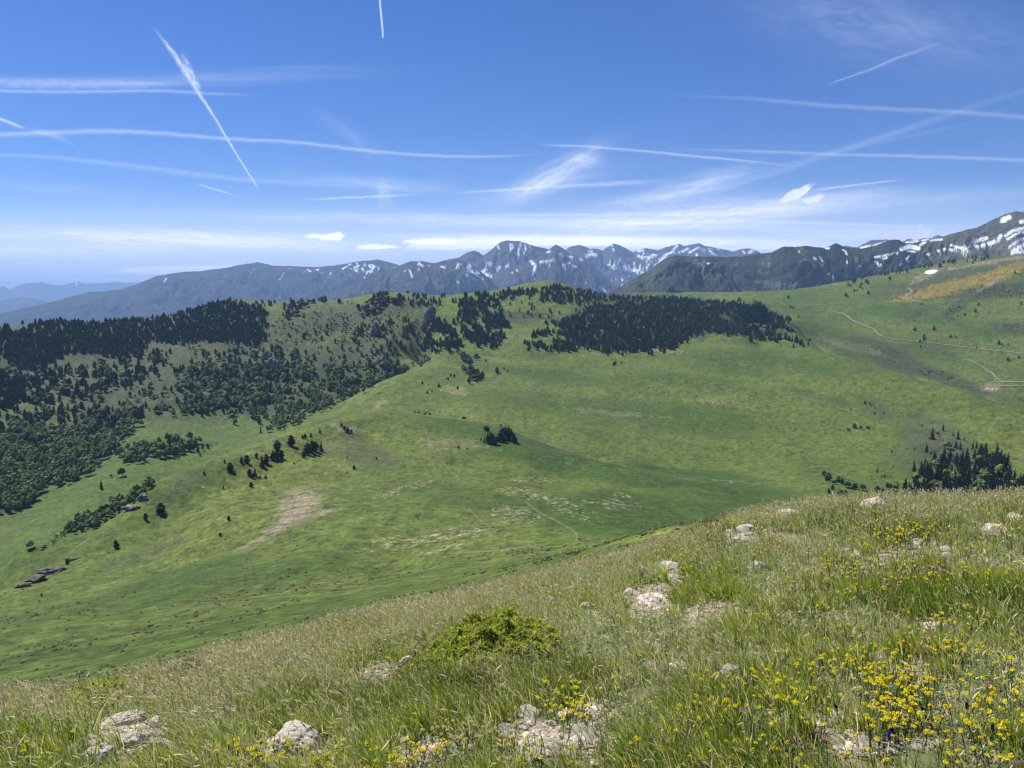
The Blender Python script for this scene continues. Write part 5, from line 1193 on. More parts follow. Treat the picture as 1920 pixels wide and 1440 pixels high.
crag(268, 938, 16, 10, "broken rocks at the edge of the spur above the bushes", 8, 350, 700, (0.20, 0.17, 0.15))
crag(246, 955, 24, 9, "lower broken rocks at the edge of the spur", 9, 350, 700, (0.20, 0.17, 0.15))
crag(100, 1074, 40, 12, "upper part of the dark rock band low on the spur", 10, 330, 700, (0.125, 0.115, 0.09))
crag(68, 1090, 36, 12, "middle part of the dark rock band low on the spur", 11, 330, 700, (0.125, 0.115, 0.09))
crag(46, 1104, 26, 9, "lowest part of the dark rock band on the spur", 12, 330, 700, (0.125, 0.115, 0.09))
crag(135, 1050, 22, 6, "narrow top end of the dark rock band on the spur", 13, 330, 700, (0.125, 0.115, 0.09))

# lying snow on the right mountainside
M_snow = road_mat("old_snow", (0.82, 0.84, 0.88))
uu_, vv_ = 1746, 510
aa = np.linspace(0, 2 * pi, 41)[:-1]
def snow_at(f):
    return hit(uu_ + f * 12 * np.cos(aa) * (1 + 0.1 * np.sin(3 * aa)), vv_ - f * 3.8 * np.sin(aa) - f * 2.0 * np.cos(aa) * 0.8, 1700)
rings = [snow_at(f) for f in (0.02, 0.35, 0.7, 0.9, 1.0)]
lift = (1.5, 1.5, 1.3, 0.9, -0.3)
if not any(np.isnan(r_).any() for r_ in rings):
    V = np.concatenate([np.stack([r_[:, 0], r_[:, 1], r_[:, 2] + l_], 1) for r_, l_ in zip(rings, lift)])
    i = np.arange(40); j = (i + 1) % 40
    F = np.concatenate([np.stack([k * 40 + i, k * 40 + j, (k + 1) * 40 + j, (k + 1) * 40 + i], 1) for k in range(4)])
    tag(link("snow_patch", mesh_np("snow_patch", V, F, M_snow)), "oval white snow patch lying on the bare earth above the yellow broom", "snow patch")

h = hit([1184], [876], 300)[0]
V1, F1 = tube((0, 0, -0.3), (0, 0, 3.2), 0.22, 0.18, 8); V2, F2 = tube((-0.5, 0, 2.7), (0.5, 0, 2.9), 0.2, 0.2, 6)
acc = Acc(); acc.add(V1, F1, (0.7, 0.68, 0.62)); acc.add(V2, F2, (0.7, 0.68, 0.62))
post = link("marker_post", acc.mesh("marker_post", M_bark)); post.location = tuple(h[:3])
tag(post, "pale wooden marker post on the grassy crest right of the pine clumps", "marker post")

# flock resting by the farm track
def sheep_mesh():
    acc = Acc(); V, F = ICO2
    V3 = V * (1 + 0.08 * fbm(V[:, 0] * 4, V[:, 1] * 4 + V[:, 2] * 3, 2, 3))[:, None]
    acc.add(V3 * (0.62, 0.30, 0.32) + np.array((0, 0, 0.62)), F, (0.78, 0.75, 0.66))
    acc.add(ICO1[0] * (0.20, 0.11, 0.13) + np.array((0.72, 0, 0.78)), ICO1[1], (0.6, 0.55, 0.47))
    acc.add(ICO1[0] * (0.14, 0.14, 0.16) + np.array((0.56, 0, 0.72)), ICO1[1], (0.75, 0.72, 0.62))
    for x, y in ((0.36, 0.15), (0.36, -0.15), (-0.38, 0.15), (-0.38, -0.15)):
        v, f = tube((x, y, 0.5), (x, y, 0.0), 0.07, 0.04, 5); acc.add(v, f, (0.4, 0.36, 0.3))
    for y in (0.12, -0.12):
        v, f = tube((0.66, y * 0.6, 0.84), (0.6, y * 1.6, 0.82), 0.04, 0.015, 4); acc.add(v, f, (0.6, 0.5, 0.42))
    return acc.mesh("sheep", M_bark, True)
shm = sheep_mesh(); rs = np.random.RandomState(5)
for k in range(60):
    u = 1856 + rs.normal(0, 6.0); v = 730.5 + rs.normal(0, 1.9) + (u - 1856) * 0.05
    h = hit([u], [v], 1050, 1700)[0]
    if np.isnan(h[0]): continue
    o = link("sheep", shm); o.location = tuple(h[:3]); o.rotation_euler = (0, 0, rs.rand() * 6.28); s = rs.uniform(1.0, 1.35); o.scale = (s, s, s)
    tag(o, "white sheep resting in the flock beside the farm track", "sheep", "flock of white sheep")
# ------------------------------------------------------------------ the hill top at our feet
NP_ = [(0, 1440, 3.5), (240, 1440, 3.2), (480, 1440, 2.95), (960, 1440, 2.6), (1440, 1440, 2.55), (1920, 1440, 2.8),
       (0, 1370, 4.7), (480, 1335, 4.3), (960, 1275, 4.3), (1440, 1220, 4.4), (1920, 1205, 4.6),
       (300, 1290, 5.6), (700, 1215, 5.9), (1000, 1150, 6.3), (1440, 1085, 6.7), (1920, 1070, 6.9), (1100, 1095, 7.2), (1440, 1010, 8.4), (1920, 990, 9.0)]
def build_near(edv):
    nx, ny, nz_ = [], [], []
    for u, v, r in NP_:
        th, t = pix_dir(u, v); nx.append(r * math.sin(th)); ny.append(r * math.cos(th)); nz_.append(t * r)
    for u, v, r in zip(EDU, edv, EDR):
        th, t = pix_dir(u, v)
        nx.append(r * math.sin(th)); ny.append(r * math.cos(th)); nz_.append(t * r)
        for f, dt in ((1.3, 0.028), (1.8, 0.07), (2.6, 0.11)):
            nx.append(f * r * math.sin(th)); ny.append(f * r * math.cos(th)); nz_.append((t - dt) * r * f)
    for x, y, z in [(0, 0, -1.55), (-3, 0, -1.95), (3, 0, -1.3), (0, -5, -1.0), (-8, 0, -2.8), (8, 0, -0.9), (-8, -8, -2.4), (8, -8, -0.4), (16, 4, -0.9), (-14, 2, -5.0)]:
        nx.append(x); ny.append(y); nz_.append(z)
    return TPS(nx, ny, nz_, 5e-4)
BR = np.array([(-600, 1405), (-300, 1362), (0, 1312), (200, 1284), (300, 1262), (400, 1234), (500, 1208), (600, 1182), (700, 1158), (800, 1138), (900, 1118), (1000, 1094), (1100, 1072), (1180, 1054), (1250, 1022), (1330, 996), (1400, 980), (1500, 962), (1600, 952), (1700, 948), (1800, 946), (1920, 942), (2200, 935), (2600, 930)], float)
want = BR[:, 1] + np.interp(BR[:, 0], [-600, 0, 400, 900, 1300, 1500, 2600], [34, 34, 24, 10, 3, 0, 0]); edv_ = want.copy(); rr_ = np.linspace(3.5, 17, 90)
for _ in range(5):                     # survey adjustment: the brink must lie where it was sighted
    near_tps = build_near(edv_)
    got = []
    for u, v in zip(EDU, want):
        th, t0 = pix_dir(u, v); t = (near_tps(rr_ * math.sin(th), rr_ * math.cos(th)) / rr_).max()
        y = (t * math.hypot(float((u - 960) / FPX), 1.0) - SP) / 1.0     # close enough for one step
        got.append(v - (t - t0) * FPX * 0.9)
    edv_ = edv_ + np.clip(want - np.array(got), -40, 40) * 0.8
NG = 260; gx_ = np.linspace(-30, 30, NG); gy_ = np.linspace(-14, 32, NG)
XX, YY = np.meshgrid(gx_, gy_); ZN = near_tps(XX, YY)
def near_z(x, y):
    x = np.asarray(x, float); y = np.asarray(y, float); r = np.hypot(x, y)
    z = bilin(ZN, (x + 30) / 60 * (NG - 1), (y + 14) / 46 * (NG - 1))
    z = z + 0.055 * fbm(x / 0.9, y / 0.9, 4, 201, 0.55) * sstep(0.5, 2.0, r)
    w = sstep(17, 26, r)
    return z * (1 - w) + far_z(x, y) * w
def near_hit(u, v, rmax=15.0):
    u = np.atleast_1d(np.asarray(u, float)); v = np.atleast_1d(np.asarray(v, float)); th, t = pix_dir(u, v)
    rr = np.geomspace(1.2, rmax, 220)
    X = rr[None] * np.sin(th)[:, None]; Y = rr[None] * np.cos(th)[:, None]
    ok = near_z(X, Y) >= t[:, None] * rr[None]
    gap = near_z(X, Y) / rr[None] - t[:, None]; gap[:, rr < 2.2] -= 9
    i = np.where(ok.any(1), ok.argmax(1), gap.argmax(1)); r = rr[i]      # sight lines passing just over the brink land on it
    x, y = r * np.sin(th), r * np.cos(th)
    return np.stack([x, y, near_z(x, y), r], 1)

BARE = [(1225, 1125, 70, 26), (1060, 1395, 95, 34), (1250, 1062, 45, 12), (1100, 1335, 50, 18), (820, 1415, 70, 22), (700, 1270, 50, 30), (1390, 1010, 45, 10), (1690, 1040, 60, 14), (1700, 1255, 45, 14), (1530, 1350, 60, 18), (1620, 1400, 60, 18), (230, 1375, 90, 24),
        (60, 1370, 50, 14), (1330, 1150, 50, 22), (560, 1400, 90, 16), (1480, 1010, 60, 8), (1860, 995, 50, 8), (1260, 1260, 36, 14), (330, 1238, 40, 8)]
def bareness(x, y, z):
    U, V = project(x, y, z); m = np.zeros(np.shape(x))
    for u, v, a, b in BARE: m = np.maximum(m, blob(U, V, u, v, a, b, 0, 0.6))
    return m * (np.hypot(x, y) < 14)

thn = np.concatenate([np.linspace(-pi, radians(-42), 90)[:-1], np.linspace(radians(-42), radians(42), 620), np.linspace(radians(42), pi, 90)[1:]])
rn = np.concatenate([[0.05, 0.5], np.geomspace(1.2, 27.2, 420)])
THn, RN = np.meshgrid(thn, rn)
X_, Y_ = RN * np.sin(THn), RN * np.cos(THn)
Zb = near_z(np.clip(X_, -29.5, 29.5), np.clip(Y_, -13.5, 31.5))
back = sstep(radians(75), radians(110), np.abs(THn))
# behind the viewer the hill top simply runs on
Zb = Zb * (1 - back * sstep(8, 20, RN)) + (-1.0 - 0.18 * RN) * back * sstep(8, 20, RN)
Zb = Zb + 0.012 * fbm(X_ / 0.12, Y_ / 0.12, 3, 202, 0.6) * (RN < 14)
bm_ = bareness(X_, Y_, Zb)
nA = fbm(X_ / 0.6, Y_ / 0.6, 4, 203, 0.6); nB = fbm(X_ / 0.09, Y_ / 0.09, 3, 204, 0.6)
gcol = np.broadcast_to(np.array((0.17, 0.155, 0.075)), X_.shape + (3,)).copy()
gcol = mix(gcol, (0.10, 0.125, 0.036), sstep(-0.2, 0.3, nA)); gcol = mix(gcol, (0.36, 0.30, 0.22), bm_ * sstep(-0.3, 0.3, nB + 0.15) * 0.85)
gcol = mix(gcol, (0.30, 0.24, 0.13), sstep(0.15, 0.45, nB) * 0.5); gcol = mix(gcol, GRASS, sstep(11, 16, RN))
gcol *= (1 + 0.5 * nB)[..., None]
M_soil = land_mat("stony_soil", [(9.0, 0.3, None), (45.0, 0.25, None)], 1, 30.0, 0.02, bump_strength=0.9)
hilltop = link("hilltop_ground", mesh_np("hilltop_ground", np.stack([X_, Y_, Zb], -1).reshape(-1, 3), grid_faces(*X_.shape)[:, ::-1], M_soil, gcol.reshape(-1, 3)))
tag(hilltop, kind="structure")

# ------------------------------------------------------------------ limestone blocks
M_lime = land_mat("cream_limestone", [(14.0, 0.22, None), (60.0, 0.22, None), (4.0, 0.15, None)], 1, 26.0, 0.02, rough=0.85, bump_strength=0.9)
ICO5 = ico(5)
ROCKS = []
def boulder(u, v, wpx, hpx, label, seed, depth=0.7, tilt=0.0, col=(0.54, 0.48, 0.39), sink=0.14, name="boulder", cat="boulder", yaw=0.0):
    """u, v: middle of its foot in the survey picture"""
    if seed != 1: wpx, hpx = wpx * 0.86, hpx * 0.74
    h = near_hit([u], [v])[0]
    sc = h[3] / FPX; V, F = ICO5 if wpx > 50 else ico(4)
    rs = np.random.RandomState(seed); d = np.full(len(V), 1.25)
    for _ in range(15):
        n = rs.normal(0, 1, 3); n[2] = abs(n[2]) * 0.8; n /= np.linalg.norm(n); k = rs.uniform(0.62, 0.95); p = V @ n
        d = np.minimum(d, np.where(p > 1e-6, k / np.maximum(p, 1e-6), 9))
    V = V * d[:, None]
    V = V * (1 + 0.10 * fbm(V[:, 0] * 1.6 + seed, V[:, 1] * 1.6 + V[:, 2] * 1.1, 3, seed) + 0.09 * fbm(V[:, 0] * 7 + seed, V[:, 1] * 7 + V[:, 2] * 5, 4, seed + 1, 0.6) - 0.16 * ridged(V[:, 0] * 2.2 + V[:, 2], V[:, 1] * 2.2 + seed, 3, seed + 4) ** 3)[:, None]
    V = V * np.array((wpx * 0.52, wpx * 0.52 * depth, hpx * 0.75)) * sc
    ct, st = cos(radians(tilt)), sin(radians(tilt))
    V = np.stack([V[:, 0] * ct + V[:, 2] * st, V[:, 1], -V[:, 0] * st + V[:, 2] * ct], 1)
    n1 = fbm(V[:, 0] / 0.05, V[:, 1] / 0.05 + V[:, 2] / 0.04, 4, seed, 0.6)
    C = mix(np.array(col) * (1 + 0.22 * n1)[:, None], np.array((0.30, 0.28, 0.25)), sstep(0.16, 0.38, n1) * 0.75); C = mix(C, np.array((0.42, 0.27, 0.10)), sstep(0.3, 0.45, -n1) * 0.4)
    o = link(name, mesh_np(name, V, F, M_lime, C)); o.location = (h[0], h[1], h[2] + hpx * sc * (0.5 - sink)); o.rotation_euler = (0, 0, -math.atan2(h[0], h[1]) + yaw)
    tag(o, label, cat, "limestone blocks on the hill top"); ROCKS.append((h[0], h[1], wpx * sc * 0.5, wpx * 0.5 * depth * sc))
    return o
boulder(556, 1410, 118, 56, "big cream boulder with a dark shaded hollow, at the bottom of the picture", 1, 0.8, 0, sink=0.18)
boulder(510, 1420, 34, 22, "small block leaning against the left foot of the big cream boulder", 2)
boulder(168, 1312, 44, 20, "left half of the split slab near the left edge", 3, 0.6, -6, sink=-0.25)
boulder(215, 1310, 62, 22, "right half of the split slab near the left edge", 4, 0.6, -8, sink=-0.25)
boulder(232, 1364, 92, 26, "long pale slab in the grass left of the small white stone", 5, 0.5, -14, sink=-0.1)
boulder(290, 1366, 30, 24, "small bright white stone beside the long pale slab", 6, 0.9, col=(0.72, 0.68, 0.60))
boulder(252, 1402, 58, 30, "cream block below the long pale slab", 7, 0.6, -8, sink=0.0)
boulder(292, 1404, 34, 22, "smaller cream block touching the one below the long slab", 8)
boulder(186, 1428, 62, 34, "rough cream block at the bottom left with a dark cleft", 9, 0.7, sink=-0.05)
boulder(84, 1332, 40, 18, "small rough grey rock near the left edge", 10, 0.7, col=(0.42, 0.37, 0.31))
boulder(62, 1380, 50, 22, "brownish rock half hidden in dry grass at the left edge", 11, 0.7, col=(0.36, 0.28, 0.21))
boulder(762, 1258, 66, 34, "slanting pale slab against the left foot of the juniper", 12, 0.5, -38, sink=0.1)
boulder(728, 1284, 40, 20, "lower end of the slanting slab left of the juniper", 13, 0.6, -30)
boulder(1222, 1128, 84, 10, "broad flat pale rock plate in the trodden patch", 14, 1.1, -3, sink=0.25)
boulder(1185, 1120, 46, 16, "flat stone at the left of the broad rock plate", 15, 0.9, sink=0.3)
boulder(1262, 1066, 60, 15, "flat pale slab just above the broad rock plate", 16, 0.9, 4)
boulder(1184, 1054, 36, 16, "dark grey angular stone near the brink, left of the flat slab", 17, 0.7, col=(0.33, 0.30, 0.27))
boulder(1208, 1070, 26, 12, "pinkish stone between the dark angular one and the flat slab", 18, 0.7, col=(0.52, 0.38, 0.36))
boulder(1102, 1142, 36, 16, "small cream stone left of the broad rock plate", 19, 0.8)
boulder(1036, 1132, 24, 20, "little rounded stone amid tall straw grass", 20, 0.9)
boulder(921, 1108, 30, 18, "whitish stone standing on the brink above the juniper", 21, 0.8, col=(0.66, 0.60, 0.54))
boulder(1636, 956, 60, 24, "pointed reddish-cream rock on the brink before the row of pines", 22, 0.8, 0, (0.55, 0.43, 0.34), 0.0)
boulder(1487, 968, 54, 13, "flat pale rock on the brink left of the pointed one", 23, 0.7)
boulder(1404, 992, 30, 10, "white stone just under the brink above yellow flowers", 24, 0.8, col=(0.66, 0.62, 0.56))
boulder(1390, 1020, 62, 12, "long silvery stone in the grass below the white one", 25, 0.6, col=(0.55, 0.53, 0.48))
boulder(1866, 999, 46, 14, "flat pinkish-cream rock near the right edge", 26, 0.8)
boulder(1906, 970, 34, 7, "thin slab right at the upper right edge of the hill top", 27, 0.7)
boulder(1424, 1066, 50, 14, "grey rounded rock in long grass above the green tuft", 28, 0.7, col=(0.42, 0.38, 0.32))
boulder(1296, 1090, 34, 12, "bluish grey stone right of the broad rock plate", 29, 0.8, col=(0.42, 0.44, 0.46))
boulder(826, 1420, 66, 34, "cream block at the bottom beside the yellow flowers left of the scree", 30, 0.8)
boulder(1068, 1345, 56, 18, "pale slab beside the row of yellow flowers", 31, 0.7)
boulder(1112, 1345, 60, 26, "white plate at the right end of the flower row", 32, 0.8, col=(0.66, 0.61, 0.53))
boulder(996, 1382, 20, 12, "tiny pale stone at the left of the scree patch", 33)
boulder(1090, 1408, 24, 16, "stone in the middle of the scree patch", 34)
boulder(1766, 1180, 60, 12, "flat slab with pink flowers at the right", 35, 0.8)
boulder(331, 1240, 26, 16, "pale stone on the brink at the left", 36, 0.9)
boulder(305, 1250, 22, 12, "smaller stone beside the pale one on the left brink", 37, 0.9)
boulder(1372, 1266, 46, 20, "mossy grey rock half buried in grass", 38, 0.7, col=(0.34, 0.31, 0.24))
boulder(1570, 1352, 26, 16, "dark-topped stone beside yellow flowers at the bottom right", 39, 0.8, col=(0.40, 0.33, 0.28))
boulder(1645, 1418, 22, 9, "narrow white stone near the blue gentian", 40, 0.6, col=(0.66, 0.62, 0.56))
boulder(1512, 1360, 24, 14, "small cream stone in the dry patch at the bottom right", 41)
boulder(742, 1392, 30, 16, "small stone in the hollow left of the pale yellow flowers", 42)
boulder(1498, 1408, 40, 12, "pale stone in dry grass at the bottom right", 43)

# many small flat stones half sunk in the turf
STONE = []
for i in range(5):
    V = ICO3[0].copy(); rs = np.random.RandomState(i + 70); d = np.full(len(V), 1.25)
    for _ in range(12):
        n_ = rs.normal(0, 1, 3); n_ /= np.linalg.norm(n_); p = V @ n_; d = np.minimum(d, np.where(p > 1e-6, rs.uniform(0.6, 0.95) / np.maximum(p, 1e-6), 9))
    V = V * d[:, None] * (1 + 0.14 * fbm(V[:, 0] * 3 + i, V[:, 1] * 3 + V[:, 2] * 2, 3, i))[:, None]
    STONE.append(mesh_np("stone", V, ICO3[1], M_lime, np.array((0.60, 0.54, 0.45)) * (1 + 0.3 * fbm(V[:, 0] * 4, V[:, 1] * 4 + V[:, 2] * 4, 3, i))[:, None]))
rs = np.random.RandomState(77)
for (u, v, a, b, n, lab) in ((1235, 1090, 70, 34, 17, "small pale stone in the stony strip below the brink"), (1180, 1180, 60, 40, 12, "small pale stone trailing down from the stony strip"), (1060, 1385, 90, 38, 20, "small pale stone in the scree patch at the bottom centre"),
                             (180, 1385, 170, 36, 30, "small flat stone among the slabs at the bottom left"), (120, 1330, 110, 18, 10, "small stone near the split slab"), (1380, 1005, 90, 14, 12, "small pale stone along the upper brink"), (1690, 1040, 120, 30, 18, "small flat stone among the upper right flowers"),
                             (800, 1400, 130, 24, 16, "small stone at the bottom left of the scree"), (1640, 1395, 150, 26, 20, "small stone in the dry ground at the lower right"), (880, 1120, 120, 16, 10, "small pale stone along the brink above the juniper"), (1420, 1240, 260, 80, 18, "small stone lost in the meadow")):
    for k in range(n):
        h = near_hit([u + rs.normal(0, 0.6) * a], [v + rs.normal(0, 0.6) * b])[0]; s = (0.012 + 0.045 * rs.rand() ** 2) * (0.7 + h[3] / 12)
        o = link("stone", STONE[rs.randint(5)]); o.location = (h[0], h[1], h[2] + 0.004); o.rotation_euler = (rs.normal(0, 0.15), rs.normal(0, 0.15), rs.rand() * 6.28); o.scale = (s * rs.uniform(0.9, 1.5), s, s * 0.5)
        tag(o, lab, "stone", "small stones of the hill top"); ROCKS.append((h[0], h[1], s, s))
acc = Acc(); rs = np.random.RandomState(3)
for (u, v, a, b) in BARE:
    n = int(a * b * 0.10); q = rs.normal(0, 0.6, (n, 2)) * (a, b) + (u, v); h = near_hit(q[:, 0], q[:, 1]); h = h[~np.isnan(h[:, 0])]
    if not len(h): continue
    V = ICO1[0] * (1 + 0.3 * fbm(ICO1[0][:, 0] * 2 + u, ICO1[0][:, 1] * 2 + ICO1[0][:, 2], 2, 5))[:, None]
    s = 0.006 + 0.022 * rs.rand(len(h)) ** 2.2; S = s[:, None] * rs.uniform(0.6, 1.4, (len(h), 3)) * (1, 1, 0.6)
    acc.tile(V, ICO1[1], np.array((0.50, 0.42, 0.33)), h[:, :3] + (0, 0, 0.004), S, rs.rand(len(h)) * 6.28, rs.uniform(0.6, 1.3, (len(h), 1)) * np.ones((1, 3)))
tag(link("gravel", acc.mesh("gravel", M_lime)), kind="stuff")

# ------------------------------------------------------------------ grasses
WIND = np.array((-0.80, -0.25))
def blades(P, h, w, lean, ang, col, tipcol, fw, levels=4):
    """P (n,3) roots; h heights; w widths; lean (n,2) sideways travel of the tip in heights; ang facing; colours root/tip"""
    n = len(P); ks = np.array([0.0, 0.4, 0.75, 1.0]); wk = np.array([1.0, 0.85, 0.5])
    ct = np.stack([np.cos(ang), np.sin(ang), np.zeros(n)], 1)
    V = np.empty((n, 7, 3)); C = np.empty((n, 7, 3))
    for i in range(4):
        k = ks[i]
        c = P + np.stack([lean[:, 0] * h * k ** 1.8, lean[:, 1] * h * k ** 1.8, h * (k - 0.28 * k ** 3 * np.clip(np.hypot(lean[:, 0], lean[:, 1]), 0, 1.4))], 1)
        cc = col * (1 - k) + tipcol * k
        if i < 3: V[:, 2 * i] = c - ct * (w * wk[i])[:, None] * 0.5; V[:, 2 * i + 1] = c + ct * (w * wk[i])[:, None] * 0.5; C[:, 2 * i] = cc; C[:, 2 * i + 1] = cc
        else: V[:, 6] = c; C[:, 6] = cc
    b = (np.arange(n) * 7)[:, None]
    T = np.array([[0, 1, 3], [0, 3, 2], [2, 3, 5], [2, 5, 4], [4, 5, 6]])
    F = (b[:, None] + T[None]).reshape(-1, 3)
    return V.reshape(-1, 3), F, C.reshape(-1, 3), V[:, 6].copy()

rg = np.random.RandomState(11)
def edge_r(th):   # distance of the brink in each direction
    eth, _ = pix_dir(EDU, EDV); return np.interp(th, eth, EDR)
def scatter(n, r0=1.7, over=1.22, pw=1.0):
    n_ = int(n * 0.84); th = np.concatenate([rg.uniform(radians(-42), radians(42), n_), rg.uniform(radians(42), radians(85), n - n_) * np.where(rg.rand(n - n_) < 0.5, -1, 1)]); rm = edge_r(th) * over
    r0 = np.where(np.abs(th) > radians(42), 0.5, r0); r = r0 + (rm - r0) * rg.rand(n) ** pw
    return r * np.sin(th), r * np.cos(th), r
JUN = []
def rocky(x, y):
    m = np.zeros(len(x), bool)
    for jx, jy, a, b in JUN: m |= (((x - jx) / a) ** 2 + ((y - jy) / b) ** 2 < 1) & (rg.rand(len(x)) < 0.9)
    for rx, ry, a, b in ROCKS: m |= ((x - rx) / (a * 1.0)) ** 2 + ((y - ry) / (max(b, 0.6 * a))) ** 2 < 1
    for rx, ry, a, b in ROCKS:      # short grass on the trodden side of each block
        f_ = np.hypot(rx, ry); qx, qy = rx * (1 - 0.22 / f_), ry * (1 - 0.22 / f_); m |= (((x - qx) / (a * 1.05)) ** 2 + ((y - qy) / 0.24) ** 2 < 1) & (rg.rand(len(x)) < 0.85)
    return m
def zones(x, y):
    a = fbm(x / 1.1, y / 1.1, 3, 301, 0.55); b = fbm(x / 0.33, y / 0.33, 3, 302, 0.6); c = fbm(x / 2.6, y / 2.6, 2, 303)
    return a, b, c
for (u, v, w_, d_) in ((925, 1238, 250, 0.42), (790, 1275, 90, 0.18), (1320, 1000, 110, 0.45), (180, 1276, 150, 0.5), (358, 1232, 80, 0.3)):
    h = near_hit([u], [v])[0]; JUN.append((h[0], h[1], w_ * h[3] / FPX / 2 * 1.02, d_ * 1.05))
    q_ = 0.25 / h[3]; JUN.append((h[0] * (1 - q_), h[1] * (1 - q_), w_ * h[3] / FPX / 2 * 0.95, 0.25))
G1 = np.array((0.085, 0.160, 0.014)); G2 = np.array((0.235, 0.330, 0.038)); G3 = np.array((0.43, 0.45, 0.11)); ST = np.array((0.70, 0.60, 0.36)); SV = np.array((0.44, 0.47, 0.31))
acc = Acc()
# tufted blades grow in clumps: choose clump centres, then blades round them
nc = 22500
cx, cy, cr_ = scatter(nc, 1.6, 1.2)
za, zb, zc = zones(cx, cy); cz = near_z(cx, cy); br = bareness(cx, cy, cz)
keep = (rg.rand(nc) > br * 0.93) & (rg.rand(nc) < 0.40 + 2.2 * za + 1.5 * zb) & ~rocky(cx, cy)
cx, cy, cr_, za, zb, zc = [q[keep] for q in (cx, cy, cr_, za, zb, zc)]
nb = np.clip((30 * (1 + 1.2 * za) * rg.uniform(0.5, 1.5, len(cx))).astype(int), 6, 60)
rep = np.repeat(np.arange(len(cx)), nb); n = len(rep)
ang = rg.rand(n) * 6.28; rad = np.abs(rg.normal(0, 0.035, n)) * (1 + 0.8 * rg.rand(len(cx))[rep])
bx = cx[rep] + np.cos(ang) * rad; by = cy[rep] + np.sin(ang) * rad
hh = np.clip(0.13 * (1 + 0.75 * za + 0.4 * zb)[rep] * rg.uniform(0.45, 1.25, n), 0.03, 0.27)
lean = np.stack([np.cos(ang), np.sin(ang)], 1) * (rad / 0.06)[:, None] * 0.42 + WIND * rg.uniform(0.15, 0.6, n)[:, None] + rg.normal(0, 0.14, (n, 2))
mixc = np.clip(0.45 + 2.2 * zc + 2.0 * zb, 0, 1)[rep] + rg.normal(0, 0.25, n); dry = rg.rand(n) < np.clip(0.26 - 0.6 * za, 0.08, 0.7)[rep]
colr = G1 + (G2 - G1) * np.clip(mixc, 0, 1)[:, None]; colr = np.where((rg.rand(n) < 0.12)[:, None], G3, colr); colr = np.where(dry[:, None], ST * rg.uniform(0.6, 1.1, (n, 1)), colr)
colr = colr * np.clip(rg.normal(0.92, 0.28, (n, 1)), 0.4, 1.7)
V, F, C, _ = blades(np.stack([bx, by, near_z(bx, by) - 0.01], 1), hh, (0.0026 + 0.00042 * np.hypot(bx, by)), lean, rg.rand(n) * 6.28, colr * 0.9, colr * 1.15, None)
print("blades", n)
M_grass = leaf_mat("grass_blades", 0.5, 0.45, 0.35, None, (1.15, 1.1, 0.7))
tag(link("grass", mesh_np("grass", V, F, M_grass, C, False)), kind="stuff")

# low mat of tiny leaves, moss and dead stems between the tufts
n = 180000
x, y, r = scatter(n, 1.6, 1.15)
za, zb, zc = zones(x, y); z = near_z(x, y); br = bareness(x, y, z); keep = (rg.rand(n) > br * 0.8) & ~rocky(x, y)
x, y, z, r, za, zb, zc = [q[keep] for q in (x, y, z, r, za, zb, zc)]; n = len(x)
a = rg.rand(n); base = np.where((a < 0.45)[:, None], np.array((0.24, 0.29, 0.065)), np.where((a < 0.7)[:, None], SV, np.where((a < 0.9)[:, None], ST * 0.8, np.array((0.10, 0.075, 0.04)))))
base = base * rg.uniform(0.6, 1.35, (n, 1)) * (1 + 0.5 * zc)[:, None]
V, F, C, _ = blades(np.stack([x, y, z - 0.003], 1), rg.uniform(0.015, 0.06, n), 0.004 + 0.0009 * r, rg.normal(0, 0.8, (n, 2)), rg.rand(n) * 6.28, base, base, None)
M_mat = leaf_mat("low_herbs", 0.3, 0.6, 0.2)
tag(link("ground_herbs", mesh_np("ground_herbs", V, F, M_mat, C, False)), kind="stuff")

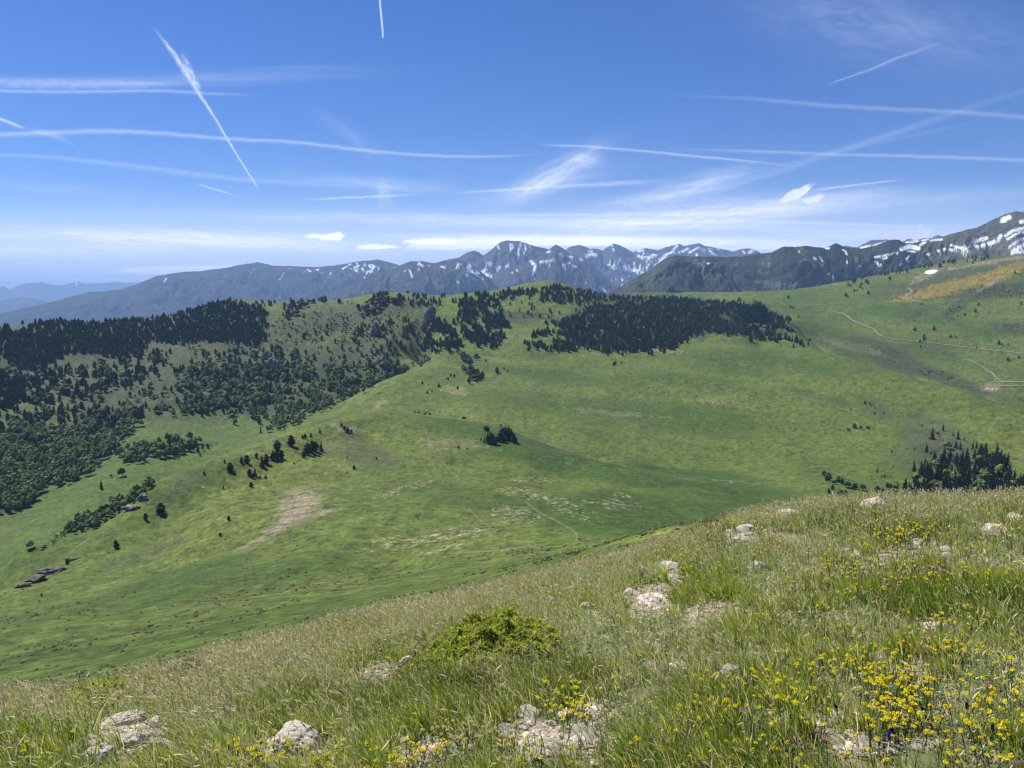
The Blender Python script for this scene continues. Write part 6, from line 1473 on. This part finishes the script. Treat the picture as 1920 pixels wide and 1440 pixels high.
# flowering stalks with pale plumes
def stalk_set(x, y, h, headlen, colh, w=0.0016, headw=0.006):
    n = len(x); z = near_z(x, y); r = np.hypot(x, y)
    lean = WIND * rg.uniform(0.0, 0.6, n)[:, None] + rg.normal(0, 0.16, (n, 2)); ang = rg.normal(0, 0.7, n)
    cs = np.array((0.34, 0.36, 0.15)) * rg.uniform(0.6, 1.2, (n, 1))
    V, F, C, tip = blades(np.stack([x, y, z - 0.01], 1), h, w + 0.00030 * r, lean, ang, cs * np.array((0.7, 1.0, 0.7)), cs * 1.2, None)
    A = Acc(); A.add(V, F, C)
    # plume: spindle along the stalk's end, bending over with the wind
    d0 = np.stack([lean[:, 0] * 1.3, lean[:, 1] * 1.3, 1.0 - 0.5 * np.hypot(lean[:, 0], lean[:, 1])], 1) + rg.normal(0, 0.28, (n, 3)); d0 /= np.linalg.norm(d0, axis=1)[:, None]
    d1 = d0 + np.stack([WIND[0] * np.ones(n), WIND[1] * np.ones(n), -0.7 * np.ones(n)], 1) * rg.uniform(0.0, 0.6, n)[:, None]; d1 /= np.linalg.norm(d1, axis=1)[:, None]
    L = headlen; W = (headw * 0.62 + 0.00036 * r) * rg.uniform(0.6, 1.3, n)
    p0 = tip - d0 * L[:, None] * 0.1; p1 = p0 + d0 * L[:, None] * 0.5; p2 = p1 + d1 * L[:, None] * 0.5
    a = np.cross(d0, rg.normal(0, 1, (n, 3))); a /= np.linalg.norm(a, axis=1)[:, None] + 1e-9; b = np.cross(d0, a)
    P = np.stack([p0, p1 * 0.6 + p0 * 0.4 + a * W[:, None] * 0.5, p1 * 0.6 + p0 * 0.4 + (-0.5 * a + 0.8 * b) * W[:, None] * 0.5, p1 * 0.6 + p0 * 0.4 + (-0.5 * a - 0.8 * b) * W[:, None] * 0.5,
                  p1 * 0.6 + p2 * 0.4 + a * W[:, None] * 0.38, p1 * 0.6 + p2 * 0.4 + (-0.5 * a + 0.8 * b) * W[:, None] * 0.38, p1 * 0.6 + p2 * 0.4 + (-0.5 * a - 0.8 * b) * W[:, None] * 0.38, p2], 1)
    T = np.array([[0, 1, 2], [0, 2, 3], [0, 3, 1], [1, 4, 2], [2, 4, 5], [2, 5, 3], [3, 5, 6], [3, 6, 1], [1, 6, 4], [4, 7, 5], [5, 7, 6], [6, 7, 4]])
    FF = ((np.arange(n) * 8)[:, None, None] + T[None]).reshape(-1, 3)
    CC = np.repeat(colh[:, None, :], 8, 1) * rg.uniform(0.85, 1.15, (n, 8, 1))
    A.add(P.reshape(-1, 3), FF, CC.reshape(-1, 3))
    return A
n = 125000
x, y, r = scatter(n, 1.9, 1.24)
za, zb, zc = zones(x, y); z = near_z(x, y); br = bareness(x, y, z)
U, V_ = project(x, y, z); th = np.arctan2(x, y); er = edge_r(th)
brink = sstep(0.52, 0.9, r / er)
dens = 0.20 + 1.0 * brink + 0.5 * blob(U, V_, 480, 1250, 330, 80, -10, 0.8) + 0.3 * sstep(0.0, 0.4, fbm(x / 0.8, y / 0.8, 3, 401)) - 0.12 * (U > 1250) * (brink < 0.3)
keep = (rg.rand(n) < dens * (1 - 0.8 * br)) & ~rocky(x, y)
x, y, r, zb, za = [q[keep] for q in (x, y, r, zb, za)]; n = len(x)
pal = np.where((rg.rand(n) < 0.62)[:, None], np.array((0.86, 0.78, 0.54)), np.where((rg.rand(n) < 0.6)[:, None], np.array((0.66, 0.58, 0.38)), np.array((0.88, 0.82, 0.62)))) * rg.uniform(0.75, 1.15, (n, 1))
A = stalk_set(x, y, np.clip(0.185 * (1 + 0.35 * zb) * rg.uniform(0.55, 1.25, n), 0.07, 0.33), rg.uniform(0.022, 0.055, n), pal)
M_plume = leaf_mat("seed_plumes", 0.6, 0.6, 0.2)
print("stalks", n)
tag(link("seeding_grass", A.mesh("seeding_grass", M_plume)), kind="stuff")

# ------------------------------------------------------------------ junipers
M_jun = leaf_mat("juniper_sprays", 0.5, 0.55, 0.25)
def juniper(u, v, wpx, dpx, hm, label, seed, n, bright=1.0, ragged=0.3, twig=0.12):
    h = near_hit([u], [v])[0]; sc = h[3] / FPX; a = wpx * sc / 2; b = dpx; rs = np.random.RandomState(seed)
    q = rs.rand(n) ** 0.55; t = rs.rand(n) * 6.28; lx = q * np.cos(t) * a; ly = q * np.sin(t) * b
    top = hm * (1 - q ** 2.4) * (1 + ragged * fbm(lx / 0.16 + seed, ly / 0.16, 3, seed, 0.6)) + 0.02
    dpt = rs.rand(n) ** 2.2 * 0.5; lz = top * (1 - dpt)
    ca, sa = cos(-math.atan2(h[0], h[1])), sin(-math.atan2(h[0], h[1]))
    X = h[0] + lx * ca - ly * sa; Y = h[1] + lx * sa + ly * ca; Z = near_z(X, Y) + lz
    # each spray: three short pointed leaves fanned from a point, outward and up
    out_ = np.stack([lx / a * 0.8, ly / b * 0.8, np.full(n, 0.75)], 1) + rs.normal(0, 0.45, (n, 3)); out_ /= np.linalg.norm(out_, axis=1)[:, None]
    L = rs.uniform(0.016, 0.034, n)
    P = []; base = np.stack([X, Y, Z], 1)
    for k in range(3):
        d = out_ + rs.normal(0, 0.5, (n, 3)); d /= np.linalg.norm(d, axis=1)[:, None]; s = np.cross(d, rs.normal(0, 1, (n, 3))); s /= np.linalg.norm(s, axis=1)[:, None]
        P += [base - s * L[:, None] * 0.22, base + s * L[:, None] * 0.22, base + d * L[:, None]]
    V = np.stack(P, 1).reshape(-1, 3); F = np.arange(len(V)).reshape(-1, 3)
    c0 = np.where((rs.rand(n) < 0.72)[:, None], np.array((0.40, 0.445, 0.07)), np.array((0.24, 0.31, 0.055))) * bright * rs.uniform(0.7, 1.25, (n, 1)); c0 = np.where((rs.rand(n) < 0.07)[:, None], np.array((0.30, 0.20, 0.10)), c0)
    root = bpy.data.objects.new("juniper_shrub", None); ROOT.objects.link(root); root.location = (h[0], h[1], h[2]); root.empty_display_size = 0.1
    off = np.array([h[0], h[1], h[2]])
    fo = mesh_np("foliage", V - off, F, M_jun, np.repeat(c0, 9, 0), False); link("foliage", fo, root)
    acc = Acc(); m = int(n * 0.09)
    for k in range(m):
        t = rs.rand() * 6.28; q2 = 0.95 * math.sqrt(rs.rand()); lx2, ly2 = q2 * cos(t) * a, q2 * sin(t) * b
        X2, Y2 = h[0] + lx2 * ca - ly2 * sa, h[1] + lx2 * sa + ly2 * ca
        z2 = float(near_z(X2, Y2)) + hm * (1 - q2 ** 2.4) * rs.uniform(0.35, 0.92)
        d = rs.normal(0, 1, 3) * (0.05, 0.05, 0.03)
        v_, f_ = tube((X2, Y2, z2), (X2 + d[0], Y2 + d[1], z2 + abs(d[2])), 0.004, 0.002, 3); acc.add(v_ - off, f_, np.array((0.16, 0.13, 0.115)) * rs.uniform(0.6, 1.3))
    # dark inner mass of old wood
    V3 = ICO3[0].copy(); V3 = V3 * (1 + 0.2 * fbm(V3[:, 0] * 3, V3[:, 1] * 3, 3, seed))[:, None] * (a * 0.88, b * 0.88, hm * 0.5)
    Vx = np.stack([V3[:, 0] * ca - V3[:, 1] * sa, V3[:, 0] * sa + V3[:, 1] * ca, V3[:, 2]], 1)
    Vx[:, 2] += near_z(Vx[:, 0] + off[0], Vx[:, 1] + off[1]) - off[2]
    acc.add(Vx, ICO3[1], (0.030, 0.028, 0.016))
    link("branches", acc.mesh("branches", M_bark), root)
    tag(root, label, "juniper")
juniper(925, 1238, 310, 0.60, 0.25, "big dome-shaped juniper with bright yellow-green tips in the middle of the hill top", 1, 34000, 1.15, 0.6)
juniper(875, 1318, 170, 0.24, 0.13, "low dull green juniper growth at the foot of the big dome", 2, 5000, 0.6, 0.5)
juniper(790, 1275, 90, 0.18, 0.11, "yellow-green juniper lobe above the slanting slab", 3, 6000, 0.95, 0.4)
juniper(1320, 1000, 110, 0.45, 0.15, "brown-green juniper mat at the brink right of the trodden patch", 4, 7000, 0.6, 0.5)
juniper(180, 1276, 150, 0.5, 0.10, "flat yellow-green juniper mat on the left brink", 5, 7000, 1.1, 0.3)
juniper(358, 1232, 80, 0.3, 0.10, "reddish-brown low juniper on the left brink beside the pale stone", 6, 4000, 0.55, 0.5)

# ------------------------------------------------------------------ flowers
M_petal = leaf_mat("petals", 0.4, 0.5, 0.2); M_stem = leaf_mat("stems", 0.3, 0.6, 0.2)
def head_shape(seed, col, n=26, rad=0.009, cup=0.5, plen=0.006):
    rs = np.random.RandomState(seed); V = []; C = []
    for k in range(n):
        d = rs.normal(0, 1, 3); d[2] = abs(d[2]) * 0.9 + 0.05 - (0.4 if k % 4 == 0 else 0); d /= np.linalg.norm(d); p = d * rad * rs.uniform(0.55, 1.0)
        s = np.cross(d, rs.normal(0, 1, 3)); s /= np.linalg.norm(s); e = np.cross(d, s) * 0.5 + d * 0.5
        V += [p - s * plen * 0.5, p + s * plen * 0.5, p + s * plen * 0.35 + e * plen, p - s * plen * 0.35 + e * plen]
        C += [np.array(col) * rs.uniform(0.8, 1.15)] * 4
    V = np.array(V); q = np.arange(len(V)).reshape(-1, 4)
    F = np.concatenate([q[:, [0, 1, 2]], q[:, [0, 2, 3]]])
    b = ICO1[0] * rad * 0.55; F2 = ICO1[1] + len(V)
    return np.concatenate([V, b]), np.concatenate([F, F2]), np.concatenate([np.array(C), np.broadcast_to(np.array(col) * (0.75, 0.7, 0.5), b.shape)])
def stem_shape(seed, h=1.0, col=(0.09, 0.13, 0.03)):
    rs = np.random.RandomState(seed); acc = Acc()
    bend = rs.normal(0, 0.10, 2) + WIND * 0.18; pts3 = [np.array((bend[0] * k * k, bend[1] * k * k, k)) for k in (0, 0.35, 0.7, 1.0)]
    for a, b in zip(pts3[:-1], pts3[1:]):
        v, f = tube(a, b, 0.016, 0.014, 4); acc.add(v, f, col)
    for k in range(6):
        t = 0.15 + 0.6 * rs.rand(); p = np.array((bend[0] * t * t, bend[1] * t * t, t)); a = rs.rand() * 6.28; d = np.array((cos(a), sin(a), 0.5)) * 0.20; s = np.array((-sin(a), cos(a), 0)) * 0.035
        acc.add([p, p + d * 0.5 + s, p + d, p + d * 0.5 - s], [[0, 1, 2], [0, 2, 3]], np.array(col) * 1.2)
    return acc, pts3[-1]
def flower_kit(kind, col, nvar, **kw):
    kit = []
    for i in range(nvar):
        hv, hf, hc = head_shape(i + 3, col, **kw); acc, tip = stem_shape(i + 40)
        kit.append(dict(head=(hv, hf, hc), stem=(np.concatenate(acc.V), np.concatenate(acc.F), np.concatenate(acc.C)), tip=tip,
                        hm=mesh_np(kind + "_head", hv, hf, M_petal, hc, False), sm=acc.mesh(kind + "_stem", M_stem)))
    return kit
YK = flower_kit("yellow_flower", (0.92, 0.80, 0.02), 5); PK = flower_kit("pink_flower", (0.58, 0.26, 0.42), 3, n=34, rad=0.010); PALE = flower_kit("pale_flower", (0.78, 0.70, 0.22), 3, n=20, rad=0.008)
YC = [  # u, v, ru, rv, count, label
    (1705, 987, 44, 17, 90, "yellow flower in the round clump near the brink at the upper right"), (1668, 1006, 30, 4, 14, "yellow flower in the low line under the round clump"), (1386, 1001, 22, 9, 12, "yellow flower beside the white stone under the brink"), (1300, 1047, 18, 8, 14, "yellow flower above the trodden rock plate"),
    (1268, 1078, 24, 9, 16, "yellow flower at the right rim of the trodden patch"), (1212, 1107, 20, 3, 9, "yellow flower growing on the broad rock plate"), (1600, 1066, 34, 10, 26, "yellow flower in the patch right of the grey rounded rock"), (1560, 1088, 44, 12, 24, "yellow flower scattered left below that upper right patch"),
    (1608, 1112, 36, 7, 16, "yellow flower above the dark green turf tuft"), (1765, 1092, 44, 9, 40, "yellow flower in the patch among pink ones at the right"), (1690, 1085, 20, 6, 10, "yellow flower beside the pink carpet at the right"), (1770, 1072, 40, 7, 14, "yellow flower behind the pink-mixed patch"),
    (1736, 1172, 12, 8, 7, "yellow flower at the left end of the flat slab with pink flowers"), (1785, 1180, 22, 7, 10, "yellow flower on the flat slab with pink flowers"), (1715, 1200, 26, 10, 12, "yellow flower left above the orange dead leaf"), (1740, 1214, 28, 7, 22, "yellow flower right above the orange dead leaf"),
    (1778, 1222, 24, 7, 18, "yellow flower in the bright tuft right of the orange leaf"), (1606, 1240, 40, 18, 40, "yellow flower in the tall patch left of the orange leaf"), (1520, 1245, 44, 14, 20, "yellow flower in thin grass at the centre right"), (1676, 1284, 30, 15, 52, "yellow flower in the densest bright cushion at the lower right"),
    (1712, 1286, 20, 9, 14, "yellow flower at the right rim of the densest cushion"), (1674, 1322, 24, 14, 38, "yellow flower in the cushion just under the densest one"), (1716, 1348, 24, 10, 22, "yellow flower in the string below the two cushions"), (1672, 1354, 18, 5, 14, "yellow flower in the short orange-tinged string"),
    (1646, 1372, 18, 7, 10, "yellow flower left above the blue gentian"), (1474, 1315, 22, 20, 44, "yellow flower in the column-shaped patch by the dry hollow"), (1400, 1282, 40, 8, 26, "yellow flower in the row left of the column-shaped patch"), (1450, 1270, 16, 12, 14, "yellow flower above the column-shaped patch"),
    (1330, 1330, 34, 16, 16, "yellow flower in seeding grass left of the column-shaped patch"), (1862, 1340, 46, 34, 42, "big round yellow flower in the deep grass at the lower right corner"), (1880, 1262, 42, 30, 24, "big round yellow flower in the dark grass at the right edge"), (1822, 1160, 24, 12, 26, "pale yellow flower in the dry tuft at the right"),
    (1845, 1408, 60, 18, 18, "yellow flower along the bottom at the right"), (1400, 1420, 50, 12, 12, "yellow flower along the bottom at the centre right"), (1052, 1290, 34, 6, 16, "yellow flower in the row right of the big green tuft"), (1082, 1302, 22, 7, 12, "yellow flower at the right end of that row"),
    (1066, 1328, 22, 7, 24, "yellow flower crowding on the pale slab"), (1100, 1334, 24, 5, 10, "yellow flower on the white plate"), (905, 1382, 54, 15, 64, "pale yellow flower in the wide cushion at the bottom centre"), (760, 1414, 36, 9, 30, "yellow flower left of the cream block at the bottom"),
    (800, 1408, 16, 6, 10, "yellow flower touching the cream block at the bottom"), (536, 1424, 40, 8, 44, "yellow flower in front of the big cream boulder"), (456, 1426, 44, 9, 34, "yellow flower left in front of the big cream boulder"), (722, 1284, 14, 11, 18, "yellow flower at the lower end of the slanting slab"),
    (655, 1306, 14, 6, 7, "yellow flower left of the slanting slab"), (602, 1330, 34, 10, 24, "yellow flower in the open patch above the big boulder"), (640, 1318, 14, 8, 8, "yellow flower right above the big boulder"), (948, 1138, 12, 5, 10, "yellow flower above the juniper near the brink"),
    (60, 1432, 34, 8, 9, "yellow flower in the bottom left corner"), (96, 1420, 14, 5, 4, "yellow flower near the rough cream block"), (1920, 1010, 14, 8, 8, "yellow flower at the right edge below the brink"), (1870, 1010, 18, 6, 6, "yellow flower near the flat pinkish rock"), (508, 1376, 8, 6, 3, "yellow flower at the left shoulder of the big cream boulder"),
    (1250, 1330, 60, 30, 8, "lone yellow flower in the seeding grass at the bottom centre"), (1500, 1170, 90, 30, 10, "lone yellow flower in the green turf"), (1850, 1130, 60, 30, 12, "lone yellow flower in the tall grass at the right"),
    (1600, 1300, 270, 110, 130, "single yellow flower scattered in the meadow at the lower right"), (1680, 1080, 200, 60, 130, "small yellow flower scattered over the upper right turf"), (1330, 1010, 70, 24, 14, "small yellow flower near the brown-green juniper mat"),
    (980, 1420, 330, 16, 60, "small yellow flower along the bottom edge of the hill top")]
FL = []; rf = np.random.RandomState(21)
for u, v, a, b, n, lab in YC:
    n = int(n * 1.1)
    q = rf.normal(0, 1.15, (n, 2)) * (a, b) + (u, v); h = near_hit(q[:, 0], q[:, 1]); h = near_hit(q[:, 0], q[:, 1] + 0.085 * np.clip(h[:, 3] / 5.0, 1, 1.6) * FPX / h[:, 3])
    for k in range(n):
        if not np.isnan(h[k, 0]): FL.append((h[k], YK if not lab.startswith("pale") else PALE, lab, "yellow_flower", "yellow flower", "yellow flowers on the hill top", 1.25 if lab.startswith("big") else 1.0))
PC = [(1740, 1062, 40, 9, 26, "pink flower in the faded pink carpet at the upper right"), (1672, 1086, 22, 6, 10, "purplish pink flower left of the yellow patch"), (1790, 1180, 12, 5, 6, "pink flower on the flat slab"), (1708, 1262, 5, 3, 2, "magenta flower below the orange leaf"), (1755, 1270, 12, 6, 4, "pale pink flower right of the magenta ones"),
      (1733, 1288, 5, 3, 2, "deep pink flower by the densest yellow cushion"), (1848, 1292, 10, 10, 4, "pink flower in the dark grass at the right"), (1535, 1394, 4, 3, 2, "pink flower at the bottom centre right"), (1505, 1390, 12, 6, 3, "faded pink flower at the bottom"), (1420, 1436, 5, 3, 2, "round pink clover at the very bottom"),
      (1205, 1066, 10, 4, 9, "magenta flower on the pinkish stone"), (1536, 1228, 4, 3, 2, "pale purple flower behind the thin yellow patch"), (1810, 1112, 16, 6, 8, "pink flower right of the pink-mixed patch"), (1230, 1382, 12, 8, 4, "dusky pink flower right of the scree"), (1385, 1345, 20, 10, 4, "brownish pink flower in the seeding grass")]
for u, v, a, b, n, lab in PC:
    q = rf.normal(0, 0.5, (n, 2)) * (a, b) + (u, v + 5); h = near_hit(q[:, 0], q[:, 1]); h = near_hit(q[:, 0], q[:, 1] + 0.085 * np.clip(h[:, 3] / 5.0, 1, 1.6) * FPX / h[:, 3])
    for k in range(n):
        if not np.isnan(h[k, 0]): FL.append((h[k], PK, lab, "pink_flower", "pink flower", "pink flowers on the hill top", 0.9))
for cat_ in ("yellow flower", "pink flower"):
    L = [f for f in FL if f[4] == cat_]; L.sort(key=lambda f: f[0][3] / f[6]); rest = []
    for k, (h, kit, lab, nm, ct_, gp, big) in enumerate(L):
        kk = kit[k % len(kit)]; hgt = rf.uniform(0.06, 0.12); hgt *= float(np.clip(h[3] / 5.0, 1, 1.7)); rot = rf.rand() * 6.28; hs = float(np.clip(h[3] / 5.5, 1, 1.4)) * rf.uniform(0.6, 0.95) * big
        if k < 285:
            o = link(nm, kk["sm"]); o.location = (h[0], h[1], h[2] - 0.005); o.rotation_euler = (0, 0, rot); o.scale = (hgt, hgt, hgt)
            c = link("blossom", kk["hm"], o); c.location = tuple(kk["tip"]); c.scale = (hs / hgt,) * 3
            tag(o, lab, ct_, gp)
        else: rest.append((h, kk, hgt, rot, hs))
    if rest:
        acc = Acc()
        for h, kk, hgt, rot, hs in rest:
            P = np.array([[h[0], h[1], h[2] - 0.005]]); R1_ = np.array([rot]); s = kk["stem"]
            acc.tile(s[0], s[1], s[2], P, np.array([hgt]), R1_)
            t = kk["tip"] * hgt; T = np.array([[h[0] + t[0] * cos(rot) - t[1] * sin(rot), h[1] + t[0] * sin(rot) + t[1] * cos(rot), h[2] + t[2]]]); s = kk["head"]
            acc.tile(s[0], s[1], s[2], T, np.array([hs]), R1_)
        tag(link("distant_blossoms", acc.mesh("distant_blossoms", M_petal)), kind="stuff")
print("flowers", len(FL))

# blue gentian, dark faded flower heads, orange dead leaf
def small_part(name, V, F, C, mat, parent=None):
    return link(name, mesh_np(name, np.array(V, float), np.array(F), mat, np.broadcast_to(np.array(C, float), (len(V), 3)), False), parent)
h = near_hit([1666], [1410])[0]
g = bpy.data.objects.new("gentian", None); ROOT.objects.link(g); g.location = tuple(h[:3]); g.empty_display_size = 0.05; g.scale = (0.5, 0.5, 0.8)
v, f = tube((0, 0, 0), (0, 0, 0.05), 0.0025, 0.002, 5); small_part("stem", v, f, (0.08, 0.13, 0.03), M_stem, g)
v, f = tube((0, 0, 0.045), (-0.004, -0.004, 0.08), 0.005, 0.012, 10); small_part("bell", v, f, (0.03, 0.03, 0.42), M_petal, g)
for k in range(5):
    a = k * 2 * pi / 5; c = np.array((-0.004, -0.004, 0.08)); d = np.array((cos(a), sin(a), 0.25)); s = np.array((-sin(a), cos(a), 0))
    small_part("petal", [c + d * 0.010 - s * 0.007, c + d * 0.010 + s * 0.007, c + d * 0.024 + s * 0.006, c + d * 0.030, c + d * 0.024 - s * 0.006], [[0, 1, 2], [0, 2, 3], [0, 3, 4]], (0.035, 0.04, 0.55), M_petal, g)
tag(g, "single deep blue gentian flower at the bottom right", "gentian")
for (u, v_, lab) in ((1745, 1362, "slanting blackish-blue flower bud right of the yellow string"), (1686, 1398, "dark curled flower bud just above the blue gentian"), (1816, 1352, "blackish flower bud in the grass at the right"), (1575, 1356, "dark flower head in front of the small stone"), (1870, 1392, "thin dark bud near the bottom right corner")):
    h = near_hit([u], [v_])[0]
    o = bpy.data.objects.new("flower_bud", None); ROOT.objects.link(o); o.location = (h[0], h[1], h[2]); o.rotation_euler = (0.2, -0.55, rf.rand()); o.empty_display_size = 0.05
    a, b = tube((0, 0, 0), (0, 0, 0.06), 0.0022, 0.002, 5); small_part("stem", a, b, (0.08, 0.11, 0.03), M_stem, o)
    V = ICO2[0] * (0.0075, 0.0075, 0.026) * (1 - 0.25 * ICO2[0][:, 2:3]) + (0, 0, 0.082); small_part("bud", V, ICO2[1], (0.018, 0.016, 0.045), M_stem, o)
    tag(o, lab, "flower bud")
h = near_hit([1710], [1246])[0]
tt = np.linspace(0, 1, 9); V = []
for k in tt:
    w = 0.013 * math.sin(pi * min(1, 0.08 + k * 0.9)); V += [(-0.04 + 0.085 * k, -w, 0.05 - 0.05 * k + 0.02 * (2 * k - 1) ** 2 + 0.006), (-0.04 + 0.085 * k, 0, 0.046 - 0.05 * k + 0.02 * (2 * k - 1) ** 2), (-0.04 + 0.085 * k, w, 0.05 - 0.05 * k + 0.02 * (2 * k - 1) ** 2 + 0.006)]
F = []
for k in range(8):
    for j in range(2): a = 3 * k + j; F.append([a, a + 1, a + 4, a + 3])
lf = small_part("dead_leaf", V, F, (0.62, 0.22, 0.05), M_petal); lf.location = (h[0], h[1], h[2] + 0.03); lf.scale = (1.2, 1.2, 1.2)
tag(lf, "curled orange dead leaf caught in the grass at the right", "dead leaf")

# ------------------------------------------------------------------ tussocks over the nearer hill slopes
rt = np.random.RandomState(31); n = 26000
th = rt.uniform(radians(-38), radians(38), n); r = np.exp(rt.uniform(math.log(42), math.log(520), n)); x, y = r * np.sin(th), r * np.cos(th)
dn = fbm(x / 40, y / 40, 3, 501) + 0.6 * fbm(x / 9, y / 9, 2, 502)
keep = rt.rand(n) < np.clip(0.25 + 1.5 * dn, 0, 1); x, y, r = x[keep], y[keep], r[keep]; z = far_z(x, y); n = len(x)
sz = 0.1 + 0.34 * rt.rand(n) ** 2 * np.clip(r / 110, 0.8, 1.9)
acc = Acc(); kind_ = rt.randint(0, 4, n)
for i in range(4):
    V = ICO1[0].copy(); rs = np.random.RandomState(i); V = V * rs.uniform(0.6, 1.35, (len(V), 1)) * (1, 0.8, 0.55); m = kind_ == i
    pal = np.where((rt.rand(m.sum()) < 0.55)[:, None], np.array((0.052, 0.075, 0.020)), np.array((0.095, 0.115, 0.028))) * rt.uniform(0.7, 1.3, (m.sum(), 1))
    acc.tile(V, ICO1[1], np.ones(3), np.stack([x[m], y[m], z[m] + 0.02], 1), sz[m], rt.rand(m.sum()) * 6.28, pal)
tag(link("tussock_grass", acc.mesh("tussock_grass", M_mat)), kind="stuff")
